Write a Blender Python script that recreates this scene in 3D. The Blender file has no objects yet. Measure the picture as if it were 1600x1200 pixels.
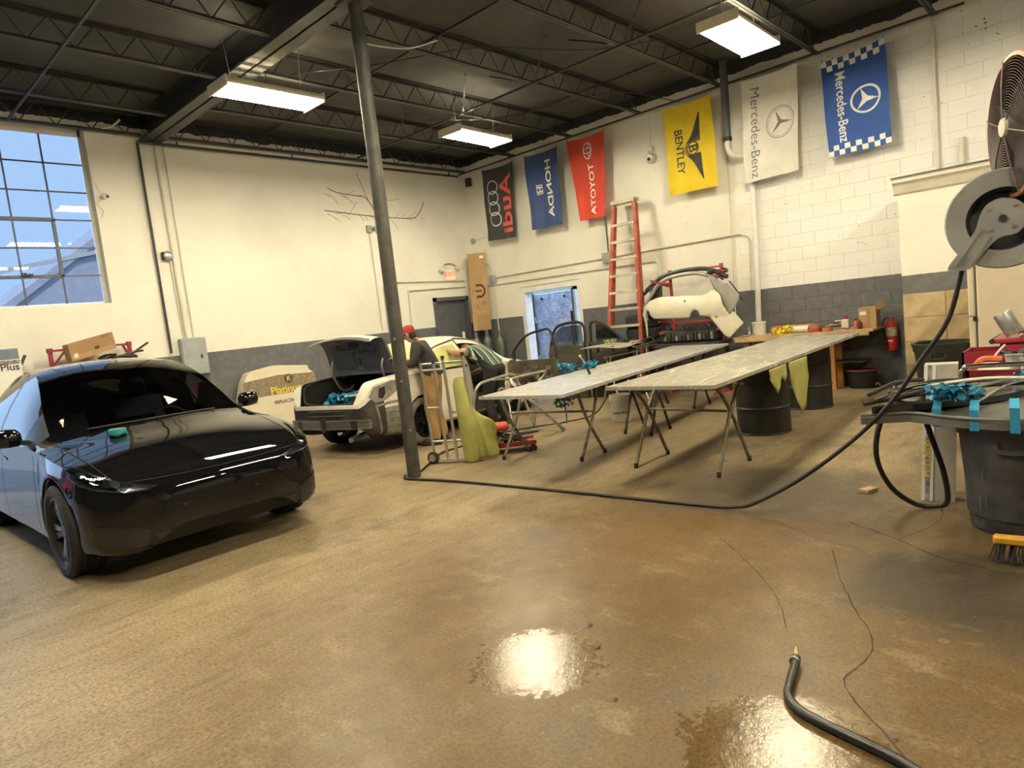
import bpy, bmesh, math, random
from mathutils import Vector, Matrix
random.seed(7)
sc = bpy.context.scene
COL = sc.collection
# ------------------------------------------------------------------ camera, world, exposure
cam_d = bpy.data.cameras.new('camera'); cam = bpy.data.objects.new('camera', cam_d); COL.objects.link(cam)
cam_d.sensor_width = 36.0; cam_d.lens = 36.0 * 1038.0 / 1600.0; cam_d.clip_start = 0.05; cam_d.clip_end = 400
YAW, PITCH, ROLL = map(math.radians, (46.69, -5.618, -6.293))
_f = Vector((math.sin(YAW) * math.cos(PITCH), math.cos(YAW) * math.cos(PITCH), math.sin(PITCH)))
_r = Vector((math.cos(YAW), -math.sin(YAW), 0)); _u = _r.cross(_f)
_r2 = math.cos(ROLL) * _r + math.sin(ROLL) * _u; _u2 = -math.sin(ROLL) * _r + math.cos(ROLL) * _u
cam.matrix_world = Matrix(((_r2.x, _u2.x, -_f.x, 0), (_r2.y, _u2.y, -_f.y, 0), (_r2.z, _u2.z, -_f.z, 1.58), (0, 0, 0, 1)))
sc.camera = cam
sc.view_settings.view_transform = 'Standard'; sc.view_settings.look = 'None'
sc.view_settings.gamma = 1.0; sc.view_settings.use_curve_mapping = False
sc.view_settings.exposure = 0.24
SKY = 2.6          # strength of the open daylight sky
TUBE = 112.0        # emission of the fluorescent tubes
world = bpy.data.worlds.new('daylight'); sc.world = world; world.use_nodes = True
_b = world.node_tree.nodes['Background']; _b.inputs[0].default_value = (0.44, 0.66, 1.0, 1); _b.inputs[1].default_value = SKY
sun_d = bpy.data.lights.new('sun', 'SUN'); sun_d.energy = 3.0; sun_d.angle = 0.01; sun_d.color = (1, .95, .85)
sun = bpy.data.objects.new('sun', sun_d); COL.objects.link(sun)
sun.rotation_euler = Vector((.35, .62, -.7)).to_track_quat('-Z', 'Y').to_euler()   # stands behind the building, never shines in
try:
    sc.cycles.max_bounces = 8; sc.cycles.use_adaptive_sampling = True; sc.cycles.adaptive_threshold = .02; sc.cycles.diffuse_bounces = 4; sc.cycles.glossy_bounces = 4
    sc.cycles.transparent_max_bounces = 12; sc.cycles.sample_clamp_indirect = 8.0; sc.cycles.use_denoising = True; sc.cycles.denoiser = 'OPENIMAGEDENOISE'; sc.cycles.denoising_input_passes = 'RGB_ALBEDO_NORMAL'; sc.cycles.denoising_prefilter = 'NONE'
    sc.cycles.caustics_reflective = False; sc.cycles.caustics_refractive = False
except Exception: pass
for nm, loc, rot, sx, sy in (('window_portal', (2.33, 11.36, 3.7), (math.pi / 2, 0, 0), 2.0, 2.55),
                             ('garage_portal', (-1.15, 11.36, 1.8), (math.pi / 2, 0, 0), 4.5, 3.6)):
    ld = bpy.data.lights.new(nm, 'AREA'); ld.shape = 'RECTANGLE'; ld.size = sx; ld.size_y = sy; ld.cycles.is_portal = True
    lo = bpy.data.objects.new(nm, ld); COL.objects.link(lo); lo.location = loc; lo.rotation_euler = (-math.pi / 2, 0, 0)

# ------------------------------------------------------------------ material helpers
MATS = {}
def srgb(*c):
    return tuple((x / 255 / 12.92) if x / 255 <= .04045 else ((x / 255 + .055) / 1.055) ** 2.4 for x in c)
def nn(nt, typ, **kw):
    n = nt.nodes.new(typ)
    for k, v in kw.items(): setattr(n, k, v)
    return n
def coords(nt, kind='Object', scale=None):
    tc = nn(nt, 'ShaderNodeTexCoord')
    if scale is None: return tc.outputs[kind]
    mp = nn(nt, 'ShaderNodeMapping'); mp.inputs['Scale'].default_value = scale
    nt.links.new(tc.outputs[kind], mp.inputs['Vector']); return mp.outputs['Vector']
def noise(nt, vec, scale, detail=4, rough=.55):
    n = nn(nt, 'ShaderNodeTexNoise'); n.inputs['Scale'].default_value = scale; n.inputs['Detail'].default_value = detail
    n.inputs['Roughness'].default_value = rough; nt.links.new(vec, n.inputs['Vector']); return n.outputs[0]
def ramp(nt, fac, stops):
    r = nn(nt, 'ShaderNodeValToRGB'); e = r.color_ramp.elements
    while len(e) < len(stops): e.new(.5)
    for el, (p, c) in zip(e, stops):
        el.position = p; el.color = (c, c, c, 1) if not isinstance(c, (tuple, list)) else (*c[:3], 1)
    nt.links.new(fac, r.inputs[0]); return r.outputs[0]
def mix(nt, a, b, fac, mode='MIX'):
    m = nn(nt, 'ShaderNodeMix', data_type='RGBA', blend_type=mode)
    for sock, val in ((m.inputs[6], a), (m.inputs[7], b), (m.inputs[0], fac)):
        if isinstance(val, (int, float)): sock.default_value = val
        elif isinstance(val, (tuple, list)): sock.default_value = (*val[:3], 1)
        else: nt.links.new(val, sock)
    return m.outputs[2]
def math_(nt, op, a, b=0.0, clamp=False):
    m = nn(nt, 'ShaderNodeMath', operation=op, use_clamp=clamp)
    for i, val in enumerate((a, b)):
        if isinstance(val, (int, float)): m.inputs[i].default_value = val
        else: nt.links.new(val, m.inputs[i])
    return m.outputs[0]
def bump(nt, bsdf, height, strength=.3, dist=.01):
    b = nn(nt, 'ShaderNodeBump'); b.inputs['Strength'].default_value = strength; b.inputs['Distance'].default_value = dist
    nt.links.new(height, b.inputs['Height']); nt.links.new(b.outputs[0], bsdf.inputs['Normal'])
def newmat(name):
    m = bpy.data.materials.new(name); m.use_nodes = True; MATS[name] = m
    return m, m.node_tree, m.node_tree.nodes['Principled BSDF']
def M(name, col, rough=.5, metal=0.0, var=.15, scale=6.0, bmp=0.0, bscale=60.0, coat=0.0, col2=None, spec=None, trans=0.0):
    """plain procedural material: noise-varied colour, optional fine relief"""
    if name in MATS: return MATS[name]
    m, nt, b = newmat(name)
    v = coords(nt)
    n = noise(nt, v, scale)
    c2 = col2 if col2 else tuple(x * (1 - var) for x in col)
    c1 = col if col2 else tuple(min(1, x * (1 + var * .6)) for x in col)
    out = ramp(nt, n, [(.32, c1), (.68, c2)])
    nt.links.new(out, b.inputs['Base Color'])
    b.inputs['Roughness'].default_value = rough; b.inputs['Metallic'].default_value = metal
    if coat: b.inputs['Coat Weight'].default_value = coat; b.inputs['Coat Roughness'].default_value = .03
    if spec is not None: b.inputs['Specular IOR Level'].default_value = spec
    if trans: b.inputs['Transmission Weight'].default_value = trans
    if bmp: bump(nt, b, noise(nt, v, bscale, 3), bmp, .004)
    return m
def emit(name, col, strength):
    m, nt, b = newmat(name); b.inputs['Base Color'].default_value = (*col, 1)
    b.inputs['Emission Color'].default_value = (*col, 1); b.inputs['Emission Strength'].default_value = strength; return m
def thin_glass(name, tint=(1, 1, 1), gloss=.08, rough=.0):
    m, nt, b = newmat(name); nt.nodes.remove(b)
    t = nn(nt, 'ShaderNodeBsdfTransparent'); t.inputs[0].default_value = (*tint, 1)
    g = nn(nt, 'ShaderNodeBsdfGlossy'); g.inputs['Roughness'].default_value = rough
    fr = nn(nt, 'ShaderNodeFresnel'); fr.inputs[0].default_value = 1.5
    mx = nn(nt, 'ShaderNodeMixShader'); nt.links.new(fr.outputs[0], mx.inputs[0])
    nt.links.new(t.outputs[0], mx.inputs[1]); nt.links.new(g.outputs[0], mx.inputs[2])
    nt.links.new(mx.outputs[0], nt.nodes['Material Output'].inputs[0]); return m

# ------------------------------------------------------------------ mesh helpers
def V(*a): return Vector(a)
class MB:
    """collects shapes; build() links them as ONE mesh object"""
    def __init__(s): s.v = []; s.f = []; s.m = []; s.mi = 0
    def add(s, vs, fs):
        o = len(s.v); s.v += [tuple(p) for p in vs]; s.f += [tuple(i + o for i in f) for f in fs]; s.m += [s.mi] * len(fs); return s
    def box(s, x0, x1, y0, y1, z0, z1, bev=0.0):
        if bev <= 0:
            vs = [(x, y, z) for x in (x0, x1) for y in (y0, y1) for z in (z0, z1)]
            return s.add(vs, [(0, 1, 3, 2), (4, 6, 7, 5), (0, 4, 5, 1), (2, 3, 7, 6), (0, 2, 6, 4), (1, 5, 7, 3)])
        b = min(bev, abs(x1 - x0) * .45, abs(y1 - y0) * .45, abs(z1 - z0) * .45); vs = []; fs = []
        idx = {}
        for ix, x in enumerate((x0, x1)):
            for iy, y in enumerate((y0, y1)):
                for iz, z in enumerate((z0, z1)):
                    sx, sy, sz = (b if ix == 0 else -b), (b if iy == 0 else -b), (b if iz == 0 else -b)
                    idx[ix, iy, iz] = len(vs); vs += [(x, y + sy, z + sz), (x + sx, y, z + sz), (x + sx, y + sy, z)]
        def c(ix, iy, iz, k): return idx[ix, iy, iz] + k
        for ix in (0, 1): fs.append([c(ix, 0, 0, 0), c(ix, 1, 0, 0), c(ix, 1, 1, 0), c(ix, 0, 1, 0)])
        for iy in (0, 1): fs.append([c(0, iy, 0, 1), c(1, iy, 0, 1), c(1, iy, 1, 1), c(0, iy, 1, 1)])
        for iz in (0, 1): fs.append([c(0, 0, iz, 2), c(1, 0, iz, 2), c(1, 1, iz, 2), c(0, 1, iz, 2)])
        for a in (0, 1):
            for d in (0, 1):
                fs.append([c(0, a, d, 1), c(1, a, d, 1), c(1, a, d, 2), c(0, a, d, 2)])
                fs.append([c(a, 0, d, 0), c(a, 1, d, 0), c(a, 1, d, 2), c(a, 0, d, 2)])
                fs.append([c(a, d, 0, 0), c(a, d, 1, 0), c(a, d, 1, 1), c(a, d, 0, 1)])
        for k in idx: fs.append([idx[k], idx[k] + 1, idx[k] + 2])
        return s.add(vs, fs)
    def obox(s, p0, p1, w, h, up=(0, 0, 1)):
        """bar from p0 to p1 with section w (sideways) by h (along up)"""
        p0, p1 = Vector(p0), Vector(p1); d = (p1 - p0).normalized(); u = Vector(up)
        if abs(d.dot(u)) > .98: u = Vector((1, 0, 0)) if abs(d.x) < .9 else Vector((0, 1, 0))
        sd = d.cross(u).normalized(); u = sd.cross(d)
        vs = [p + sd * a * w / 2 + u * b * h / 2 for p in (p0, p1) for a in (-1, 1) for b in (-1, 1)]
        return s.add(vs, [(0, 1, 3, 2), (4, 6, 7, 5), (0, 4, 5, 1), (2, 3, 7, 6), (0, 2, 6, 4), (1, 5, 7, 3)])
    def cyl(s, p0, p1, r, r1=None, n=12, caps=True):
        p0, p1 = Vector(p0), Vector(p1); r1 = r if r1 is None else r1
        d = (p1 - p0).normalized(); a = Vector((0, 0, 1)) if abs(d.z) < .9 else Vector((1, 0, 0))
        u = d.cross(a).normalized(); w = d.cross(u); vs = []; fs = []
        for p, q in ((p0, r), (p1, r1)):
            for i in range(n):
                t = 2 * math.pi * i / n; vs.append(p + (u * math.cos(t) + w * math.sin(t)) * q)
        for i in range(n): j = (i + 1) % n; fs.append((i, j, n + j, n + i))
        if caps: fs += [tuple(range(n))[::-1], tuple(range(n, 2 * n))]
        return s.add(vs, fs)
    def tube(s, pts, r, n=8, smooth=0, closed=False, rads=None):
        pts = [Vector(p) for p in pts]
        if smooth: pts = catmull(pts, smooth, closed)
        m = len(pts); up = None; vs = []; fs = []
        for i, p in enumerate(pts):
            a = pts[i - 1] if (i or closed) else pts[0]; b = pts[(i + 1) % m] if (i < m - 1 or closed) else pts[-1]
            d = (b - a).normalized()
            if up is None: up = Vector((0, 0, 1)) if abs(d.z) < .9 else Vector((1, 0, 0))
            sd = d.cross(up)
            if sd.length < 1e-4: sd = d.orthogonal()
            sd.normalize(); up = sd.cross(d).normalized()
            q = r if rads is None else rads[min(int(i * len(rads) / m), len(rads) - 1)]
            for k in range(n):
                t = 2 * math.pi * k / n; vs.append(p + (sd * math.cos(t) + up * math.sin(t)) * q)
        for i in range(m if closed else m - 1):
            for k in range(n):
                l = (k + 1) % n; i2 = (i + 1) % m; fs.append((i * n + k, i * n + l, i2 * n + l, i2 * n + k))
        if not closed: fs += [tuple(range(n))[::-1], tuple(range((m - 1) * n, m * n))]
        return s.add(vs, fs)
    def lathe(s, prof, n=24, c=(0, 0, 0), axis='z', caps=False):
        vs = []; fs = []; m = len(prof)
        for k in range(n):
            t = 2 * math.pi * k / n
            for r, h in prof:
                p = (r * math.cos(t), r * math.sin(t), h)
                if axis == 'x': p = (p[2], p[0], p[1])
                if axis == 'y': p = (p[0], p[2], p[1])
                vs.append((p[0] + c[0], p[1] + c[1], p[2] + c[2]))
        for k in range(n):
            l = (k + 1) % n
            for i in range(m - 1): fs.append((k * m + i, l * m + i, l * m + i + 1, k * m + i + 1))
        if caps:
            fs.append(tuple(k * m for k in range(n))[::-1]); fs.append(tuple(k * m + m - 1 for k in range(n)))
        return s.add(vs, fs)
    def prism(s, poly, fn, d0, d1):
        """polygon poly (2D) extruded from depth d0 to d1; fn(u, v, d) -> point"""
        n = len(poly); vs = [fn(u, v, d0) for u, v in poly] + [fn(u, v, d1) for u, v in poly]
        return s.add(vs, [tuple(range(n))[::-1], tuple(range(n, 2 * n))] + [(i, (i + 1) % n, n + (i + 1) % n, n + i) for i in range(n)])
    def grid(s, fn, nu, nv):
        vs = [fn(i / nu, j / nv) for i in range(nu + 1) for j in range(nv + 1)]
        return s.add(vs, [(i * (nv + 1) + j, (i + 1) * (nv + 1) + j, (i + 1) * (nv + 1) + j + 1, i * (nv + 1) + j + 1) for i in range(nu) for j in range(nv)])
    def rings(s, rings, closed=True, caps=True):
        n = len(rings[0]); vs = [p for r in rings for p in r]; fs = []
        for i in range(len(rings) - 1):
            for k in range(n if closed else n - 1):
                l = (k + 1) % n; fs.append((i * n + k, i * n + l, (i + 1) * n + l, (i + 1) * n + k))
        if caps and closed: fs += [tuple(range(n))[::-1], tuple(range((len(rings) - 1) * n, len(rings) * n))]
        return s.add(vs, fs)
    def ball(s, c, r, n=10, m=7, sq=(1, 1, 1)):
        vs = []; fs = []
        for i in range(m + 1):
            a = math.pi * i / m
            for k in range(n):
                t = 2 * math.pi * k / n
                vs.append((c[0] + r * sq[0] * math.sin(a) * math.cos(t), c[1] + r * sq[1] * math.sin(a) * math.sin(t), c[2] + r * sq[2] * math.cos(a)))
        for i in range(m):
            for k in range(n): l = (k + 1) % n; fs.append((i * n + k, (i + 1) * n + k, (i + 1) * n + l, i * n + l))
        return s.add(vs, fs)
    def xf(s, fn): s.v = [tuple(fn(Vector(p))) for p in s.v]; return s
    def mesh(s, name, mats, smooth=None, weld=True):
        me = bpy.data.meshes.new(name); me.from_pydata(s.v, [], s.f); me.update()
        for mt in (mats if isinstance(mats, (list, tuple)) else [mats]): me.materials.append(mt)
        if any(s.m): me.polygons.foreach_set('material_index', s.m)
        bm = bmesh.new(); bm.from_mesh(me)
        if weld: bmesh.ops.remove_doubles(bm, verts=bm.verts, dist=1e-5)
        bmesh.ops.recalc_face_normals(bm, faces=bm.faces); bm.to_mesh(me); bm.free()
        if smooth is not None:
            me.polygons.foreach_set('use_smooth', [True] * len(me.polygons))
            me.set_sharp_from_angle(angle=math.radians(smooth))
        me.update(); return me
    def split(s, name, mats, parent=None, smooth=None):
        """one object per connected piece"""
        key = {}; par = []
        def find(a):
            while par[a] != a: par[a] = par[par[a]]; a = par[a]
            return a
        ids = []
        for p in s.v:
            k = (round(p[0], 4), round(p[1], 4), round(p[2], 4))
            if k not in key: key[k] = len(par); par.append(len(par))
            ids.append(key[k])
        for f in s.f:
            for i in f[1:]: par[find(ids[i])] = find(ids[f[0]])
        groups = {}
        for f in s.f: groups.setdefault(find(ids[f[0]]), []).append(f)
        out = []
        for fs in groups.values():
            mb = MB()
            for f in fs: mb.add([s.v[i] for i in f], [tuple(range(len(f)))])
            out.append(mb.build(name, mats, parent, smooth))
        return out
    def build(s, name, mats, parent=None, smooth=None, loc=None):
        o = bpy.data.objects.new(name, s.mesh(name, mats, smooth)); COL.objects.link(o)
        if parent is not None: o.parent = parent
        if loc is not None: o.location = loc
        return o
def catmull(pts, k, closed=False):
    n = len(pts); out = []
    for i in range(n if closed else n - 1):
        p0 = pts[(i - 1) % n] if (closed or i) else pts[0] * 2 - pts[1]
        p1 = pts[i]; p2 = pts[(i + 1) % n]
        p3 = pts[(i + 2) % n] if (closed or i + 2 < n) else pts[-1] * 2 - pts[-2]
        for j in range(k):
            t = j / k
            out.append(.5 * ((2 * p1) + (p2 - p0) * t + (2 * p0 - 5 * p1 + 4 * p2 - p3) * t * t + (3 * p1 - p0 - 3 * p2 + p3) * t ** 3))
    if not closed: out.append(pts[-1])
    return out
def pchip(pts):
    """monotone cubic through (x, y) pairs"""
    xs = [p[0] for p in pts]; ys = [p[1] for p in pts]; n = len(xs)
    h = [xs[i + 1] - xs[i] for i in range(n - 1)]; d = [(ys[i + 1] - ys[i]) / h[i] for i in range(n - 1)]
    m = [0.0] * n; m[0] = d[0]; m[-1] = d[-1]
    for i in range(1, n - 1):
        m[i] = 0.0 if d[i - 1] * d[i] <= 0 else 3 * (h[i - 1] + h[i]) / ((2 * h[i] + h[i - 1]) / d[i - 1] + (h[i] + 2 * h[i - 1]) / d[i])
    def f(x):
        if x <= xs[0]: return ys[0]
        if x >= xs[-1]: return ys[-1]
        i = 0
        while x > xs[i + 1]: i += 1
        t = (x - xs[i]) / h[i]; t2 = t * t; t3 = t2 * t
        return (2 * t3 - 3 * t2 + 1) * ys[i] + (t3 - 2 * t2 + t) * h[i] * m[i] + (-2 * t3 + 3 * t2) * ys[i + 1] + (t3 - t2) * h[i] * m[i + 1]
    return f
def tag(o, label, cat, group=None):
    o['label'] = label; o['category'] = cat
    if group: o['group'] = group
    return o
def thing(name, label, cat, loc=(0, 0, 0), rotz=0.0, group=None):
    o = bpy.data.objects.new(name, None); COL.objects.link(o); o.empty_display_size = .1
    o.location = loc; o.rotation_euler = (0, 0, rotz); return tag(o, label, cat, group)
def struct(o): o['kind'] = 'structure'; return o
def copy_tree(o, parent=None):
    c = o.copy(); COL.objects.link(c); c.parent = parent
    for ch in list(o.children): copy_tree(ch, c)
    return c
_TXT = {}
def text2d(body, size=1.0, bold=0.0, sub=0.0, align='CENTER', sx=1.0):
    """filled lettering as flat triangles, centred on 0 (x right, y up)"""
    key = (body, bold, align)
    if key not in _TXT:
        cu = bpy.data.curves.new('txt', 'FONT'); cu.body = body; cu.align_x = align; cu.align_y = 'CENTER'; cu.offset = bold; cu.resolution_u = 4
        o = bpy.data.objects.new('txt', cu); COL.objects.link(o); dg = bpy.context.evaluated_depsgraph_get(); dg.update()
        me = bpy.data.meshes.new_from_object(o.evaluated_get(dg))
        _TXT[key] = ([tuple(v.co) for v in me.vertices], [tuple(p.vertices) for p in me.polygons])
        bpy.data.objects.remove(o); bpy.data.curves.remove(cu); bpy.data.meshes.remove(me)
    vs, fs = _TXT[key]
    vs = [(x * size * sx, y * size, 0) for x, y, z in vs]
    if sub > 0:
        me = bpy.data.meshes.new('t'); me.from_pydata(vs, [], fs); bm = bmesh.new(); bm.from_mesh(me)
        bmesh.ops.triangulate(bm, faces=bm.faces)
        for _ in range(4):
            ed = [e for e in bm.edges if e.calc_length() > sub]
            if not ed: break
            bmesh.ops.subdivide_edges(bm, edges=ed, cuts=1); bmesh.ops.triangulate(bm, faces=[f for f in bm.faces if len(f.verts) > 3])
        bm.verts.index_update(); vs = [tuple(v.co) for v in bm.verts]; fs = [tuple(v.index for v in f.verts) for f in bm.faces]
        bm.free(); bpy.data.meshes.remove(me)
    return vs, fs
def lettering(mb, body, size, fn, bold=0.0, sub=0.0, align='CENTER', sx=1.0):
    vs, fs = text2d(body, size, bold, sub, align, sx); mb.add([fn(x, y) for x, y, z in vs], fs); return mb
# ------------------------------------------------------------------ materials of the building
XW, YW, DECK = 10.9, 11.12, 5.28
def wall_material(name, band=1.6, cream=(.81, .785, .69), grey=(.105, .107, .115), pits=.0, black=5.1):
    m, nt, b = newmat(name)
    pos = nn(nt, 'ShaderNodeNewGeometry').outputs['Position']
    sep = nn(nt, 'ShaderNodeSeparateXYZ'); nt.links.new(pos, sep.inputs[0]); z = sep.outputs[2]
    big = noise(nt, pos, .7, 5, .6); fine = noise(nt, pos, 9, 5, .6)
    cr = mix(nt, cream, tuple(c * .86 for c in cream), ramp(nt, big, [(.42, 0.0), (.72, 1.0)]))
    cr = mix(nt, cr, tuple(c * f for c, f in zip(cream, (.80, .76, .68))), ramp(nt, fine, [(.60, 0.0), (.78, .5)]))
    gy = mix(nt, grey, tuple(c * 1.5 for c in grey), ramp(nt, fine, [(.45, 0.0), (.8, 1.0)]))
    col = mix(nt, gy, cr, math_(nt, 'GREATER_THAN', math_(nt, 'ADD', z, math_(nt, 'MULTIPLY', noise(nt, pos, 25, 2), .012)), band + .006))
    edge = math_(nt, 'ADD', z, math_(nt, 'MULTIPLY', noise(nt, pos, 3.0, 4, .7), .16))
    col = mix(nt, col, (.022, .022, .024), math_(nt, 'GREATER_THAN', edge, black + .08))
    if pits:
        vo = nn(nt, 'ShaderNodeTexVoronoi'); vo.inputs['Scale'].default_value = 16; nt.links.new(pos, vo.inputs['Vector'])
        dots = math_(nt, 'LESS_THAN', vo.outputs['Distance'], math_(nt, 'MULTIPLY', ramp(nt, noise(nt, pos, 1.7, 3), [(.52, 0.0), (.75, 1.0)]), pits))
        col = mix(nt, col, (.10, .09, .075), dots)
    nt.links.new(col, b.inputs['Base Color']); b.inputs['Roughness'].default_value = .62
    bump(nt, b, noise(nt, pos, 45, 4), .25, .006); return m
m_wall_r = wall_material('painted_wall_right', 1.605, pits=.16)
m_wall_f = wall_material('painted_wall_far', 1.57, pits=.07)
m_block = wall_material('painted_block', 1.605, cream=(.84, .83, .79), pits=.27)
m_deck = M('black_roof_deck', (.062, .061, .058), .7, var=.35, scale=1.2, bmp=.3, bscale=20)
m_steel = M('black_painted_steel', (.03, .03, .031), .5, var=.3, scale=4)
m_joist = M('dark_joist_steel', (.04, .039, .037), .45, var=.3, scale=4)
m_white = M('white_paint', (.78, .77, .73), .45, var=.08)
m_offw = M('off_white_trim', (.72, .68, .57), .5, var=.08)
m_cond = M('painted_conduit', (.62, .59, .49), .45, var=.15)
m_galv = M('galvanised_metal', (.42, .43, .43), .38, .8, var=.2, scale=15)
m_black = M('black_rubber', (.012, .012, .013), .55, var=.3)
m_dgrey = M('dark_grey_paint', (.09, .092, .1), .5, var=.15)

def floor_material():
    m, nt, b = newmat('stained_concrete')
    pos = nn(nt, 'ShaderNodeNewGeometry').outputs['Position']
    big = noise(nt, pos, .5, 6, .62); mid = noise(nt, pos, 2.1, 8, .68); med = noise(nt, pos, 7, 6, .65); fine = noise(nt, pos, 55, 4, .7)
    streak = noise(nt, coords_pos(nt, pos, (.55, 1.9, 1)), 1.5, 8, .66)
    def blob(c, sc, k, n, stops):
        d = nn(nt, 'ShaderNodeVectorMath', operation='DISTANCE'); nt.links.new(coords_pos(nt, pos, (*sc, 0)), d.inputs[0]); d.inputs[1].default_value = (c[0] * sc[0], c[1] * sc[1], 0)
        return ramp(nt, math_(nt, 'ADD', math_(nt, 'MULTIPLY', d.outputs['Value'], k), n), stops)
    dry = ramp(nt, streak, [(.28, (.26, .190, .098)), (.47, (.36, .282, .170)), (.60, (.295, .220, .122)), (.75, (.20, .142, .074))])
    dry = mix(nt, dry, (.38, .32, .22), ramp(nt, med, [(.40, 0.0), (.80, .5)]))
    nmid = math_(nt, 'MULTIPLY', math_(nt, 'ADD', mid, math_(nt, 'MULTIPLY', med, .4)), -.55)
    wet = blob((2.9, 1.5), (.85, 1.0), .26, nmid, [(.0, 1.0), (.40, 0.0)])
    brown = ramp(nt, mid, [(.28, (.088, .052, .018)), (.5, (.135, .085, .033)), (.68, (.19, .128, .058))])
    brown = mix(nt, brown, (.085, .058, .032), ramp(nt, med, [(.35, 0.0), (.80, .6)]))
    col = mix(nt, dry, brown, wet)
    # rust-orange tint in the middle of the wet area
    col = mix(nt, col, (.185, .105, .036), math_(nt, 'MULTIPLY', blob((3.9, 2.3), (1.0, .9), .55, math_(nt, 'MULTIPLY', mid, -.5), [(.0, .75), (.35, 0.0)]), .8))
    # grey ground-in dirt near the panel tables and by the trash can
    col = mix(nt, col, (.085, .075, .06), blob((5.15, 2.15), (1, 1), .7, math_(nt, 'MULTIPLY', mid, -.75), [(.02, .8), (.30, 0.0)]))
    col = mix(nt, col, (.028, .024, .02), blob((3.75, .62), (1, 1), .9, math_(nt, 'MULTIPLY', mid, -.75), [(.0, .9), (.20, 0.0)]))
    scuff = noise(nt, coords_pos(nt, pos, (.7, 3.0, 1)), 3.2, 7, .7)
    col = mix(nt, col, (.10, .072, .036), ramp(nt, scuff, [(.52, 0.0), (.74, .75)]))
    col = mix(nt, col, (.42, .345, .215), ramp(nt, noise(nt, coords_pos(nt, pos, (1.6, .8, 1)), 2.7, 7, .7), [(.56, 0.0), (.78, .6)]))
    oil = ramp(nt, math_(nt, 'MULTIPLY', big, mid), [(.27, 0.0), (.38, .65)])
    col = mix(nt, col, (.085, .065, .045), oil)
    vo = nn(nt, 'ShaderNodeTexVoronoi'); vo.inputs['Scale'].default_value = 30; nt.links.new(pos, vo.inputs['Vector'])
    sp = math_(nt, 'LESS_THAN', vo.outputs['Distance'], math_(nt, 'MULTIPLY', ramp(nt, mid, [(.42, 0.0), (.75, 1.0)]), .13))
    col = mix(nt, col, (.50, .46, .38), math_(nt, 'MULTIPLY', sp, .65))
    vo2 = nn(nt, 'ShaderNodeTexVoronoi'); vo2.inputs['Scale'].default_value = 4.5; nt.links.new(pos, vo2.inputs['Vector'])
    col = mix(nt, col, (.30, .25, .17), math_(nt, 'MULTIPLY', math_(nt, 'LESS_THAN', vo2.outputs['Distance'], math_(nt, 'MULTIPLY', ramp(nt, big, [(.52, 0.0), (.62, 1.0)]), .12)), .4))
    col = mix(nt, col, (.045, .034, .02), ramp(nt, fine, [(.44, 0.0), (.70, .85)]))
    col = mix(nt, col, (.42, .35, .24), ramp(nt, noise(nt, pos, 90, 3, .6), [(.60, 0.0), (.78, .45)]))
    nt.links.new(col, b.inputs['Base Color'])
    r = mix(nt, (.46, .46, .46), (.31, .31, .31), wet)
    r = mix(nt, r, (.55, .55, .55), ramp(nt, math_(nt, 'ADD', math_(nt, 'MULTIPLY', med, .6), math_(nt, 'MULTIPLY', big, .4)), [(.40, 0.0), (.66, .6)]))
    pud = nn(nt, 'ShaderNodeMath', operation='MAXIMUM', use_clamp=True)                # two shallow puddles
    for i, (c_, k_) in enumerate((((2.12, 2.03), 2.3), ((2.10, .90), 2.0))):
        nt.links.new(blob(c_, (1.0, 1.0), k_, math_(nt, 'MULTIPLY', math_(nt, 'ADD', med, noise(nt, pos, 26, 4, .6)), -.62), [(.0, 1.0), (.08, 0.0)]), pud.inputs[i])
    r = mix(nt, r, (.11, .11, .11), pud.outputs[0])
    nt.links.new(r, b.inputs['Roughness']); b.inputs['Specular IOR Level'].default_value = .33
    h = math_(nt, 'ADD', math_(nt, 'MULTIPLY', fine, .55), math_(nt, 'MULTIPLY', noise(nt, pos, 16, 5, .6), .8))
    bump(nt, b, h, .24, .006); return m
def coords_pos(nt, pos, s):
    n = nn(nt, 'ShaderNodeVectorMath', operation='MULTIPLY'); nt.links.new(pos, n.inputs[0]); n.inputs[1].default_value = s; return n.outputs[0]
m_floor = floor_material()

# ------------------------------------------------------------------ shell
floor = struct(MB().box(-6, 10.9, -7, 11.12, -.12, 0).build('floor', m_floor))
floor['label'] = 'stained brown concrete floor of the workshop'
def ribbon(pts, w, z):
    mb = MB(); P = catmull([Vector((x, y, 0)) for x, y in pts], 5); vs = []
    for i, p in enumerate(P):
        d = (P[min(i + 1, len(P) - 1)] - P[max(i - 1, 0)]).normalized(); n = Vector((-d.y, d.x, 0))
        ww = w * (.5 + random.random() * .9); o = n * (random.random() - .5) * w * 1.5
        vs += [p + o + n * ww / 2 + V(0, 0, z), p + o - n * ww / 2 + V(0, 0, z)]
    return mb.add(vs, [(2 * i, 2 * i + 2, 2 * i + 3, 2 * i + 1) for i in range(len(P) - 1)])
m_crack = M('crack_dirt', (.03, .022, .014), .9)
for pts, w in (([(4.02, 1.32), (3.62, 1.16), (3.34, 1.02), (3.05, .86), (2.88, .83), (2.66, .86), (2.52, .78), (2.3, .58), (2.05, .42), (1.8, .31)], .006),
               ([(4.55, 1.38), (4.35, 1.05), (4.15, .8), (4.05, .45)], .008), ([(4.35, 1.05), (4.75, .92), (5.1, .95)], .006),
               ([(3.95, 2.0), (3.6, 1.65), (3.25, 1.36), (2.95, 1.2)], .004)):
    ribbon(pts, w, .0015).build('crack', m_crack, floor)

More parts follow.
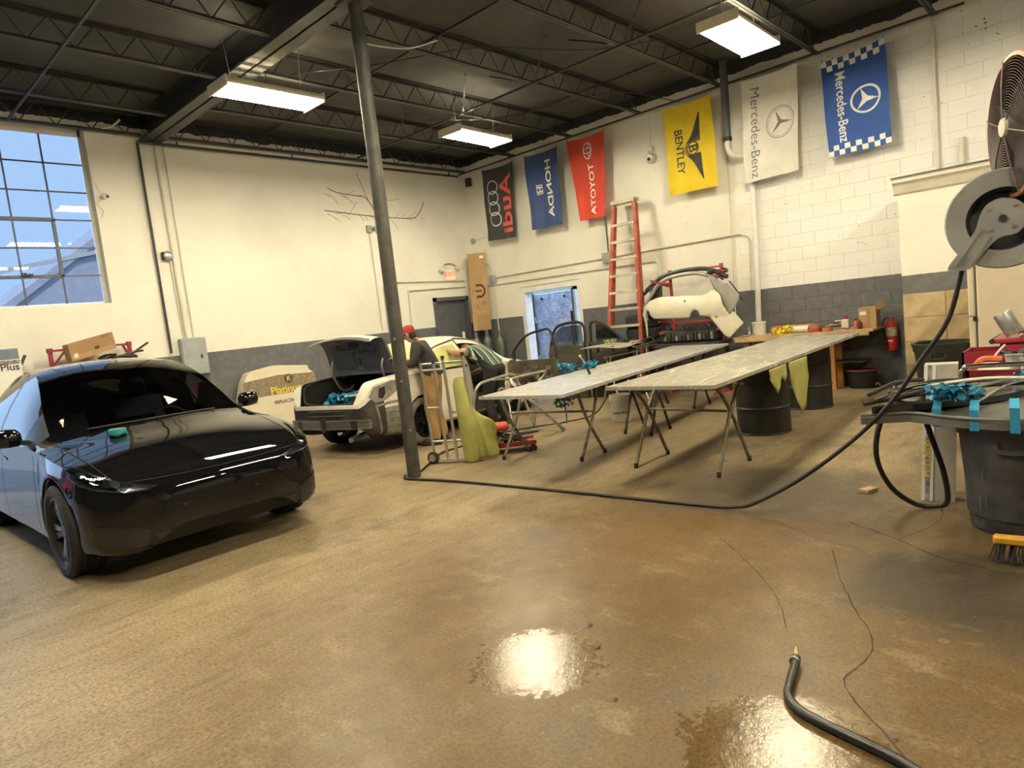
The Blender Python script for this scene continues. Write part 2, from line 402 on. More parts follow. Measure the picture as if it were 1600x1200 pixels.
wf = MB()                                   # far wall with garage opening, window opening and door opening
for x0, x1, z0, z1 in ((-6, -3.4, 0, 5.5), (-3.4, 1.1, 3.6, 5.5), (1.1, 1.325, 0, 5.5), (1.325, 3.335, 0, 2.46), (1.325, 3.335, 5.02, 5.5),
                       (3.335, 9.58, 0, 5.5), (9.58, 10.6, 2.2, 5.5), (10.6, 11.15, 0, 5.5)):
    wf.box(x0, x1, YW, YW + .28, z0, z1)
wall_far = struct(wf.build('wall_far', m_wall_f))
wr = MB()                                   # right wall with doorway
for y0, y1, z0, z1 in ((-7, 8.1, 0, 5.5), (8.1, 9.74, 2.22, 5.5), (9.74, YW, 0, 5.5)): wr.box(XW, XW + .26, y0, y1, z0, z1)
wall_right = struct(wr.build('wall_right', m_wall_r))
struct(MB().box(-6.2, -6, -7, 11.4, 0, 5.5).build('wall_left', m_wall_f))
struct(MB().box(-6.2, 11.15, -7.2, -7, 0, 5.5).build('wall_near', m_wall_f))
ceiling = struct(MB().box(-6.2, 11.16, -7.2, 11.4, DECK, DECK + .12).build('ceiling', m_deck))

# painted concrete blocks on the rough part of the right wall, each its own piece
blk = MB().box(-.012, 0, -.1985, .1985, -.0985, .0985, .004).mesh('block', m_block)
rb = random.Random(3)
for c in range(25):
    for k in range(11):
        y = .75 + .4 * k + (.2 if c % 2 else 0); z = .1 + .2 * c
        if y > 4.72 or (y < 1.95 and z < 2.5): continue
        o = bpy.data.objects.new('block', blk); COL.objects.link(o); o.parent = wall_right
        o.location = (XW + .005 + rb.random() * .0025, y, z); o.rotation_euler = (0, rb.uniform(-.004, .004), rb.uniform(-.004, .004))

# ------------------------------------------------------------------ roof steel: girder, joists, bridging (parts of the ceiling)
gx0, gx1, gz = 4.08, 4.40, 4.90
g = MB().box(gx0, gx1, -7, YW + .02, gz, gz + .025).box(gx0, gx1, -7, YW + .02, DECK - .03, DECK).box(4.225, 4.255, -7, YW + .02, gz, DECK)
g.build('girder', m_joist, ceiling)
def joist(p0, p1, zb=4.95, zt=DECK, panel=.42):
    (x0, y0), (x1, y1) = p0, p1; L = math.hypot(x1 - x0, y1 - y0); d = V(x1 - x0, y1 - y0, 0) / L; n = V(-d.y, d.x, 0)
    a = V(x0, y0, 0); mb = MB()
    for s in (-1, 1):
        mb.obox(a + n * s * .022 + V(0, 0, zb), a + n * s * .022 + d * L + V(0, 0, zb), .034, .012)
        mb.obox(a + n * s * .008 + V(0, 0, zb + .018), a + n * s * .008 + d * L + V(0, 0, zb + .018), .006, .036)
        mb.obox(a + n * s * .03 + V(0, 0, zt - .006), a + n * s * .03 + d * L + V(0, 0, zt - .006), .05, .012)
        mb.obox(a + n * s * .008 + V(0, 0, zt - .03), a + n * s * .008 + d * L + V(0, 0, zt - .03), .006, .05)
    o = mb.build('joist', m_joist, ceiling)
    w = MB(); k = int(L / panel); st = L / k
    for i in range(k):
        b0 = a + d * (i * st); b1 = a + d * ((i + .5) * st); b2 = a + d * ((i + 1) * st)
        w.cyl(b0 + V(0, 0, zt - .03), b1 + V(0, 0, zb + .01), .0085, n=5, caps=False).cyl(b1 + V(0, 0, zb + .01), b2 + V(0, 0, zt - .03), .0085, n=5, caps=False)
    w.build('web', m_joist, o)
for y in (-4.2, -2.65, -1.1, .4, 1.86, 3.34, 4.84, 6.37, 7.93, 9.46, 10.98): joist((4.41, y), (10.88, y))
for y0, y1 in ((-2.2, -2.2), (-.7, -.7), (.8, .8), (2.3, 2.3), (3.85, 3.85), (5.35, 5.35), (6.62, 6.9), (8.08, 8.32), (9.6, 9.95), (11.0, 11.0)): joist((-2.5, y0), (4.07, y1))
for x, z, y0, y1 in ((7.85, 4.935, 1.0, 10.9), (6.1, 5.22, 1.0, 10.9), (9.6, 5.22, 1.0, 10.9), (1.75, 5.22, 3, 10.9), (2.4, 4.935, 3, 10.9)):
    MB().obox((x, y0, z), (x, y1, z), .028, .028).build('bridging_bar', m_joist, ceiling)
for (x, y) in ((7.85, 6.37), (7.85, 4.84), (7.85, 7.93), (7.85, 9.46)):
    MB().obox((x - .5, y - .75, 5.24), (x + .1, y, 4.96), .02, .02).obox((x - .1, y + .7, 5.24), (x, y, 4.96), .02, .02).build('brace', m_joist, ceiling)
# wires sagging under the deck
for nm, pts in (('roof_wire', [(5.0, 8.1, 5.1), (5.6, 7.0, 4.98), (6.6, 6.2, 5.12), (7.6, 5.2, 4.96), (8.6, 4.6, 5.1)]),
                ('roof_wire', [(7.6, 8.4, 4.95), (8.3, 7.6, 4.85), (9.0, 6.6, 4.9), (9.6, 6.0, 5.0), (10.85, 5.6, 4.93)])):
    MB().tube(pts, .008, 5, 6).build(nm, m_joist, ceiling)
tag(MB().tube([(5.02, 6.55, 4.97), (5.15, 6.35, 4.88), (5.5, 6.25, 4.90), (5.75, 6.0, 4.96)], .009, 6, 6).build('hanging_cable', m_white), 'loose white cable hanging between the joists beside the tall post', 'cable')
tag(MB().tube([(3.42, 11.06, 4.98), (3.55, 11.0, 4.99), (3.68, 10.95, 5.03), (3.78, 10.9, 5.12)], .016, 6, 6).build('hanging_cable', m_white), 'short white cable end poking out above the big window', 'cable')

# ------------------------------------------------------------------ window with each pane
win = struct(MB().box(1.325, 3.325, 11.27, 11.32, 4.905, 5.02).box(1.325, 3.325, 11.27, 11.32, 2.46, 2.49).box(3.29, 3.335, 11.27, 11.32, 2.46, 5.02).box(1.325, 1.3545, 11.27, 11.32, 2.46, 5.02).build('window_1', m_white))
m_munt = M('dark_window_bars', (.10, .11, .16), .5)
m_pane = thin_glass('window_glass', (.56, .57, .58))
cols = [1.3545 + .4839 * i for i in range(5)]; rows = [2.49 + .4025 * i for i in range(7)]
for x in cols[1:-1]: MB().box(x - .009, x + .009, 11.28, 11.31, 2.48, 4.91).build('mullion', m_munt, win)
for z in rows[1:-1]: MB().box(1.3545, 3.29, 11.283, 11.307, z - .009, z + .009).build('muntin', m_munt, win)
for x0, x1, z0, z1 in ((1.3545, cols[3] + .02, rows[3] - .025, rows[3] + .025), (1.3545, cols[3] + .02, rows[1] - .022, rows[1] + .022), (cols[3] - .02, cols[3] + .02, rows[1], rows[3])):
    MB().box(x0, x1, 11.27, 11.32, z0, z1).build('vent_frame', m_munt, win)
MB().box(cols[2] + .02, cols[2] + .12, 11.22, 11.27, rows[1] + .02, rows[1] + .04).box(cols[2], cols[2] + .04, 11.22, 11.27, rows[1] + .01, rows[1] + .05).build('window_latch', m_munt, win)
for i in range(4):
    for j in range(6): MB().box(cols[i] + .009, cols[i + 1] - .009, 11.293, 11.297, rows[j] + .009, rows[j + 1] - .009).build('pane', m_pane, win)

# ------------------------------------------------------------------ grey door in the far corner
d1 = struct(MB().box(9.585, 10.595, 11.16, 11.22, 0, 2.195).build('door_1', m_dgrey))
MB().box(9.58, 9.64, 11.06, 11.2, 0, 2.2).box(10.54, 10.6, 11.06, 11.2, 0, 2.2).box(9.58, 10.6, 11.06, 11.2, 2.12, 2.2).build('door_frame', m_dgrey, d1)
MB().cyl((9.72, 11.16, 1.0), (9.72, 11.1, 1.0), .014).ball((9.72, 11.09, 1.0), .03).build('door_knob', m_galv, d1)
# ------------------------------------------------------------------ white doorway in the right wall with foil-faced door
d2 = struct(MB().box(10.92, 11.16, 9.64, 9.74, 0, 2.22).box(10.92, 11.16, 8.1, 8.2, 0, 2.22).box(10.92, 11.16, 8.2, 9.64, 2.1, 2.22).build('door_2', m_white))
MB().box(11.970, 12.070, 10.321, 10.403, -.05, 2.14).box(11.970, 12.070, 9.064, 9.126, -.05, 2.14).box(11.970, 12.070, 9.064, 10.403, 2.07, 2.14).build('door_frame', m_offw, d2)
MB().box(11.950, 11.970, 10.290, 10.321, -.05, 2.10).box(11.950, 11.970, 9.126, 9.157, -.05, 2.10).build('door_stop', m_dgrey, d2)
MB().box(11.98, 12.0, 9.373, 9.476, 2.25, 2.3).build('lintel_clip', m_white, d2)
def foil():
    m, nt, b = newmat('crumpled_foil'); v = coords(nt)
    n = noise(nt, v, 4.5, 7, .65); b.inputs['Metallic'].default_value = .6; b.inputs['Roughness'].default_value = .25
    nt.links.new(ramp(nt, n, [(.35, (.80, .80, .90)), (.65, (.42, .43, .56))]), b.inputs['Base Color']); bump(nt, b, n, 1.0, .09); return m
m_foil = foil()
MB().box(11.980, 12.020, 9.136, 10.311, .0, 2.06).build('door_leaf', m_foil, d2)
for y, z in ((10.043, 1.95), (9.373, 1.95)): MB().cyl((11.980, y, z), (11.960, y, z), .03).build('rivet', m_black, d2)
MB().box(11.950, 11.980, 9.188, 9.229, 1.3, 1.6).build('door_handle', m_black, d2)
MB().box(11.965, 11.980, 9.734, 10.094, .30, .56).build('paper_notice', m_white, d2)
for z in (.5, 1.4): MB().box(11.950, 11.975, 10.270, 10.331, z, z + .14).build('hinge', m_white, d2)

# ------------------------------------------------------------------ office booth on the right: painted front, grey band, wall tiles, cornice
m_booth = wall_material('booth_paint', 1.345, cream=(.80, .735, .60), pits=0); 
bx = 9.62
booth = struct(MB().box(bx, XW, -3, 2.12, 0, 2.62).build('wall_booth', m_wall_f))
MB().prism([(0, 0), (-.02, .02), (-.055, .12), (-.085, .15), (-.085, .2), (0, .2)], lambda u, v, d: (bx + u, d, 2.57 + v), -3, 2.16).build('cornice', m_offw, booth)
MB().box(bx - .1, XW, -3, 2.17, 2.77, 2.785).build('cornice_cap', m_dgrey, booth)
m_tile = M('tan_wall_tile', (.50, .385, .22), .45, var=.25, scale=5, bmp=.1)
MB().box(bx - .012, bx, .2, 2.12, 0, 1.335).build('tile_bed', M('grout', (.3, .24, .15), .8), booth)
tl = MB().box(-.012, 0, -.226, .226, -.148, .148, .004).mesh('tile', m_tile)
for r_ in range(5):
    for k in range(5):
        o = bpy.data.objects.new('tile', tl); COL.objects.link(o); o.parent = booth
        o.location = (bx - .012, 2.115 - .23 - .458 * k - (.0 if r_ % 2 == 0 else 0), 1.335 - .15 - .3 * r_)
        if r_ == 4: o.scale = (1, 1, .86); o.location.z = .128

# ------------------------------------------------------------------ outdoors seen through the openings
struct(MB().box(-60, 60, 11.4, 80, -.2, -.05).box(11.16, 60, -20, 11.4, -.2, -.05).build('outdoor_ground', M('asphalt', (.22, .22, .22), .9)))
nb = thing('neighbour_building', 'pale gabled building seen through the lower panes of the big window', 'building', (10.2, 20, 0))
m_nb = M('pale_siding', (.62, .64, .74), .7, var=.1)
MB().box(-6.2, 6.2, 0, 8, -.05, 3.3).build('wall', m_nb, nb)
MB().prism([(-6.6, 3.1), (6.6, 3.1), (0, 8.1)], lambda u, v, d: (u, d, v), -.2, 8).build('gable_roof', m_nb, nb)
MB().obox((-6.7, -.25, 3.05), (0, -.25, 8.15), .16, .12, (0, 1, 0)).obox((6.7, -.25, 3.05), (0, -.25, 8.15), .16, .12, (0, 1, 0)).build('roof_edge', m_nb, nb)
MB().obox((-6.6, -.3, 4.0), (-2.5, -.3, 4.9), .10, .06, (0, 1, 0)).build('gutter', m_white, nb)
# ------------------------------------------------------------------ fluorescent high-bay fixtures
m_tube = emit('fluorescent_tube', (1.0, .885, .64), TUBE)
m_refl = M('white_reflector', (.85, .80, .62), .35, var=.05)
def make_fixture():
    r = thing('high_bay_light', '', 'ceiling light')
    hx, hy = .63, .245; hb = MB()
    for sg in (-1, 1):
        hb.prism([(sg * u, v) for u, v in ((hy, 0), (hy, .03), (hy - .05, .085), (hy - .055, .077), (hy - .008, .028), (hy - .008, 0))], lambda u, v, d: (d, u, v), -hx, hx)
    for i in range(7): hb.box(-hx, hx, -.192 + .0555 * i, -.192 + .0555 * i + .045, .078, .085)      # slotted top lets some light up to the deck
    for x in (-hx + .01, 0, hx - .01): hb.box(x - .01, x + .01, -.2, .2, .079, .088)
    hb.build('housing', m_refl, r)
    for s in (-1, 1):
        MB().box(s * hx - .012, s * hx + .012, -hy, hy, -.026, .09).build('end_plate', m_refl, r)
    for i in range(6):
        y = -.19 + .076 * i
        MB().cyl((-hx + .014, y, -.004), (hx - .014, y, -.004), .017, n=8).build('tube', m_tube, r)
    for s in (-1, 1):
        MB().cyl((s * .45, 0, .08), (s * .5, 0, DECK - 4.6), .004, n=5).build('hanger_wire', m_galv, r)
    MB().cyl((0, 0, .08), (.05, .1, DECK - 4.6), .007, n=5).build('power_cord', m_black, r)
    return r
fx0 = make_fixture(); gl = 'fluorescent ceiling fixtures'
for i, (x, y, rz, lab) in enumerate((
        (4.41, 7.71, .0, 'glowing fluorescent ceiling fixture left of the tall post, nearest the big window'),
        (8.15, 7.87, .06, 'glowing fluorescent ceiling fixture above the row of flags, farthest from the window'),
        (8.15, 3.36, .02, 'glowing fluorescent ceiling fixture hanging in front of the two star-emblem flags'),
        (4.41, 3.36, 0, 'fluorescent ceiling fixture over the wet floor, just above the top of the picture'), (.55, 7.8, 0, 'fluorescent ceiling fixture over the left flank of the black car'),
        (.55, 3.36, 0, 'fluorescent ceiling fixture in front of the black car, left of the camera'), (8.15, -1.1, 0, 'fluorescent ceiling fixture over the office booth corner'),
        (4.41, -1.1, 0, 'fluorescent ceiling fixture over the hose reel post'), (.55, -1.1, 0, 'fluorescent ceiling fixture right behind the camera'))):
    o = fx0 if i == 0 else copy_tree(fx0)
    o.location = (x, y, 4.59); o.rotation_euler = (0, 0, rz); tag(o, lab, 'ceiling light', gl)

# ------------------------------------------------------------------ steel posts
m_post = M('scuffed_post_paint', (.028, .028, .025), .6, var=.5, scale=9, col2=(.062, .058, .05))
def post(x, y, label):
    r = thing('support_post', label, 'post', (x, y, 0))
    MB().cyl((0, 0, .0), (0, 0, gz), .072, n=24).build('shaft', m_post, r, 40)
    MB().box(-.14, .14, -.14, .14, gz - .02, gz).build('cap_plate', m_post, r)
    for k, (a, z) in enumerate(((3.9, 1.05), (4.3, .52), (3.7, 1.5))):
        MB().box(-.002, .002, -.007, .007, -.010, .010).xf(lambda p: V(.0735 * math.cos(a) + p.x, .0735 * math.sin(a) + p.y, p.z + z)).build('paint_chip', m_offw, r)
    return r
post(4.34, 5.68, 'tall dark round steel post standing between the black car and the tables')
post(4.42, -.02, 'steel post carrying the hose reel and the drum fan')

# ------------------------------------------------------------------ flags
m_fl = {}
def cloth(name, col):
    m, nt, b = newmat(name); v = coords(nt); b.inputs['Roughness'].default_value = .75
    n = noise(nt, v, 3); nt.links.new(ramp(nt, n, [(.3, tuple(min(1, c * 1.08) for c in col)), (.7, tuple(c * .88 for c in col))]), b.inputs['Base Color'])
    b.inputs['Sheen Weight'].default_value = .15; bump(nt, b, noise(nt, coords(nt, scale=(1, 1, .5)), 11, 4), .5, .02); return m
FLX = 10.68
class Flag:
    """cloth hung from the overhead pipe; (h, w): metres down / right of its middle"""
    def __init__(s, corners, seed, label, mat, amp=.02):
        k = FLX / 10.8; s.c = [(y * k, 1.58 + (z - 1.58) * k) for y, z in corners]; s.seed = seed; s.amp = amp
        s.root = thing('hanging_flag', label, 'flag', (FLX, s.c[0][0], s.c[0][1]), 0, 'car-make flags hung from the overhead pipe')
        s.o = V(FLX, s.c[0][0], s.c[0][1]); nu, nv = 22, 34
        mb = MB().grid(lambda u, v: s.p(v * 1.5 - .75, u * .9 - .45, 0), nu, nv); mb.grid(lambda u, v: s.p(v * 1.5 - .75, u * .9 - .45, -.004), nu, nv)
        mb.build('cloth', mat, s.root, 60)
        for w in (-.43, .43): p = s.p(-.75, w, 0); MB().tube([p, p + V(.01, 0, .02), p + V(.012, 0, .04)], .006, 5).build('tie', mat, s.root)
    def p(s, h, w, off=.0):
        u = (w + .45) / .9; v = (h + .75) / 1.5; (a, b, c, d) = s.c
        y = (a[0] * (1 - u) + b[0] * u) * (1 - v) + (c[0] * (1 - u) + d[0] * u) * v
        z = (a[1] * (1 - u) + b[1] * u) * (1 - v) + (c[1] * (1 - u) + d[1] * u) * v
        z -= .03 * math.sin(math.pi * u) * (1 - v)
        t = v ** .7; sd = s.seed
        x = s.amp * t * (math.sin(u * 9 + sd + v * 2) + .6 * math.sin(u * 15 + sd * 2 - v * 3)) + .012 * math.sin(v * 8 + sd)
        return V(x - off, y, z) - V(0, s.o.y, s.o.z)
    def fn(s, mode, h0, w0, off=.005):
        # mode 1: reads downward, letter tops to the right; mode -1: mirrored cloth seen from behind, letter tops to the left
        return lambda a, b: s.p(h0 + a, w0 + mode * b, off)
    def text(s, body, size, h0, w0, mode, mat, bold=0.0, sx=1.0):
        return lettering(MB(), body, size, s.fn(mode, h0, w0), bold, .05, sx=sx).build('lettering', mat, s.root)
    def poly(s, mb, pts, h0, w0, mode=1, off=.005):
        f = s.fn(mode, h0, w0, off); mb.add([f(a, b) for a, b in pts], [tuple(range(len(pts)))]); return mb
    def ring(s, mb, h0, w0, r0, r1, sh=1.0, sw=1.0, n=36, off=.005, rot=0.0):
        vs = []
        for i in range(n):
            t = 2 * math.pi * i / n
            for r in (r0, r1):
                a, b = r * math.cos(t) * sh, r * math.sin(t) * sw
                vs.append(s.p(h0 + a * math.cos(rot) - b * math.sin(rot), w0 + a * math.sin(rot) + b * math.cos(rot), off))
        mb.add(vs, [(2 * i, 2 * i + 1, (2 * i + 3) % (2 * n), (2 * i + 2) % (2 * n)) for i in range(n)]); return mb
    def star(s, mb, h0, w0, r, a0, wd, off=.006):
        for k in range(3):
            t = a0 + k * 2 * math.pi / 3
            tip = (r * math.cos(t), r * math.sin(t))
            for sg in (-1, 1):
                sd_ = (wd * math.cos(t + sg * math.pi / 3), wd * math.sin(t + sg * math.pi / 3))
                s.poly(mb, [(0, 0), tip, sd_], h0, w0, 1, off)
        return mb
m_sil = M('silver_print', (.72, .71, .66), .5); m_redp = M('red_print', (.72, .11, .085), .6)
m_whp = M('white_print', (.88, .87, .82), .6); m_blkp = M('black_print', (.03, .03, .03), .6); m_gryp = M('grey_print', (.20, .20, .19), .6)
F = Flag([(10.40, 4.86), (9.48, 4.85), (10.42, 3.33), (9.59, 3.29)], 1.0, 'black flag with four silver rings and red mirrored lettering', cloth('black_flag_cloth', (.035, .037, .04)))
mb = MB()
for i in range(4): F.ring(mb, -.36 + .225 * i, -.17 + .012 * i, .128, .150, 1.0, 1.05, off=.005 + .001 * (i % 2))
mb.build('ring_emblem', m_sil, F.root); F.text('Audi', .46, .05, .225, -1, m_redp, .02, 1.38)
F = Flag([(9.15, 4.86), (8.28, 4.85), (9.11, 3.35), (8.31, 3.34)], 2.2, 'dark blue flag with white mirrored lettering and square H emblem', cloth('blue_flag_cloth', (.030, .062, .20)))
F.text('HONDA', .205, -.02, .185, -1, m_whp, .022, 1.5)
mb = MB(); f_ = F.fn(-1, -.03, -.10); f = lambda a, b: f_(a * .85, b * .85)
o_ = [(-.12, .10), (.12, .10), (.105, -.10), (-.105, -.10)]; i_ = [(-.098, .08), (.098, .08), (.085, -.08), (-.085, -.08)]
mb.add([f(*p) for p in o_ + i_], [(k, (k + 1) % 4, 4 + (k + 1) % 4, 4 + k) for k in range(4)])
for sg in (-1, 1): mb.add([f(sg * a, b) for a, b in ((.038, .08), (.078, .08), (.066, -.08), (.03, -.08))], [(0, 1, 2, 3)])
mb.add([f(a, b) for a, b in ((-.045, .016), (.045, .016), (.045, -.02), (-.045, -.02))], [(0, 1, 2, 3)]); mb.build('emblem', m_whp, F.root)
F = Flag([(8.02, 4.88), (7.14, 4.86), (7.85, 3.31), (7.28, 3.31)], 3.1, 'red flag with white mirrored lettering and oval emblem', cloth('red_flag_cloth', (.60, .055, .03)), .016)
F.text('TOYOTA', .215, .21, .09, -1, m_whp, .012, 1.06)
mb = MB(); F.ring(mb, -.50, .04, .135, .155, 1.0, .72); F.ring(mb, -.50, .04, .055, .075, .75, 1.55, off=.006); F.ring(mb, -.50, .075, .085, .105, 1.15, .42, off=.007); mb.build('oval_emblem', m_whp, F.root)
F = Flag([(5.90, 4.87), (5.01, 4.87), (5.88, 3.40), (5.00, 3.39)], 4.0, 'yellow flag with black winged B emblem and lettering', cloth('yellow_flag_cloth', (.76, .56, .015)), .012)
F.text('BENTLEY', .20, .03, -.20, 1, m_blkp, .012, .95)
mb = MB()
def low_(a): return -.13 + .275 * max(0.0, (a - .09) / .49) ** .75
for sg in (-1, 1):
    for k in range(10):
        b0 = -.12 + .0265 * k; b1 = b0 + .021; ak = .17 + .042 * (k + 1) * (1 - .006 * k)
        pts = [(sg * .10, b0), (sg * .10, b1), (sg * (.10 + (ak - .10) * .55), b1 + (low_(ak) + .03 - b1) * .48), (sg * ak, low_(ak) + .028), (sg * (ak - .012), low_(ak - .012) + .006), (sg * (.10 + (ak - .10) * .5), b0 + (low_(ak) - b0) * .42)]
        F.poly(mb, pts, .02, .06)
F.ring(mb, .02, .05, .098, .118); 
for k in range(14):
    t = math.pi + math.pi * (k + .5) / 14
    F.poly(mb, [(.122 * math.cos(t - .07), .122 * math.sin(t - .07)), (.122 * math.cos(t + .07), .122 * math.sin(t + .07)), (.165 * math.cos(t + .05), .165 * math.sin(t + .05)), (.165 * math.cos(t - .05), .165 * math.sin(t - .05))], .02, .05)
mb.build('winged_emblem', m_blkp, F.root); F.text('B', .24, .02, .05, 1, m_blkp, .02)
F = Flag([(4.48, 4.90), (3.62, 4.91), (4.56, 3.32), (3.69, 3.35)], 5.2, 'white flag with grey lettering and thin three-pointed star', cloth('white_flag_cloth', (.80, .77, .70)), .02)
F.text('Mercedes-Benz', .215, .04, -.24, 1, m_gryp, -.004, 1.0)
mb = MB(); F.ring(mb, -.02, .17, .222, .232, 1, .95); F.ring(mb, -.02, .17, .200, .205, 1, .95); F.star(mb, -.02, .17, .195, math.pi / 2 - .15, .030); mb.build('star_emblem', m_gryp, F.root)
F = Flag([(3.29, 4.79), (2.44, 4.86), (3.25, 3.42), (2.41, 3.43)], 6.1, 'blue and white checkered flag with bold white three-pointed star', cloth('royal_blue_flag_cloth', (.022, .085, .36)), .016)
F.text('Mercedes-Benz', .205, .01, -.20, 1, m_whp, .013, .86)
mb = MB(); F.ring(mb, .0, .14, .178, .21, 1, 1); F.star(mb, .0, .14, .185, math.pi / 2 - .2, .045); mb.build('star_emblem', m_whp, F.root)
q = .9 / 11; mbs = (MB(), MB())
for k in range(11):
    for rw, h in enumerate((-.745, -.745 + q, .745 - 2 * q, .745 - q)):
        mb = mbs[rw // 2]
        if (k + rw + (1 if rw > 1 else 0)) % 2 == 0:
            w0 = -.45 + k * q; F.poly(mb, [(h, w0), (h + q, w0), (h + q, w0 + q), (h, w0 + q)], 0, 0)
for mb in mbs: mb.build('checker_border', m_whp, F.root)

# ------------------------------------------------------------------ pipes, conduits, boxes on the walls
def pipe(name, pts, r, mat, label, cat='pipe', smooth=0, extra=()):
    p0 = Vector(pts[-1]); root = thing(name, label, cat, p0)
    MB().tube([Vector(p) - p0 for p in pts], r, 8, smooth).build('run', mat, root, 50)
    for e in extra: MB().obox(Vector(e[0]) - p0, Vector(e[1]) - p0, .03, .012).build('clamp', mat, root)
    return root
PX, PYY = 10.70, 11.02
pipe('sprinkler_pipe', [(4.0, PYY, 4.86), (10.66, PYY, 4.86)], .022, m_steel, 'dark sprinkler pipe running along the top of the plain far wall',
     extra=[((x, PYY, 4.86), (x, PYY, 4.93)) for x in (4.6, 6.6, 8.6, 10.4)])
pipe('sprinkler_pipe', [(PX, 11.02, 4.90), (PX, 1.50, 4.92)], .018, m_steel, 'long dark overhead pipe that the flags hang from',
     extra=[((PX, y, 4.90), (PX, y, 4.935)) for y in (9.46, 7.93, 6.37, 4.84, 3.34, 1.86)])
MB().box(10.78, 10.86, 10.80, 10.92, 4.62, 4.80).build('alarm_box', m_black).name
tag(bpy.data.objects['alarm_box'], 'small black box mounted high in the far corner', 'wall box')
pipe('drop_pipe', [(4.03, 11.07, 4.86), (4.04, 11.07, 1.62)], .02, m_steel, 'dark vertical pipe right of the big window, ending at the grey band')
pipe('conduit', [(4.30, 11.08, 5.0), (4.28, 11.08, 4.7), (4.31, 11.085, 1.84)], .018, m_cond, 'thicker cream conduit dropping into the electrical panel')
pipe('conduit', [(4.41, 11.085, 4.9), (4.42, 11.085, 1.84)], .012, m_cond, 'thin cream conduit at the right of the two above the electrical panel')
pipe('conduit', [(4.245, 11.085, 3.08), (4.27, 11.085, 1.84)], .010, m_cond, 'short thin conduit from the round horn down to the electrical panel')
pipe('conduit', [(8.13, 11.09, 3.62), (8.15, 11.09, 1.62)], .008, m_cond, 'thin conduit dropping from the wall switch behind the post')
pipe('conduit', [(10.56, 11.085, 2.545), (8.4, 11.085, 2.58), (8.3, 11.085, 2.50), (8.3, 11.085, 1.55)], .013, m_cond, 'upper conduit bending down the far wall beside the exit sign')
pipe('conduit', [(10.56, 11.085, 2.41), (8.92, 11.085, 2.39), (8.90, 11.085, 1.45)], .013, m_cond, 'lower conduit framing the grey door on the far wall')
pipe('conduit', [(10.87, 10.75, 2.86), (10.87, 10.58, 2.86), (10.87, 10.5, 2.78), (10.87, 10.48, 2.56)], .012, m_cond, 'short bent conduit beside the tall cardboard box')
pipe('conduit', [(10.87, 10.48, 2.52), (10.87, 4.72, 2.55), (10.87, 4.60, 2.50), (10.87, 4.56, 2.40), (10.87, 4.6, 1.62)], .014, m_cond, 'long horizontal conduit on the right wall bending down beside the white pipe')
pipe('conduit', [(10.87, 10.72, 2.37), (10.87, 6.34, 2.33), (10.87, 6.27, 2.26), (10.87, 6.26, 1.62)], .012, m_cond, 'lower horizontal conduit above the white doorway')
pipe('conduit', [(10.875, 7.34, 3.5), (10.875, 7.34, 2.58)], .010, m_dgrey, 'thin dark cable dropping below the red flag')
pipe('conduit', [(10.875, 7.33, 2.46), (10.875, 7.33, 1.62)], .010, m_dgrey, 'thin dark cable between the doorway and the ladder')
pipe('conduit', [(10.875, 10.48, 2.42), (10.875, 10.46, .9)], .013, m_cond, 'vertical cream conduit left of the white doorway')
pipe('conduit', [(10.87, 4.80, 4.9), (10.87, 4.9, 1.15)], .012, m_cond, 'thin vertical conduit beside the yellow flag')
pipe('conduit', [(10.875, 6.22, 4.88), (10.875, 6.24, 4.2)], .004, m_cond, 'wire holding the round sensor')
pipe('conduit', [(10.86, 1.885, 4.9), (10.86, 1.89, 2.80)], .022, m_offw, 'pale vertical conduit right of the checkered flag')
pipe('vent_pipe', [(10.86, 1.61, 3.30), (10.86, 1.62, 2.80)], .035, m_offw, 'short stubby pipe rising behind the booth cornice')
pipe('drain_pipe', [(10.83, 4.42, 3.75), (10.84, 4.46, 2.0), (10.84, 4.50, .96)], .048, m_white, 'fat white plastic drain pipe below the white flag')
o = pipe('drain_pipe', [(10.62, 4.68, 5.25), (10.64, 4.71, 4.02)], .065, m_dgrey, 'dark grey downpipe between the yellow flag and the white flag')
MB().cyl((0, 0, .0), (0, 0, .06), .072, n=16).build('collar', m_black, o, 40)
tag(MB().tube([(10.64, 4.71, 4.03), (10.64, 4.71, 3.90), (10.66, 4.67, 3.81), (10.72, 4.60, 3.77), (10.82, 4.44, 3.75)], .042, 12, 5).build('pipe_elbow', m_offw, None, 50), 'white plastic elbow under the dark grey downpipe', 'pipe fitting')
def wbox(name, face, y, z, w, h, d, mat, label, cat='junction box'):
    b = MB()
    if face == 'r': b.box(-d, 0, -w / 2, w / 2, -h / 2, h / 2, .006); loc = (10.898, y, z)
    else: b.box(-w / 2, w / 2, -d, 0, -h / 2, h / 2, .006); loc = (y, 11.118, z)
    return tag(b.build(name, mat, None, None, loc), label, cat)
m_jb = M('grey_box_paint', (.33, .36, .37), .45)
wbox('junction_box', 'r', 10.48, 2.50, .16, .18, .07, m_jb, 'grey junction box left of the white doorway')
wbox('junction_box', 'r', 7.37, 2.53, .20, .20, .07, m_jb, 'grey junction box left of the ladder')
for nm, loc, lab in (('security_camera', (3.45, 11.1, 4.02), 'small white security camera beside the big window'),):
    r = thing(nm, lab, 'camera', loc)
    MB().cyl((0, 0, 0), (0, -.05, 0), .035).ball((0, -.06, 0), .04).build('housing', m_white, r, 50); MB().cyl((.02, -.09, -.01), (.03, -.105, -.015), .018).build('lens', m_black, r)
    MB().tube([(-.02, .01, .03), (-.1, .0, .25), (-.2, .0, .6)], .004, 5, 5).tube([(-.03, .01, -.03), (-.1, .01, -.12), (-.03, .01, -.2), (-.06, .01, -.3)], .004, 5, 5).build('cable', m_cond, r)
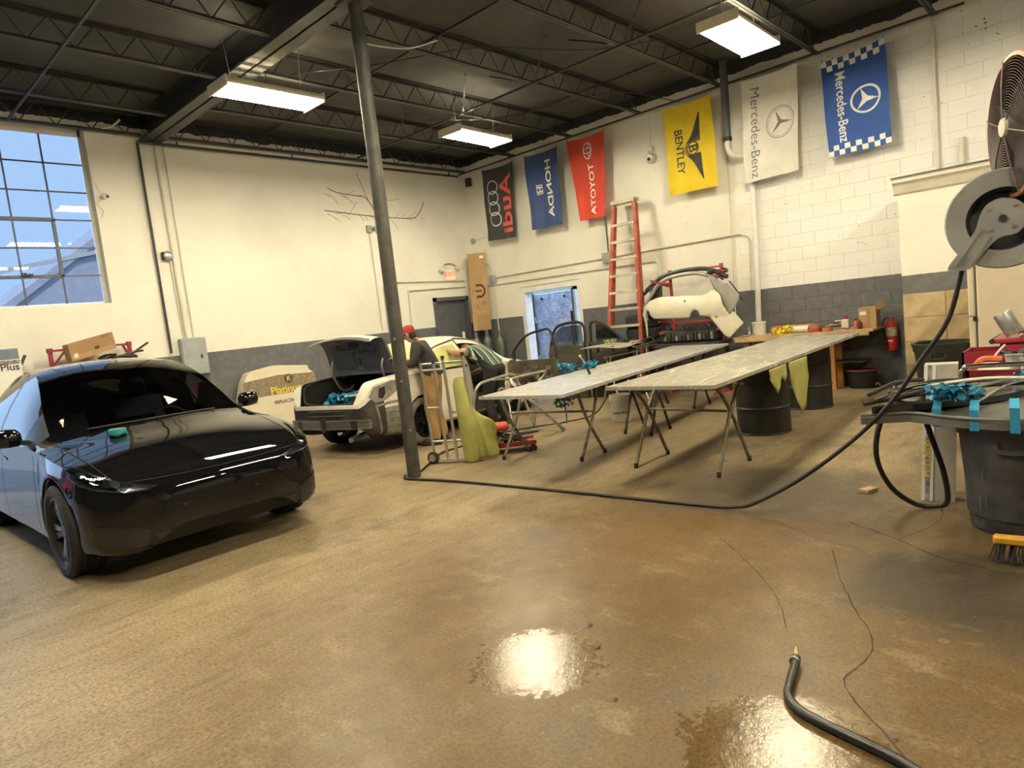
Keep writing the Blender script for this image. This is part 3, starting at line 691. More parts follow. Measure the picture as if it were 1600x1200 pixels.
r = thing('fire_alarm_horn', 'round grey horn on the conduits right of the big window', 'alarm', (4.21, 11.1, 3.14))
MB().lathe([(0, -.07), (.05, -.07), (.075, -.05), (.08, 0)], 20, axis='y').build('bell', m_galv, r, 40); MB().box(-.08, -.05, -.06, 0, -.06, .06).build('bracket', m_black, r)
r = thing('wall_switch', 'small grey switch box with a camera beside the tall post', 'switch', (8.13, 11.11, 3.66))
MB().box(-.06, .05, -.04, 0, -.08, .06).build('plate', m_jb, r); MB().ball((.1, -.05, .0), .045).build('dome', m_galv, r, 50); MB().tube([(.12, -.03, -.02), (.2, -.01, -.1), (.26, -.01, -.14)], .006, 5, 4).build('cable', m_black, r)
r = thing('wall_sensor', 'small round sensor on the corner wall under the black flag', 'sensor', (10.88, 10.96, 3.42))
MB().lathe([(0, -.06), (.05, -.06), (.06, 0)], 16, axis='x').build('dome', m_jb, r, 40); MB().tube([(-.01, -.05, 0), (0, -.4, .03), (0, -.7, .02)], .006, 5, 4).build('cable', m_cond, r)
r = thing('wall_sensor', 'round off-white sensor hanging left of the yellow flag', 'sensor', (10.88, 6.24, 4.14))
MB().lathe([(0, -.09), (.06, -.085), (.085, -.05), (.09, 0)], 18, axis='x').build('dome', m_offw, r, 40); MB().cyl((-.08, 0, -.02), (-.1, 0, -.025), .03).build('lens', m_black, r)
MB().box(-.03, .0, -.05, .05, .12, .2).build('bracket', m_cond, r)
# exit sign with two lamp heads
r = thing('exit_sign', 'lit orange exit sign with twin lamp heads above the grey door', 'exit sign', (10.12, 11.1, 2.56))
MB().box(-.16, .16, -.05, 0, 0, .25, .008).build('case', m_white, r)
MB().box(-.14, .14, -.054, -.05, .02, .23).build('face', emit('exit_face', (1.0, .42, .25), .75), r)
lettering(MB(), 'EXIT', .155, lambda a, b: (a, -.057, .135 + b), .012).build('lettering', emit('exit_letters', (1.0, .10, .05), .9), r)
for s in (-1, 1):
    h = MB().lathe([(0, .05), (.035, .05), (.055, 0), (.05, -.03), (0, -.03)], 14, axis='y').xf(lambda p: V(p.x + s * .24, -p.y - .06, p.z + .24 + (0 if s < 0 else .05))).build('lamp_head', m_white, r, 40)
MB().tube([(-.15, -.02, .26), (-.1, -.02, .36), (.1, -.02, .37), (.2, -.02, .33)], .012, 6, 4).build('arm', m_galv, r)
# electrical panel
r = thing('electrical_panel', 'grey electrical panel on the far wall behind the black car', 'electrical panel', (4.37, 11.1, 1.23))
MB().box(-.20, .20, -.10, .0, 0, .60, .01).build('case', m_jb, r); MB().box(-.185, .185, -.112, -.10, .015, .585, .004).build('door', m_jb, r)
MB().box(.08, .11, -.12, -.11, .26, .32).build('latch', m_black, r)
# dried vine still clinging to the wall
m_vine = M('dried_vine', (.16, .12, .07), .9)
r = thing('dried_vine', 'dry brown vine stems clinging to the bare far wall behind the post', 'vine', (8.29, 11.115, 3.86))
rv = random.Random(5); vm = MB()
def stem(pts, rad): vm.tube([V(x - 8.29, -.008, z - 3.86) for x, z in pts], rad, 5, 4)
stem([(7.31, 4.41), (7.47, 4.34), (7.75, 4.31), (8.12, 4.28), (8.22, 4.2), (8.36, 4.0), (8.5, 3.9)], .007)
stem([(7.18, 3.98), (7.62, 3.95), (8.14, 3.92), (8.69, 3.9), (9.2, 3.9), (9.37, 3.93), (9.52, 4.06), (9.65, 4.25)], .008)
stem([(8.22, 4.2), (8.1, 4.5), (8.0, 4.75)], .004); stem([(9.0, 4.3), (8.7, 4.25), (8.5, 4.35)], .004)
for k in range(34):
    x = rv.uniform(7.2, 9.55); z0 = 3.92 if rv.random() < .6 else 4.3; a = rv.uniform(-1.2, 1.2); L = rv.uniform(.08, .25)
    if z0 > 4 and x > 8.2: continue
    stem([(x, z0), (x + L * .6, z0 + L * .5 * a), (x + L, z0 + L * a)], .003)
vm.build('stems', m_vine, r)
# ------------------------------------------------------------------ car bodies
from mathutils.bvhtree import BVHTree
class CarBody:
    """lofted body: s runs from nose (0) to tail (L); t: 0-1 underside edge, 1-2 lower side, 2-3 upper side, 3-4 shoulder to rail, 4-6 rail to centre"""
    ROWS = [0, .5, 1, 1.25, 1.5, 1.75, 2, 2.25, 2.5, 2.75, 3, 3.2, 3.5, 3.8, 4, 4.3, 4.65, 5, 5.35, 5.7, 6]
    def __init__(s, L, ztop, zbot, w, belt, rail_w, rail_z, axles, arch_r, axle_z, zmid=.58, shift=None, crown=.03, stations=None):
        s.L = L; s.ztop, s.zbot, s.w, s.belt, s.rw, s.rz = map(pchip, (ztop, zbot, w, belt, rail_w, rail_z))
        s.axles = axles; s.ar = arch_r; s.az = axle_z; s.zmid = zmid; s.shift = pchip(shift) if shift else (lambda q: 0); s.crown = crown
        st = set()
        for i in range(15): st.add(round(.30 * (1 - math.cos(math.pi / 2 * i / 14)), 4)); st.add(round(L - .30 * (1 - math.cos(math.pi / 2 * i / 14)), 4))
        x = .3
        while x < L - .3: st.add(round(x, 4)); x += .075
        for a in axles:
            for k in range(-20, 21): st.add(round(a + arch_r * math.sin(k / 20 * math.pi / 2) - s.shift(a), 4))
        for v in (stations or []): st.add(v)
        s.st = sorted(v for v in st if 0 <= v <= L)
        s.st = [v for i, v in enumerate(s.st) if i == 0 or v - s.st[i - 1] > .004]
    def section(s, q):
        w = s.w(q); zb = s.zbot(q); y = q + s.shift(q); zl = zb
        for a in s.axles:
            if abs(y - a) < s.ar: zl = max(zl, s.az + math.sqrt(max(0, s.ar ** 2 - (y - a) ** 2)))
        zt = s.ztop(q); bz = min(s.belt(q), zt); rz = min(s.rz(q), zt); rw = min(s.rw(q), w)
        bz = max(bz, zl + .04) if zl > zb else bz
        zm = min(max(s.zmid, zl + .02), zl + (bz - zl) * .6) if bz > zl else zl
        zm = max(zm, zl)
        inset = .86 if zl <= zb + 1e-4 else .97
        return [(w * inset, zl), (w * .985, zl + min(.05, (zm - zl) * .4)), (w, zm), (w * .965, bz), (rw, rz), (rw * .55, rz + (zt - rz) * .80), (0, zt)]
    def pt(s, q, t, side=1):
        P = s.section(q)
        if t >= 6: x, z = P[6]
        else:
            i = int(t); f = t - i
            if i < 3:
                p0 = P[max(i - 1, 0)]; p1 = P[i]; p2 = P[i + 1]; p3 = P[min(i + 2, 3)]
            elif i == 3: p0 = p1 = P[3]; p2 = p3 = P[4]; p0 = (2 * p1[0] - p2[0], 2 * p1[1] - p2[1]); p3 = (2 * p2[0] - p1[0], 2 * p2[1] - p1[1])
            else:
                p1 = P[i]; p2 = P[i + 1]; p0 = P[4] if i == 4 else P[4]; p3 = P[6] if i == 4 else (-P[5][0], P[5][1])
            def c(k): return .5 * (2 * p1[k] + (p2[k] - p0[k]) * f + (2 * p0[k] - 5 * p1[k] + 4 * p2[k] - p3[k]) * f * f + (3 * p1[k] - p0[k] - 3 * p2[k] + p3[k]) * f ** 3)
            x, z = c(0), c(1)
            if i == 3: x += s.crown * 4 * f * (1 - f) * min(1, max(0, (P[4][1] - P[3][1]) / .3))
        wf = max(.05, s.w(q)); y = q + s.shift(q) * (x / wf) ** 2
        return V(side * x, y, z)
    def build(s, classify):
        """classify(s_mid, t_mid, side) -> part key or None; returns {key: MB} and a BVH of the whole skin"""
        parts = {}; allv = []; allf = []
        grids = {}
        for side in (-1, 1): grids[side] = [[s.pt(q, t, side) for t in s.ROWS] for q in s.st]
        for side in (-1, 1):
            G = grids[side]
            for i in range(len(s.st) - 1):
                for j in range(len(s.ROWS) - 1):
                    qd = [G[i][j], G[i + 1][j], G[i + 1][j + 1], G[i][j + 1]]
                    if side < 0: qd = qd[::-1]
                    k = len(allv); allv += qd; allf.append((k, k + 1, k + 2, k + 3))
                    key = classify((s.st[i] + s.st[i + 1]) / 2, (s.ROWS[j] + s.ROWS[j + 1]) / 2, side)
                    if key: parts.setdefault(key, MB()).add(qd, [(0, 1, 2, 3)])
        for i, tip in ((0, -1), (len(s.st) - 1, 99)):          # close nose and tail
            for j in range(len(s.ROWS) - 1):
                qd = [grids[-1][i][j], grids[1][i][j], grids[1][i][j + 1], grids[-1][i][j + 1]]
                k = len(allv); allv += qd; allf.append((k, k + 1, k + 2, k + 3))
                key = classify(s.st[i], (s.ROWS[j] + s.ROWS[j + 1]) / 2, 0)
                if key: parts.setdefault(key, MB()).add(qd, [(0, 1, 2, 3)])
        s.bvh = BVHTree.FromPolygons(allv, allf); return parts
    def drape(s, poly, view, off=.004, sub=.04, back=False, thick=0.0):
        """lay a flat outline on the skin. view 'front': (x, z); 'side-'/'side+': (y, z); 'top': (x, y); 'rear': (x, z)"""
        me = bpy.data.meshes.new('d'); me.from_pydata([(a, b, 0) for a, b in poly], [], [tuple(range(len(poly)))]); bm = bmesh.new(); bm.from_mesh(me); bpy.data.meshes.remove(me)
        bmesh.ops.triangulate(bm, faces=bm.faces)
        for _ in range(5):
            ed = [e for e in bm.edges if e.calc_length() > sub]
            if not ed: break
            bmesh.ops.subdivide_edges(bm, edges=ed, cuts=1); bmesh.ops.triangulate(bm, faces=[f for f in bm.faces if len(f.verts) > 3])
        bm.verts.index_update(); mb = MB(); vs = []
        for v in bm.verts:
            a, b = v.co.x, v.co.y
            o, d = {'front': (V(a, -3, b), V(0, 1, 0)), 'rear': (V(a, 9, b), V(0, -1, 0)), 'side-': (V(-4, a, b), V(1, 0, 0)), 'side+': (V(4, a, b), V(-1, 0, 0)), 'top': (V(a, b, 5), V(0, 0, -1))}[view]
            h = s.bvh.ray_cast(o, d)
            if h[0] is None:
                h = s.bvh.find_nearest(o + d * (3.2 if view in ('front',) else 4))
            n = h[1]
            if n.dot(d) > 0: n = -n
            vs.append(h[0] + n * off)
        mb.add(vs, [tuple(v.index for v in f.verts) for f in bm.faces]); bm.free(); return mb
    def line(s, pts, view, w=.006, off=.003):
        """thin shut line laid on the skin"""
        P = []
        pp = catmull([V(a, b, 0) for a, b in pts], 6)
        for p in pp:
            a, b = p.x, p.y
            o, d = {'front': (V(a, -3, b), V(0, 1, 0)), 'rear': (V(a, 9, b), V(0, -1, 0)), 'side-': (V(-4, a, b), V(1, 0, 0)), 'side+': (V(4, a, b), V(-1, 0, 0)), 'top': (V(a, b, 5), V(0, 0, -1))}[view]
            h = s.bvh.ray_cast(o, d)
            if h[0] is not None:
                n = h[1] if h[1].dot(d) < 0 else -h[1]; P.append((h[0] + n * off, n))
        mb = MB(); vs = []
        for i, (p, n) in enumerate(P):
            t = (P[min(i + 1, len(P) - 1)][0] - P[max(i - 1, 0)][0]).normalized(); sd = t.cross(n).normalized()
            vs += [p + sd * w / 2, p - sd * w / 2]
        return mb.add(vs, [(2 * i, 2 * i + 2, 2 * i + 3, 2 * i + 1) for i in range(len(P) - 1)])
m_tire = M('tyre_rubber', (.016, .016, .017), .75, var=.3, bmp=.2)
m_rimd = M('grey_alloy', (.30, .31, .34), .3, .9, var=.1)
m_rimk = M('dark_alloy', (.03, .03, .035), .35, .6)
def wheel(parent, x, y, r=.355, w=.24, side=1, rim=True, spokes=10, steer=0.0, dirty=None):
    root = bpy.data.objects.new('wheel', None); COL.objects.link(root); root.parent = parent; root.location = (x, y, r); root.rotation_euler = (0, 0, steer)
    h = w / 2; t = MB()
    prof = [(r * .70, -h * .8), (r * .80, -h), (r * .93, -h * .98), (r * .985, -h * .8)]
    for k in range(5):
        c = -h * .66 + k * h * .33; prof += [(r, c - h * .12), (r, c + h * .12), (r - .008, c + h * .13), (r - .008, c + h * .2)]
    prof += [(r * .985, h * .8), (r * .93, h * .98), (r * .80, h), (r * .70, h * .8)]
    t.lathe(prof, 40, axis='x'); t.build('tyre', dirty or m_tire, root, 35)
    t = MB().lathe([(r * .70, -h * .8), (r * .66, -h * .3), (r * .66, h * .3), (r * .70, h * .8), (r * .72, h * .86), (r * .69, h * .86)], 40, axis='x')
    if side < 0: t.xf(lambda p: V(-p.x, p.y, p.z))
    t.build('rim_barrel', m_rimk if rim else m_tire, root, 40)
    MB().cyl((side * -.02, 0, 0), (side * .02, 0, 0), r * .5, n=20).build('brake_disc', m_rimk, root, 40)
    sp = MB(); xo = side * h * .72
    for k in range(spokes):
        a = 2 * math.pi * k / spokes; da = .20
        def rp(rr, aa, xx): return V(xx, rr * math.cos(aa), rr * math.sin(aa))
        tw = .16 * (1 if k % 2 else -1) + .18
        vs = [rp(r * .15, a - .26, xo * .85), rp(r * .15, a + .26, xo * .85), rp(r * .69, a + tw + .13, xo), rp(r * .69, a + tw - .13, xo),
              rp(r * .15, a - .26, xo * .5), rp(r * .15, a + .26, xo * .5), rp(r * .69, a + tw + .13, xo * .7), rp(r * .69, a + tw - .13, xo * .7)]
        o = MB().add(vs, [(0, 1, 2, 3), (7, 6, 5, 4), (0, 4, 5, 1), (1, 5, 6, 2), (2, 6, 7, 3), (3, 7, 4, 0)]).build('spoke', m_rimd if (k % 2 == 0 and rim) else m_rimk, root)
    MB().cyl((xo * .4, 0, 0), (xo * .92, 0, 0), r * .17, n=16).build('hub_cap', m_rimk, root, 40)
    return root
# ------------------------------------------------------------------ black electric crossover
m_bpaint, nt_, b_ = newmat('black_car_paint'); b_.inputs['Base Color'].default_value = (.0045, .0045, .006, 1); b_.inputs['Roughness'].default_value = .28
b_.inputs['Coat Weight'].default_value = 1.0; b_.inputs['Coat Roughness'].default_value = .012; b_.inputs['Specular IOR Level'].default_value = .0
bump(nt_, b_, noise(nt_, coords(nt_), 3.5, 2), .02, .01)
m_bglass = thin_glass('tinted_car_glass', (.30, .33, .38)); m_btrim = M('satin_black_trim', (.012, .012, .013), .45)
m_roofg, nt_, b_ = newmat('black_roof_glass'); b_.inputs['Base Color'].default_value = (.006, .007, .009, 1); b_.inputs['Roughness'].default_value = .03; b_.inputs['Specular IOR Level'].default_value = .8
tes = CarBody(4.75,
    ztop=[(0, .585), (.02, .655), (.06, .70), (.12, .74), (.25, .795), (.6, .91), (1.0, 1.0), (1.22, 1.06), (1.6, 1.29), (2.0, 1.50), (2.3, 1.585), (2.75, 1.622), (3.3, 1.59), (3.9, 1.44), (4.35, 1.235), (4.62, 1.12), (4.72, .95), (4.75, .7)],
    zbot=[(0, .36), (.03, .27), (.08, .225), (.25, .20), (.6, .19), (2.4, .19), (4.2, .22), (4.6, .32), (4.75, .6)],
    w=[(0, .46), (.015, .56), (.05, .67), (.12, .775), (.25, .865), (.5, .925), (.9, .95), (1.6, .945), (2.4, .95), (3.4, .955), (4.0, .95), (4.4, .90), (4.65, .80), (4.75, .62)],
    belt=[(0, .56), (.05, .655), (.12, .70), (.3, .765), (.6, .86), (.9, .915), (1.3, .945), (1.8, .96), (2.6, 1.0), (3.4, 1.06), (4.1, 1.08), (4.6, 1.02), (4.75, .72)],
    rail_w=[(0, .40), (.05, .56), (.12, .67), (.3, .74), (.8, .77), (1.15, .79), (1.5, .755), (1.9, .68), (2.3, .615), (3.0, .59), (3.8, .60), (4.3, .64), (4.75, .55)],
    rail_z=[(0, .575), (.03, .655), (.1, .715), (.3, .795), (.8, .925), (1.15, .985), (1.5, 1.17), (1.9, 1.40), (2.3, 1.525), (2.8, 1.56), (3.4, 1.51), (3.9, 1.35), (4.3, 1.16), (4.6, 1.06), (4.75, .7)],
    axles=(.86, 3.75), arch_r=.41, axle_z=.355, zmid=.60, shift=[(0, 0), (.4, .02), (1.0, .20), (1.6, .20), (2.4, .12), (3.0, 0), (4.2, -.1), (4.75, -.08)])
def cls(q, t, side):
    if t > 4.1:
        if q < .20: return 'bumper'
        if q < 1.13: return 'hood'
        if 1.19 < q < 2.22: return 'windshield'
        if 2.26 < q < 3.45: return 'roof_glass'
        if 3.5 < q < 4.35: return 'rear_glass'
        return 'body'
    if 3 < t < 3.95:
        if 1.52 < q < 2.55 and not (q < 1.6): return 'side_glass'
        if 2.63 < q < 3.95: return 'side_glass'
        if 1.25 < q: return 'pillar'
    if q < .32 and t < 3.0: return 'bumper'
    if 1.35 < q < 2.55 and 1 < t < 3: return 'front_door'
    if 2.55 < q < 3.42 and 1 < t < 3: return 'rear_door'
    if 1.28 < q < 3.35 and t < 1: return 'sill'
    return 'body'
suv = thing('black_suv', 'glossy black electric crossover SUV parked nose-out at the left', 'car', (2.11, 5.08, 0))
P = tes.build(cls)
mats_ = dict(body=m_bpaint, hood=m_bpaint, bumper=m_bpaint, windshield=m_bglass, roof_glass=m_roofg, rear_glass=m_roofg, side_glass=m_bglass, pillar=m_btrim, front_door=m_bpaint, rear_door=m_bpaint, sill=m_btrim)
sub = {}
for k, mb in P.items(): sub[k] = mb.split(k, mats_[k], suv, 40)[0]
# shut lines, lamps and lower fascia, laid on the skin
m_gap = M('shut_line_black', (.001, .001, .001), .9)
for sd in (-1, 1):
    tes.line([(sd * .70, .13), (sd * .735, .3), (sd * .775, .8), (sd * .79, 1.28)], 'top', .008).build('shut_line', m_gap, sub['hood'])
tes.line([(-.70, .13), (-.4, .085), (0, .07), (.4, .085), (.70, .13)], 'top', .008).build('shut_line', m_gap, sub['hood'])
for vw in ('side-', 'side+'):
    for pts in ([(1.45, .30), (1.40, .6), (1.42, .90)], [(2.62, .27), (2.62, .6), (2.60, .97)], [(3.38, .42), (3.46, .7), (3.42, 1.02)]):
        tes.line(pts, vw, .008).build('shut_line', m_gap, sub['front_door'])
    for y in (2.38, 3.25): tes.drape([(y, .80), (y + .2, .815), (y + .2, .84), (y, .825)], vw, .006).build('door_handle', m_bpaint, sub['front_door'])
m_lens = thin_glass('headlamp_lens', (.75, .77, .8))
m_lampi = M('headlamp_inner', (.05, .05, .055), .25, .6)
m_chr = M('chrome', (.75, .75, .76), .12, 1.0, var=.05)
for sd in (-1, 1):
    out = [(.47, .672), (.58, .70), (.70, .745), (.79, .80), (.85, .865), (.885, .845), (.90, .79), (.875, .735), (.80, .695), (.68, .668), (.56, .655)]
    poly = [(sd * a, b) for a, b in out]
    h = tes.drape(poly, 'front', .003).build('headlight', m_lampi, suv, 60)
    tes.drape(poly, 'front', .012).build('lens', m_lens, h, 60)
    for cx_, cz_, rr in ((.80, .765, .036), (.715, .725, .028), (.85, .80, .024)):
        hp = tes.drape([(sd * (cx_ + rr * math.cos(a)), cz_ + rr * math.sin(a) * .8) for a in [k * math.pi / 6 for k in range(12)]], 'front', .008).build('projector', m_chr if rr > .03 else m_rimd, h)
    tes.drape([(sd * a, b) for a, b in ((.54, .666), (.70, .682), (.82, .712), (.88, .75), (.87, .735), (.81, .700), (.69, .671))], 'front', .008).build('daytime_strip', m_rimd, h)
    # corner slot and trim blade
    tes.drape([(sd * a, b) for a, b in ((.60, .40), (.86, .455), (.875, .425), (.62, .375))], 'front', .005).build('corner_slot', m_rimk, suv)
    tes.drape([(sd * a, b) for a, b in ((.58, .385), (.86, .425), (.84, .30), (.60, .265))], 'front', .003).build('corner_recess', m_btrim, suv)
tes.drape([(-.56, .345), (.56, .345), (.50, .235), (-.50, .235)], 'front', .004).build('lower_grille', m_btrim, suv)
tes.drape([(-.62, .262), (-.3, .238), (.3, .238), (.62, .262), (.60, .246), (.3, .222), (-.3, .222), (-.60, .246)], 'front', .008).build('lip_trim', m_rimk, suv)
for x in (-.34, .2): tes.drape([(x, .49), (x + .04, .49), (x + .04, .51), (x, .51)], 'front', .004).build('bumper_sensor', m_rimk, suv)
# inside: dark floor pan, dashboard, seats, steering wheel
m_int = M('dark_interior', (.03, .03, .034), .7)
MB().box(-.76, .76, .25, 4.5, .20, .50).build('underbody', m_int, suv)
MB().box(-.72, .72, 1.45, 1.85, .62, .93, .06).build('dashboard', m_int, suv, 40)
for x in (-.38, .38):
    MB().box(x - .25, x + .25, 2.25, 2.75, .42, .62, .06).build('seat', m_int, suv, 40)
    MB().prism([(2.68, .55), (2.9, .55), (3.05, 1.15), (2.93, 1.18)], lambda u, v, d: (d, u, v), x - .24, x + .24).build('seat_back', m_int, suv)
    MB().box(x - .13, x + .13, 2.97, 3.07, 1.2, 1.38, .04).build('head_rest', m_int, suv, 40)
MB().tube([(.38 + .17 * math.cos(a), 2.02 + .05 * math.sin(a), .92 + .15 * math.sin(a)) for a in [k * math.pi / 10 for k in range(20)]], .014, 6, 0, True).build('steering_wheel', m_int, suv)
MB().box(-.16, .16, 1.78, 1.80, .88, 1.06).build('centre_screen', m_roofg, suv)
for sd in (-1, 1):
    mr = MB()
    mr.rings([[V(sd * (x0 + .5 * 0 + wv * math.cos(a) * 0 + 0), y0 + dy * math.cos(a), z0 + dz * math.sin(a)) for a in [k * math.pi / 8 for k in range(16)]]
              for x0, y0, z0, dy, dz in ((.93, 1.66, 1.035, .03, .05), (.96, 1.655, 1.05, .07, .072), (1.03, 1.655, 1.055, .085, .078), (1.10, 1.665, 1.055, .075, .072), (1.135, 1.68, 1.05, .03, .04)) for wv in (0,)])
    o = mr.build('wing_mirror', m_bpaint, suv, 50)
    MB().obox((sd * .86, 1.66, .985), (sd * .98, 1.66, 1.015), .08, .04).build('mirror_foot', m_btrim, o)
    MB().prism([(.97, 1.0), (1.12, 1.0), (1.12, 1.105), (.97, 1.11)], lambda u, v, d: (sd * u, d, v), 1.725, 1.745).build('mirror_glass', m_chr, o)
    for y in (.86, 3.75): wheel(suv, sd * .835, y, .355, .25, sd)
MB().tube([(-.55, 1.245, 1.055), (.0, 1.19, 1.06), (.5, 1.25, 1.05)], .008, 5, 4).build('wiper', m_btrim, suv)
# roll of teal masking tape on the hood
h = tes.bvh.ray_cast(V(-.40, 1.02, 4), V(0, 0, -1))[0]
m_teal = M('teal_masking_tape', (.02, .30, .33), .55)
r = thing('tape_roll', 'teal roll of masking tape left on the hood of the black car', 'tape roll', (2.11 + h.x, 5.08 + h.y, h.z))
MB().lathe([(.035, .0), (.062, .0), (.065, .004), (.065, .045), (.062, .049), (.035, .049), (.035, 0)], 24).build('tape', m_teal, r, 40)
MB().lathe([(.033, .001), (.038, .001), (.038, .051), (.033, .051), (.033, .001)], 24).build('core', M('kraft_core', (.45, .33, .2), .8), r, 40)
# ------------------------------------------------------------------ white sedan under repair (seen from its rear right corner)
m_prim = M('cream_white_paint', (.74, .70, .585), .42, var=.12, scale=3, coat=.2)
m_bare = M('bare_grey_steel', (.25, .235, .20), .45, .35, var=.45, scale=9)
m_dirtd = M('dark_bare_metal', (.045, .043, .04), .5, .2, var=.5, scale=7)
m_olive = M('masking_film', (.42, .42, .13), .55, var=.2, scale=4)
m_paper = M('masking_paper', (.60, .56, .28), .7, var=.15, scale=5)
m_btape = M('blue_tape', (.03, .28, .42), .6)
sed = CarBody(4.58,
    ztop=[(0, .56), (.03, .64), (.12, .72), (.35, .79), (.8, .90), (1.1, .96), (1.5, 1.18), (1.85, 1.36), (2.2, 1.425), (2.6, 1.43), (3.0, 1.37), (3.4, 1.21), (3.75, 1.055), (4.1, 1.03), (4.42, 1.0), (4.52, .92), (4.58, .72)],
    zbot=[(0, .42), (.05, .28), (.2, .21), (.6, .19), (4.0, .21), (4.35, .26), (4.5, .32), (4.58, .40)],
    w=[(0, .50), (.05, .66), (.15, .77), (.35, .84), (.8, .88), (1.5, .885), (3.0, .885), (3.8, .875), (4.2, .84), (4.42, .78), (4.53, .70), (4.58, .60)],
    belt=[(0, .56), (.1, .66), (.35, .74), (.8, .82), (1.2, .88), (2.0, .93), (3.0, .965), (3.6, .985), (4.1, .97), (4.42, .93), (4.58, .70)],
    rail_w=[(0, .42), (.2, .62), (.8, .69), (1.1, .72), (1.5, .66), (1.9, .58), (2.4, .55), (3.0, .55), (3.4, .60), (3.75, .66), (4.3, .64), (4.58, .50)],
    rail_z=[(0, .56), (.1, .68), (.35, .775), (.8, .88), (1.1, .93), (1.5, 1.13), (1.85, 1.31), (2.3, 1.375), (2.7, 1.37), (3.0, 1.31), (3.4, 1.15), (3.75, 1.02), (4.1, 1.0), (4.42, .97), (4.58, .70)],
    axles=(.90, 3.65), arch_r=.365, axle_z=.32, zmid=.62, shift=[(0, 0), (1.0, .14), (1.6, .14), (2.4, .06), (3.0, 0), (3.8, -.06), (4.58, 0)], stations=[3.78, 4.40])
def cls2(q, t, side):
    p = sed.pt(q, min(t, 6), 1)
    if q > 3.78 and t > 4.0: return None
    if t > 4.05:
        if q < 1.05: return 'hood'
        if 1.1 < q < 1.86: return 'windshield'
        if 3.02 < q < 3.76: return 'rear_window'
        if 1.86 <= q <= 3.02: return 'roof'
        return 'body'
    if side < 0 and 1.42 < q < 2.40 and t > .9 and (t < 3.9):
        return None
    if 3.05 < t < 3.85:
        if 1.55 < q < 2.36: return 'side_glass'
        if 2.46 < q < 3.42: return 'side_glass'
    if q > 4.34 and t < 2.62: return 'rear_panel'
    if 3.98 < q and t < 2.1: return 'inner_quarter'
    if q > 3.45 or (q > 3.3 and t > 3): return 'quarter_panel'
    if 2.40 < q < 3.40 and 1 < t < 3: return 'rear_door'
    return 'body'
HD = math.radians(11); RZ = HD + math.pi / 2
sx, sy = 5.56 + 3.65 * math.cos(HD), 7.96 + 3.65 * math.sin(HD)
sedan = thing('white_sedan', 'stripped cream-white sedan with raised trunk lid being prepared for paint', 'car', (sx, sy, 0), RZ)
P = sed.build(cls2)
mats_ = dict(body=m_prim, hood=m_prim, windshield=m_bglass, rear_window=m_paper, roof=m_prim, side_glass=m_olive, rear_panel=m_dirtd, inner_quarter=m_bare, quarter_panel=m_prim, rear_door=m_prim)
sp = {k: mb.split(k, mats_[k], sedan, 40)[0] for k, mb in P.items()}
for sd in (-1, 1):
    sed.line([(sd * .56, 3.05), (sd * .60, 3.4), (sd * .655, 3.74)], 'top', .035, .006).build('tape_edge', m_btape, sp['rear_window'])
sed.line([(-.64, 3.74), (0, 3.78), (.64, 3.74)], 'top', .05, .006).build('tape_edge', m_btape, sp['rear_window'])
# trunk tub, sill rubber, clutter
m_dark = M('trunk_lining', (.008, .008, .009), .85)
tb = MB()
for b in ((-.60, .60, 3.35, 4.40, .58, .61), (-.62, -.60, 3.35, 4.42, .44, .96), (.60, .62, 3.35, 4.42, .44, .96), (-.60, .60, 3.35, 3.38, .44, 1.0), (-.60, .60, 4.38, 4.40, .44, .69)): tb.box(*b)
tb.build('trunk_tub', m_dark, sedan)
MB().tube([(-.60, 3.80, 1.0), (-.62, 4.1, .985), (-.60, 4.36, .93), (-.53, 4.46, .78), (-.42, 4.49, .71), (0, 4.52, .695), (.42, 4.49, .71), (.53, 4.46, .78), (.60, 4.36, .93), (.62, 4.1, .985), (.60, 3.80, 1.0)], .016, 6, 5).build('trunk_seal', m_black, sedan)
# cabin: dark floor, seats, dash
MB().box(-.72, .72, .3, 3.3, .20, .42).build('floor_pan', m_dirtd, sedan)
MB().box(-.70, .70, 1.3, 1.6, .55, .86, .05).build('dashboard', m_int, sedan)
for x in (-.36, .36):
    MB().box(x - .24, x + .24, 2.0, 2.45, .40, .56, .05).build('seat', m_int, sedan); MB().prism([(2.38, .5), (2.56, .5), (2.72, 1.05), (2.62, 1.08)], lambda u, v, d: (d, u, v), x - .22, x + .22).build('seat_back', m_int, sedan)
    MB().box(x - .1, x + .1, 2.64, 2.74, 1.08, 1.22, .03).build('head_rest', m_int, sedan)
MB().box(-.66, .66, 3.0, 3.2, .42, .98, .05).build('rear_bench', m_int, sedan)
# trunk lid standing open: skin, inner frame with recesses, gooseneck hinges
lid = bpy.data.objects.new('trunk_lid', None); COL.objects.link(lid); lid.parent = sedan; lid.location = (0, 3.80, 1.03); lid.rotation_euler = (math.radians(74), 0, 0)
lp = [(0, 0), (.10, .012), (.30, .02), (.46, .01), (.56, -.03), (.61, -.10), (.63, -.20), (.62, -.27)]
lpf = catmull([V(a, b, 0) for a, b in lp], 4)
def lidpt(i, x, off=0.0):
    p = lpf[i]; e = 1 - .10 * (x / .62) ** 2 * (p.x / .6); sh = -.05 * (x / .62) ** 2
    return V(x * (1 - .05 * p.x), (p.x) * e, p.y + sh * .6 + off)
nx = 16
outer = MB().grid(lambda u, v: lidpt(round(v * (len(lpf) - 1)), -.62 + 1.24 * u, .012), nx, len(lpf) - 1); outer.build('outer_skin', m_prim, lid, 40)
m_lidin = M('grey_lid_inner', (.13, .135, .15), .45, .1, var=.3)
MB().grid(lambda u, v: lidpt(round(v * (len(lpf) - 1)), -.60 + 1.20 * u, -.014 - (.012 if (.1 < u < .9 and .08 < v < .55) else 0)), 30, len(lpf) - 1).build('inner_frame', m_lidin, lid, 25)
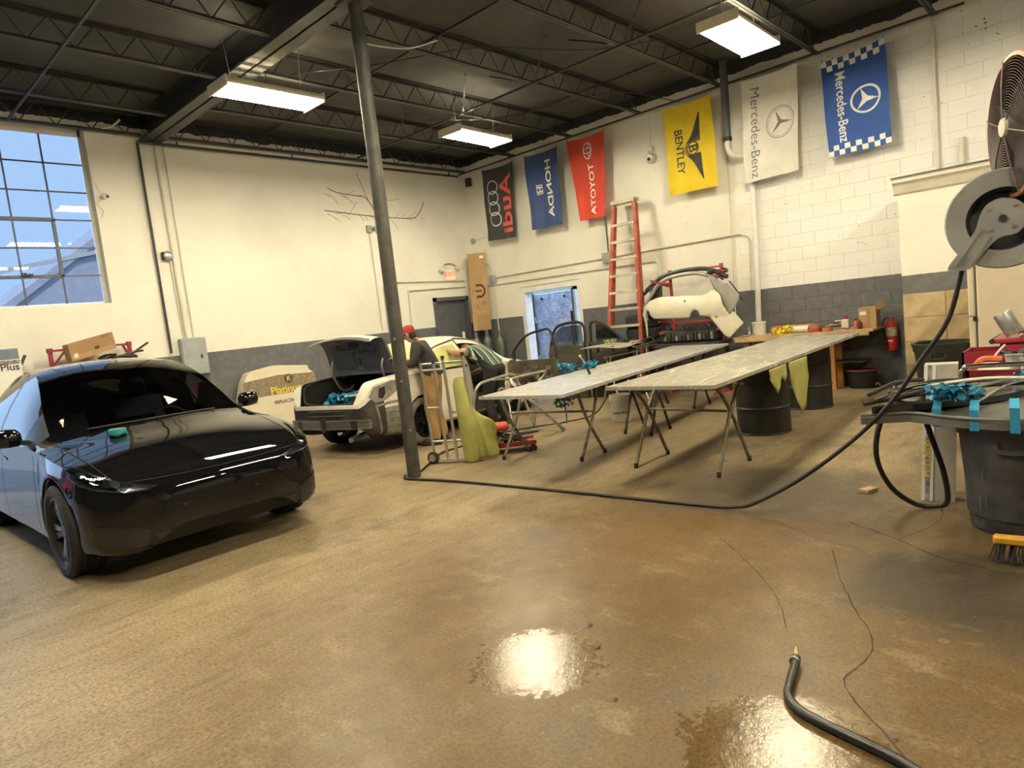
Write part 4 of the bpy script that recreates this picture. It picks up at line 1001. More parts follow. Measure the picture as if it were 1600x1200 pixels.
m_rec = M('lid_recess', (.05, .052, .06), .6)
for x0, x1, y0, y1 in ((-.46, -.06, .10, .33), (.06, .46, .10, .33), (-.03, .03, .14, .28)):
    MB().box(x0, x1, y0, y1, -.036, -.028, .004).build('recess_panel', m_rec, lid)
MB().box(-.08, .08, .42, .47, -.045, -.03).build('latch', m_black, lid)
for x in (-.30, .30): MB().cyl((x, .44, -.04), (x, .44, -.03), .018).build('grommet', m_black, lid)
MB().tube([(-.42, .40, -.04), (-.2, .365, -.045), (.2, .365, -.045), (.42, .40, -.04)], .008, 6, 5).build('rib', m_lidin, lid)
m_gn = M('hinge_grey', (.28, .28, .27), .4, .4)
for x in (-.48, .48):
    MB().tube([(x, 3.55, .86), (x, 3.66, .80), (x, 3.80, .82), (x, 3.90, .96), (x, 3.94, 1.12), (x, 3.90, 1.24)], .017, 8, 5).build('gooseneck_hinge', m_gn, sedan, 50)
# rear panel details: bumper beam, tail-lamp pocket, ribs, exhaust
m_alu = M('brushed_aluminium', (.42, .42, .40), .35, .85, var=.15)
bb = MB()
for z0, z1, d in ((.39, .43, .05), (.435, .47, .07), (.475, .51, .05)):
    bb.rings([[V(x, 4.66 - .10 * (x / .72) ** 2 + dy, z) for dy, z in ((-d, z0), (0, z0), (0, z1), (-d, z1))] for x in [-.72 + .12 * k for k in range(13)]])
bb.build('bumper_beam', m_alu, sedan)
MB().box(-.03, .02, 4.60, 4.69, .36, .54).build('tow_bracket', m_dirtd, sedan)
for x in (-.5, .5): MB().box(x - .05, x + .05, 4.45, 4.62, .40, .50).build('crush_can', m_dirtd, sedan)
for z in (.56, .62): MB().tube([(-.62, 4.47, z), (-.3, 4.575, z), (.3, 4.575, z), (.62, 4.47, z)], .012, 6, 5).build('panel_rib', m_dirtd, sedan)
pk = [(3.92, .92), (4.16, .955), (4.43, .90), (4.50, .78), (4.44, .70), (4.30, .715), (4.12, .80)]
h = sed.drape(pk, 'side-', .004).build('tail_lamp_pocket', m_bare, sedan, 40)
sed.drape([(4.28, .89), (4.36, .88), (4.39, .77), (4.34, .745), (4.29, .80)], 'side-', .010).build('lamp_socket', m_dark, h)
for k in range(3): sed.line([(4.02 + .02 * k, .36 + .085 * k), (4.15, .39 + .085 * k), (4.33, .40 + .08 * k)], 'side-', .022, .012).build('pressed_rib', m_gn, sp['inner_quarter'])
for pts in ([(4.0, .66), (4.2, .68), (4.42, .66)], [(4.40, .3), (4.42, .5), (4.44, .68)]): sed.line(pts, 'side-', .03, .010).build('welded_seam', m_bare, sp['inner_quarter'])
m_rust = M('rusty_exhaust', (.16, .13, .10), .6, .6, var=.5)
MB().cyl((-.36, 4.18, .28), (-.55, 3.86, .28), .10, n=16).cyl((-.36, 4.18, .28), (-.34, 4.22, .28), .10, .05, n=16).build('muffler', m_rust, sedan, 40)
MB().tube([(-.34, 4.2, .28), (-.32, 4.36, .25), (-.38, 4.58, .245)], .035, 10, 4).build('exhaust_tip', m_galv, sedan, 40)
for yy in (2.43, 3.36): sed.line([(yy, .32), (yy, .6), (yy + .0, .94)], 'side-', .010, .003).build('shut_line', m_gap, sedan)
# open door frame edge and window frame on the right side
for pts in ([(1.50, .92), (1.62, 1.08), (1.92, 1.29), (2.3, 1.36), (2.42, 1.36)], [(2.43, 1.36), (2.43, .95)], [(2.45, 1.35), (2.9, 1.29), (3.2, 1.18), (3.42, 1.04), (3.40, .98), (2.5, .95)]):
    sed.line(pts, 'side-', .03, .006).build('window_seal', m_black, sedan)
for sd in (-1, 1):
    for y in (.90, 3.65):
        w_ = wheel(sedan, sd * .775, y, .32, .21, sd, rim=False, spokes=5, dirty=(M('dusty_wheel_cover', (.22, .19, .14), .85, var=.4, scale=6) if (sd < 0 and y > 3) else None))
# opened front door seen from inside
m_doorin = M('door_inner_steel', (.14, .125, .085), .45, .3, var=.4, scale=5)
dr = bpy.data.objects.new('front_door', None); COL.objects.link(dr); dr.parent = sedan; dr.location = (-.90, 1.36, .28); dr.rotation_euler = (0, 0, math.radians(78))
pan = [(0, .02), (.06, 0), (.98, .0), (1.04, .06), (1.06, .40), (1.02, .62), (0, .60)]
MB().prism(pan, lambda u, v, d: (d, u, v), -.02, .05).build('panel', m_doorin, dr)
fr = [(.03, .60), (.16, .80), (.42, .99), (.72, 1.06), (.93, 1.06), (1.0, .84), (1.03, .60)]
MB().tube([V(.015, a, b) for a, b in fr], .020, 6, 5).build('window_frame', m_black, dr, 50)
MB().prism([(.03, .60), (.14, .60), (.14, .76)], lambda u, v, d: (d, u, v), 0, .03).build('mirror_triangle', m_black, dr)
rd = random.Random(2)
for k in range(9):
    u, v = rd.uniform(.12, .9), rd.uniform(.1, .5); a, b = rd.uniform(.05, .14), rd.uniform(.03, .09)
    MB().prism([(u - a, v - b), (u + a, v - b * .8), (u + a * .9, v + b), (u - a * .8, v + b * .9)], lambda p, q, d: (d, p, q), .05, .058).build('access_hole', m_dirtd if k % 2 else m_bare, dr)
MB().tube([(.06, .1, .1), (.065, .3, .3), (.06, .55, .25), (.065, .8, .45)], .006, 5, 5).build('wiring', m_black, dr)
MB().cyl((.05, .12, .62), (.09, .12, .64), .02).build('lock_knob', m_chr, dr)
# crumpled blue masking plastic: bunches of folded film
m_film = M('blue_masking_film', (.03, .30, .50), .35, col2=(.008, .10, .20), scale=22)
def crumple(mb, c, r, n, seed, flat=.5):
    q = random.Random(seed)
    for k in range(int(n * 2.2)):
        a = q.uniform(0, 6.28); d = r * math.sqrt(q.random()); p = V(c[0] + d * math.cos(a), c[1] + d * math.sin(a), c[2] + q.random() * r * flat)
        u = V(q.uniform(-1, 1), q.uniform(-1, 1), q.uniform(-.6, .8)).normalized() * r * q.uniform(.12, .34); w = V(q.uniform(-1, 1), q.uniform(-1, 1), q.uniform(-.5, .7)).normalized() * r * q.uniform(.08, .22)
        m = u.cross(w).normalized() * r * .12
        vs = [p - u - w, p - w + m, p + u - w * .6, p - u + m * .5, p + m * 1.6, p + u + m * .3, p - u * .8 + w, p + w - m, p + u * .9 + w]
        vs = [V(v.x, v.y, max(v.z, c[2] + .002)) for v in vs]
        mb.add(vs, [(0, 1, 4, 3), (1, 2, 5, 4), (3, 4, 7, 6), (4, 5, 8, 7)])
    return mb
def w2(x, y, z): c_, s_ = math.cos(RZ), math.sin(RZ); return (sx + x * c_ - y * s_, sy + x * s_ + y * c_, z)
r = tag(crumple(MB(), (0, 0, 0), .24, 60, 4, .7).build('masking_film_bunch', m_film, None, 30, w2(.12, 4.12, .615)), 'bunch of crumpled blue masking film inside the open trunk', 'masking film')
r = thing('trunk_clutter', 'dark bundle of trim and pale panels lying in the open trunk', 'car parts', w2(-.30, 4.05, .615), RZ)
MB().box(-.25, .25, -.2, .2, .0, .14, .05).build('trim_bundle', m_dirtd, r, 40); MB().obox((-.2, .0, .17), (.3, .15, .16), .12, .02).build('pale_panel', m_white, r)
MB().tube([(-.25, -.1, .15), (0, .05, .25), (.2, -.05, .22), (.3, .1, .15)], .010, 6, 5).build('hose', m_galv, r)

# ------------------------------------------------------------------ two workers
def skin_body(name, joints, bones, rad, root_j, mats, region, loc, rotz, label):
    me = bpy.data.meshes.new(name); keys = list(joints); ix = {k: i for i, k in enumerate(keys)}
    me.from_pydata([joints[k] for k in keys], [(ix[a], ix[b]) for a, b in bones], [])
    tmp = bpy.data.objects.new('tmp', me); COL.objects.link(tmp)
    md = tmp.modifiers.new('skin', 'SKIN'); md.use_smooth_shade = True
    sv = me.skin_vertices[0].data if me.skin_vertices else None
    if sv is None: me.skin_vertices.new(); sv = me.skin_vertices[0].data
    for k in keys:
        r_ = rad[k]; sv[ix[k]].radius = r_ if isinstance(r_, tuple) else (r_, r_); sv[ix[k]].use_root = (k == root_j)
    ss = tmp.modifiers.new('sub', 'SUBSURF'); ss.levels = 2; ss.render_levels = 2
    dg = bpy.context.evaluated_depsgraph_get(); dg.update()
    out = bpy.data.meshes.new_from_object(tmp.evaluated_get(dg)); bpy.data.objects.remove(tmp)
    out.materials.clear()
    for m_ in mats: out.materials.append(m_)
    for p in out.polygons: p.material_index = region(p.center); p.use_smooth = True
    o = bpy.data.objects.new(name, out); COL.objects.link(o); o.location = loc; o.rotation_euler = (0, 0, rotz)
    return tag(o, label, 'person')
def hand(J, B, R, side, wrist, palm, fdir, updir):
    """five finger chains rooted in the palm; the thumb leaves its side"""
    w, p, f, u = Vector(J[wrist]), Vector(palm), Vector(fdir).normalized(), Vector(updir).normalized(); sd_ = f.cross(u).normalized() * side
    J['palm' + str(side)] = tuple(p); R['palm' + str(side)] = (.038, .018); B.append((wrist, 'palm' + str(side)))
    for k, (off, L) in enumerate(((-.033, .066), (-.011, .08), (.011, .076), (.033, .058))):
        a = p + f * .035 + sd_ * off; b = a + f * L * .5 - u * .012; c = b + f * L * .3 - u * .035
        for nm, q, rr in ((f'k{k}', a, .0095), (f'm{k}', b, .0088), (f't{k}', c, .0078)): J[nm + str(side)] = tuple(q); R[nm + str(side)] = rr
        B += [('palm' + str(side), f'k{k}{side}'), (f'k{k}{side}', f'm{k}{side}'), (f'm{k}{side}', f't{k}{side}')]
    a = p - f * .01 - sd_ * .045; b = a + f * .04 - sd_ * .02
    J[f'th0{side}'] = tuple(a); J[f'th1{side}'] = tuple(b); R[f'th0{side}'] = .011; R[f'th1{side}'] = .009
    B += [('palm' + str(side), f'th0{side}'), (f'th0{side}', f'th1{side}')]
m_skin = M('skin', (.42, .22, .14), .55, var=.1); m_shirt = M('charcoal_shirt', (.025, .025, .026), .85, var=.3, scale=8, bmp=.3, bscale=18)
m_khaki = M('tan_work_trousers', (.34, .20, .075), .85, var=.3, scale=7, bmp=.5, bscale=14)
m_hair = M('dark_hair', (.02, .014, .01), .8); m_shoe = M('black_shoe', (.015, .014, .013), .6)
# worker with red cap
J = dict(pel=(0, -.05, .93), sp=(0, .0, 1.10), ch=(0, .075, 1.27), nb=(0, .13, 1.39), nk=(-.01, .165, 1.44), hd=(-.02, .215, 1.50), ht=(-.02, .235, 1.545),
         shl=(-.17, .09, 1.345), ell=(-.25, .15, 1.10), wrl=(-.16, .36, 1.18), shr=(.17, .09, 1.345), elr=(.25, .17, 1.09), wrr=(.10, .37, 1.16),
         hl=(-.10, -.04, .88), kl=(-.12, .02, .48), al=(-.13, -.04, .085), tl=(-.14, .10, .04), hr=(.10, -.05, .88), kr=(.12, .0, .48), ar=(.13, -.09, .085), tr=(.15, .05, .04))
R = dict(pel=(.178, .14), sp=(.18, .15), ch=(.19, .15), nb=(.09, .08), nk=.056, hd=(.075, .09), ht=(.07, .085), shl=.088, ell=.058, wrl=.034, shr=.088, elr=.058, wrr=.034,
         hl=.115, kl=.088, al=.068, tl=.04, hr=.115, kr=.088, ar=.068, tr=.04)
B = [('pel', 'sp'), ('sp', 'ch'), ('ch', 'nb'), ('nb', 'nk'), ('nk', 'hd'), ('hd', 'ht'), ('ch', 'shl'), ('shl', 'ell'), ('ell', 'wrl'), ('ch', 'shr'), ('shr', 'elr'), ('elr', 'wrr'),
     ('pel', 'hl'), ('hl', 'kl'), ('kl', 'al'), ('al', 'tl'), ('pel', 'hr'), ('hr', 'kr'), ('kr', 'ar'), ('ar', 'tr')]
hand(J, B, R, -1, 'wrl', (-.11, .42, 1.205), (.3, .8, .35), (0, -.3, 1)); hand(J, B, R, 1, 'wrr', (.05, .43, 1.185), (-.2, .8, .3), (0, -.3, 1))
def reg1(c):
    if c.z < .085: return 3
    if c.z < .955: return 2
    if c.z > 1.415 and abs(c.x) < .13: return 0
    if c.y > .27 and c.z > 1.1 and c.z < 1.35: return 0
    return 1
p1 = skin_body('person', J, B, R, 'pel', [m_skin, m_shirt, m_khaki, m_shoe], reg1, (5.80, 6.98, 0), math.radians(36), 'person in red cap, charcoal long-sleeve shirt and tan trousers leaning over the white sedan')
m_cap = M('red_cap_cloth', (.30, .025, .03), .8, bmp=.2)
MB().lathe([(0, .085), (.045, .078), (.078, .05), (.092, .0), (.094, -.03)], 20, (0, 0, 0)).xf(lambda p: V(p.x * .94 - .02, p.y * 1.1 + .225, p.z + 1.555 - (p.y) * .18)).build('cap', m_cap, p1, 60)
MB().prism([(-.07, .09), (-.055, .16), (0, .19), (.055, .16), (.07, .09)], lambda u, v, d: (u - .02, v + .225, 1.525 + d - v * .25), 0, .008).build('cap_brim', m_cap, p1)
MB().ball((-.02, .165, 1.49), .072, 12, 8, (1.02, .8, .8)).build('hair', m_hair, p1, 60)
for s_ in (-1, 1): MB().ball((-.02 + s_ * .083, .215, 1.505), .024, 8, 6, (.45, .8, 1.25)).build('ear', m_skin, p1, 60)
MB().ball((-.02, .315, 1.495), .018, 8, 6, (.8, 1.1, 1.4)).build('nose', m_skin, p1, 60)
MB().box(-.05, .01, .298, .306, 1.447, 1.455).build('mouth', M('lip', (.3, .1, .08), .6), p1)
for s_ in (-1, 1): MB().ball((-.02 + s_ * .033, .298, 1.52), .011, 8, 6).build('eye', m_hair, p1, 60)
MB().lathe([(.163, .0), (.166, .03), (.163, .05)], 28).xf(lambda p: V(p.x * 1.05, p.y * .86 - .045, p.z + .945)).build('belt', m_black, p1, 60)
for x, y in ((-.14, .05), (.15, .0)): MB().rings([[V(x + a * .055 * k, y + b * .145 * k, z) for a, b in [(math.cos(t), math.sin(t)) for t in [i * math.pi / 8 for i in range(16)]]] for z, k in ((0.0, 1.0), (.025, 1.02), (.06, .9), (.09, .6))]).build('shoe', m_shoe, p1, 60)
# worker bent into the door opening
def stripes():
    m, nt, b = newmat('green_striped_polo'); v = coords(nt); sep = nn(nt, 'ShaderNodeSeparateXYZ'); nt.links.new(v, sep.inputs[0])
    f = math_(nt, 'FRACT', math_(nt, 'MULTIPLY', math_(nt, 'ADD', sep.outputs[0], math_(nt, 'MULTIPLY', noise(nt, v, 4, 2), .05)), 9.0))
    nt.links.new(ramp(nt, f, [(0.0, (.03, .07, .045)), (.38, (.03, .07, .045)), (.40, (.60, .62, .50)), (.50, (.60, .62, .50)), (.52, (.008, .01, .01)), (.70, (.008, .01, .01)), (.72, (.45, .5, .38)), (.78, (.45, .5, .38)), (.80, (.03, .07, .045))]), b.inputs['Base Color'])
    for n in nt.nodes:
        if n.type == 'VALTORGB' and len(n.color_ramp.elements) > 4: n.color_ramp.interpolation = 'CONSTANT'
    b.inputs['Roughness'].default_value = .85; return m
m_stripe = stripes(); m_blkt = M('black_trousers', (.012, .012, .013), .85, bmp=.3, bscale=14)
J = dict(pel=(0, -.16, .90), sp=(0, .0, 1.03), ch=(.0, .15, 1.13), nb=(.02, .27, 1.17), nk=(.03, .33, 1.18), hd=(.04, .41, 1.17), ht=(.045, .46, 1.16),
         shl=(-.19, .18, 1.16), ell=(-.44, .14, 1.15), wrl=(-.40, .38, 1.20), shr=(.19, .18, 1.13), elr=(.28, .26, .86), wrr=(.20, .46, .80),
         hl=(-.10, -.16, .86), kl=(-.12, -.06, .46), al=(-.13, -.16, .085), tl=(-.14, -.02, .04), hr=(.10, -.16, .86), kr=(.12, -.06, .46), ar=(.13, -.16, .085), tr=(.14, -.02, .04))
R = dict(R); [R.pop(k) for k in list(R) if k[:2] in ('k0', 'k1', 'k2', 'k3', 'm0', 'm1', 'm2', 'm3', 't0', 't1', 't2', 't3', 'th', 'pa')]
R.update(pel=(.17, .14), sp=(.18, .13), ch=(.19, .13), ell=.055, elr=.055)
B = [b for b in B if not any(x[:2] in ('k0', 'k1', 'k2', 'k3', 'm0', 'm1', 'm2', 'm3', 't0', 't1', 't2', 't3', 'th', 'pa') for x in b)]
hand(J, B, R, -1, 'wrl', (-.36, .46, 1.22), (.4, .8, .1), (0, -.1, 1)); hand(J, B, R, 1, 'wrr', (.17, .53, .79), (-.3, .8, 0), (0, 0, 1))
def reg2(c):
    if c.z < .085: return 3
    if c.z < .95 and c.y < .04 and abs(c.x) < .26: return 2
    if abs(c.x) > .29 or (c.y > .22 and c.z < 1.0) or (c.y > .31): return 0
    return 1
p2 = skin_body('person', J, B, R, 'pel', [m_skin, m_stripe, m_blkt, m_shoe], reg2, (7.02, 7.10, 0), math.radians(4), 'person in green striped polo shirt and black trousers bending into the sedan door')
MB().ball((.04, .42, 1.20), .085, 12, 8, (.95, 1.05, .8)).build('hair', M('reddish_hair', (.10, .03, .025), .8), p2, 60)
for s_ in (-1, 1): MB().ball((.04 + s_ * .08, .42, 1.165), .022, 8, 6, (.45, .8, 1.2)).build('ear', m_skin, p2, 60)
MB().ball((.045, .515, 1.13), .017, 8, 6).build('nose', m_skin, p2, 60)
MB().lathe([(.165, .0), (.168, .03), (.165, .05)], 28).xf(lambda p: V(p.x * 1.03, p.y * .80 - .125, p.z + .955 + p.y * .7)).build('belt', m_black, p2, 60)
for x in (-.14, .14): MB().rings([[V(x + a * .055 * k, -.07 + b * .145 * k, z) for a, b in [(math.cos(t), math.sin(t)) for t in [i * math.pi / 8 for i in range(16)]]] for z, k in ((0.0, 1.0), (.025, 1.02), (.06, .9), (.09, .6))]).build('shoe', m_shoe, p2, 60)
# ------------------------------------------------------------------ panel tables, stands, drums
def swirl(name, base, light, metal=.25):
    m, nt, b = newmat(name); pos = nn(nt, 'ShaderNodeNewGeometry').outputs['Position']
    wv = nn(nt, 'ShaderNodeTexNoise'); wv.inputs['Scale'].default_value = 3.2; wv.inputs['Detail'].default_value = 2; wv.inputs['Distortion'].default_value = 1.2
    nt.links.new(coords_pos(nt, pos, (.6, 1.2, 1)), wv.inputs['Vector'])
    ridge = math_(nt, 'ABSOLUTE', math_(nt, 'SUBTRACT', wv.outputs[0], .5))
    f = ramp(nt, ridge, [(.0, 1.0), (.028, 0.0)])
    c = mix(nt, ramp(nt, noise(nt, pos, 3, 4), [(.3, base), (.7, tuple(x * .75 for x in base))]), light, math_(nt, 'MULTIPLY', f, .8))
    nt.links.new(c, b.inputs['Base Color']); b.inputs['Metallic'].default_value = metal; b.inputs['Roughness'].default_value = .27; return m
m_sheet1 = swirl('sanded_sheet_warm', (.46, .44, .37), (.74, .71, .60)); m_sheet2 = swirl('sanded_sheet_cool', (.58, .57, .54), (.76, .75, .73))
m_edge = M('sheet_edge', (.35, .33, .28), .6)
def sheet(name, q, z, th, mat, label):
    c = V(sum(p[0] for p in q) / 4, sum(p[1] for p in q) / 4, 0); r = thing(name, label, 'panel', (c.x, c.y, z - th))
    L = [V(x - c.x, y - c.y, 0) for x, y in q]; mb = MB(); mids = [(L[0] + L[3]) / 2, (L[1] + L[2]) / 2]
    for k, quad in enumerate(([L[0], L[1], mids[1] - V(.002, 0, 0), mids[0] - V(.002, 0, 0)], [mids[0] + V(.002, 0, 0), mids[1] + V(.002, 0, 0), L[2], L[3]])):
        vs = quad + [p + V(0, 0, th) for p in quad]
        MB().add(vs, [(3, 2, 1, 0), (4, 5, 6, 7), (0, 1, 5, 4), (1, 2, 6, 5), (2, 3, 7, 6), (3, 0, 4, 7)]).build('board', mat, r)
    return r
sheet('work_sheet', [(4.72, 3.35), (4.75, 2.35), (9.38, 2.59), (9.64, 3.62)], .90, .03, m_sheet1, 'long swirl-marked panel in front, resting on folding stands and black drums')
sheet('work_sheet', [(4.50, 4.71), (4.61, 3.75), (9.55, 4.45), (9.70, 5.48)], .85, .03, m_sheet2, 'long pale panel behind, with blue film bunches lying on it')
m_leg = M('paint_crusted_tube', (.20, .175, .13), .6, .3, var=.5, scale=14); m_legs = M('worn_silver_tube', (.50, .48, .43), .35, .75, var=.3, scale=10)
def xstand(label, yA, yB, xa, xb, top, mat, wrap=False, bow=0.0, zc=.55):
    """folding stand: two crossed leg pairs joined by top bars"""
    c = V((xa[0] + xa[1] + xb[0] + xb[1]) / 4, (yA + yB) / 2, 0); r = thing('folding_stand', label, 'stand', c)
    for y, (x0, x1) in ((yA, xa), (yB, xb)):
        w = (x1 - x0)
        for s0, s1 in ((x0, x1), (x1, x0)):
            mid = V((s0 + s1) / 2 - c.x, y - c.y, top * .62); e = V(s1 + (s1 - s0) * .0 - c.x, y - c.y, top)
            f = V(s0 - c.x, y - c.y, .012)
            pts = [f, mid, e] if not bow else [f, f.lerp(e, .55) + V((s1 - s0) * bow, 0, 0), e + V((s0 - s1) * bow * .9, 0, -.05), e + V((s0 - s1) * bow * 2.2, 0, 0)]
            MB().tube(pts, .017, 8, 5).build('leg', mat, r, 50)
            MB().cyl(f - V(0, 0, .012), f + V(0, 0, .02) + (mid - f) * .03, .021, n=8).build('foot', m_black, r)
        MB().cyl((0 + (x0 + x1) / 2 - c.x, y - c.y - .03, top * .62), ((x0 + x1) / 2 - c.x, y - c.y + .03, top * .62), .012).build('pivot', m_galv, r)
    for x in ((xa[0] + xb[0]) / 2, (xa[1] + xb[1]) / 2):
        MB().cyl((x - c.x, yA - c.y, top - .02), (x - c.x, yB - c.y, top - .02), .019, n=8).build('top_bar', mat, r, 50)
    MB().cyl(((xa[0] + xa[1]) / 2 - c.x, yA - c.y, top * .62), ((xb[0] + xb[1]) / 2 - c.x, yB - c.y, top * .62), .012, n=8).build('cross_bar', mat, r, 50)
    if wrap:
        q = random.Random(8)
        for k in range(7):
            x = q.choice((xa[0], xa[1])); y = yA + (yB - yA) * q.random()
            crumple(MB(), (x - c.x, y - c.y, top - .10), .07, 5, k, .9).build('tape_wrap', m_paper if k % 2 else m_leg, r)
    return r
xstand('paint-crusted folding stand under the near end of the front panel', 3.55, 2.66, (5.39, 6.01), (5.32, 5.97), .86, m_leg, True)
xstand('bent-tube folding stand under the near end of the rear panel', 5.22, 4.27, (5.27, 5.72), (5.47, 5.90), .81, m_leg, False, .10)
xstand('small dark stand between the two panels, behind the white pail', 4.62, 4.22, (6.85, 7.30), (6.80, 7.25), .815, m_dirtd)
xstand('dark stand under the far end of the rear panel', 5.3, 4.6, (8.6, 9.1), (8.6, 9.1), .815, m_dirtd)
# two bowed silver frames of an empty stand
r = thing('panel_stand', 'empty stand of two bowed silver tubes beside the bending worker', 'stand', (6.55, 6.0, 0))
for (a, b, c_, d) in (((-.72, .42, .02), (-.62, .22, .78), (.42, .50, .80), (.50, .30, .02)), ((.30, -.42, .02), (-.30, -.02, .79), (.62, .02, .80), (.28, .36, .35))):
    a, b, c_, d = map(Vector, (a, b, c_, d)); al = a.lerp(b, .8); dl = d.lerp(c_, .8); bi = b.lerp(c_, .18); ci = c_.lerp(b, .18)
    MB().tube([a, al, b.lerp((al + bi) / 2, .45), bi, ci, c_.lerp((ci + dl) / 2, .45), dl, d], .02, 8, 4).build('bowed_tube', m_legs, r, 50)
for f, t in (((.28, -.40, .02), (-.05, .15, .76)), ((.48, .28, .02), (.30, -.05, .76)), ((-.35, -.1, .02), (-.2, .1, .74))): MB().cyl(f, t, .014, n=8).cyl(f, (f[0], f[1], 0), .02, n=8).build('leg', m_legs, r, 50)
for p, q in (((-.3, .3, .79), (-.2, 0, .79)), ((.2, .42, .79), (.25, .02, .79))): MB().cyl(p, q, .012, n=8).build('cross_bar', m_leg, r, 50)
# oil drums carrying the front panel
m_drum = M('black_drum_paint', (.022, .022, .022), .5, .2, var=.5, scale=4)
for x, y, lab in ((7.32, 3.06, 'black steel drum under the front panel, nearer the camera'), (8.95, 3.12, 'black steel drum under the front panel, nearer the wooden bench leg')):
    r = thing('oil_drum', lab, 'drum', (x, y, 0), 0, 'black drums holding up the front panel')
    MB().lathe([(0, .0), (.285, .0), (.295, .01), (.285, .02), (.285, .28), (.297, .295), (.285, .31), (.285, .56), (.297, .575), (.285, .59), (.285, .845), (.297, .857), (.29, .868), (.275, .868), (.275, .85), (0, .85)], 40).build('shell', m_drum, r, 30)
    MB().cyl((.15, .1, .848), (.15, .1, .862), .035).build('bung', m_galv, r)
# olive masking film hanging from the front panel
def hang(name, top, depth, label, seed, mat):
    q = random.Random(seed); n = len(top); 
    c = V(*top[0], 0); mb = MB(); m = 8
    rows = []
    for j in range(m + 1):
        row = []
        for i, (x, y) in enumerate(top):
            d = depth[i] * j / m; wv = .035 * math.sin(i * 2.1 + j * .6 + seed) * (j / m)
            row.append(V(x - c.x + wv + (j / m) * .02, y - c.y + wv * .6 * (j / m), .872 - d))
        rows.append(row)
    mb.rings(rows, closed=False, caps=False); o = mb.build(name, mat, None, 60); o.location = c
    md = o.modifiers.new('th', 'SOLIDIFY'); md.thickness = .003
    return tag(o, label, 'masking film')
hang('masking_film', [(6.98, 2.43), (6.90, 2.428), (6.82, 2.426), (6.74, 2.424), (6.66, 2.42), (6.58, 2.415), (6.50, 2.41), (6.42, 2.405)], (.24, .40, .50, .55, .47, .42, .30, .18), 'olive masking film drooping beside the nearer black drum', 2, m_olive)
hang('masking_film', [(6.34, 2.40), (6.26, 2.395), (6.18, 2.39), (6.10, 2.385), (6.02, 2.38), (5.94, 2.375), (5.86, 2.37)], (.10, .16, .12, .20, .24, .17, .10), 'short ragged olive film hanging over the nearer drum top', 5, m_olive)
# white pail
m_pail = M('white_plastic', (.62, .60, .54), .45, var=.12)
r = thing('plastic_pail', 'dirty white plastic pail with black lettering on the floor between the panels', 'bucket', (7.68, 5.22, 0))
MB().lathe([(0, .0), (.125, .0), (.13, .01), (.146, .30), (.152, .30), (.152, .33), (.148, .345), (.148, .37), (.140, .37), (.135, .30), (.12, .02), (0, .02)], 32).build('bucket', m_pail, r, 30)
def onside(rad0, slope, ang0, z0):
    return lambda a, b: V((rad0 + slope * (z0 + b)) * math.cos(ang0 + a / rad0), (rad0 + slope * (z0 + b)) * math.sin(ang0 + a / rad0), z0 + b)
lettering(MB(), 'auto-shop', .055, onside(.1325, .054, math.atan2(-5.22, -7.68) , .13), .012, .02).build('lettering', m_blkp, r)
MB().tube([V(.15 * math.cos(a), .15 * math.sin(a) , .33 - .10 * math.sin(a)) for a in [k * math.pi / 10 for k in range(11)]], .004, 5).build('bail_handle', m_galv, r)
# blue film bunches on the rear panel and hanging below
for x, y, s_, sd_, lab in ((6.40, 5.10, .12, 1, 'left bunch of crumpled blue film on the rear panel'), (6.72, 5.0, .11, 2, 'right bunch of crumpled blue film beside the black-handled tool')):
    tag(crumple(MB(), (0, 0, 0), s_, 26, sd_, .8).build('masking_film_bunch', m_film, None, 30, (x, y, .851)), lab, 'masking film')
r = thing('blue_film_tuft', 'tuft of blue film dangling under the corner of the rear panel', 'masking film', (4.95, 4.0, .50))
crumple(MB(), (0, 0, .18), .09, 22, 9, 1.3).build('tuft', m_film, r); MB().tube([(0, 0, .3), (.01, 0, .33)], .004, 5).tube([(0, 0, .2), (.01, 0, .1), (.0, 0, .02)], .008, 5, 4).build('tail', m_film, r)
r = thing('spray_tool', 'slim tool with black handle standing on the rear panel', 'tool', (6.10, 4.52, .851), .3)
MB().cyl((0, 0, .0), (-.02, .03, .12), .016, .013, n=10).build('handle', m_black, r, 50); MB().cyl((-.02, .03, .12), (-.05, .08, .22), .006, n=8).build('wire', m_galv, r); MB().ball((-.05, .08, .22), .016).build('tip', m_paper, r)
# ------------------------------------------------------------------ hand truck with film roll, creeper seat
r = thing('film_cart', 'tall aluminium masking cart on small wheels beside the post', 'cart', (5.02, 5.72, 0))
m_alt = M('cart_aluminium', (.55, .55, .52), .35, .8, var=.15)
pl = [(-.12, .26), (-.02, -.02), (.10, -.22), (-.06, .10)]
for k, (x, y) in enumerate(pl):
    h = (1.20, 1.22, 1.24, 1.18)[k]; tx, ty = x - .10, y - .06
    MB().tube([(x, y, .03), ((x + tx) / 2, (y + ty) / 2, h / 2), (tx, ty, h)], .017, 8, 4).build('upright', m_alt, r, 50)
    MB().cyl((tx, ty, h - .01), (tx, ty, h + .03), .02, n=8).build('cap', m_black, r)
for a, b, z in ((0, 2, 1.17), (0, 1, 1.10), (0, 2, .26), (1, 2, .60), (0, 3, .66)):
    k_ = z / 1.2; pa = V(pl[a][0] - .10 * k_, pl[a][1] - .06 * k_, z); pb = V(pl[b][0] - .10 * k_, pl[b][1] - .06 * k_, z); MB().cyl(pa, pb, .014, n=8).build('rail', m_alt, r, 50)
MB().obox((-.15, .30, .045), (.12, -.26, .045), .10, .012).build('foot_plate', m_alt, r)
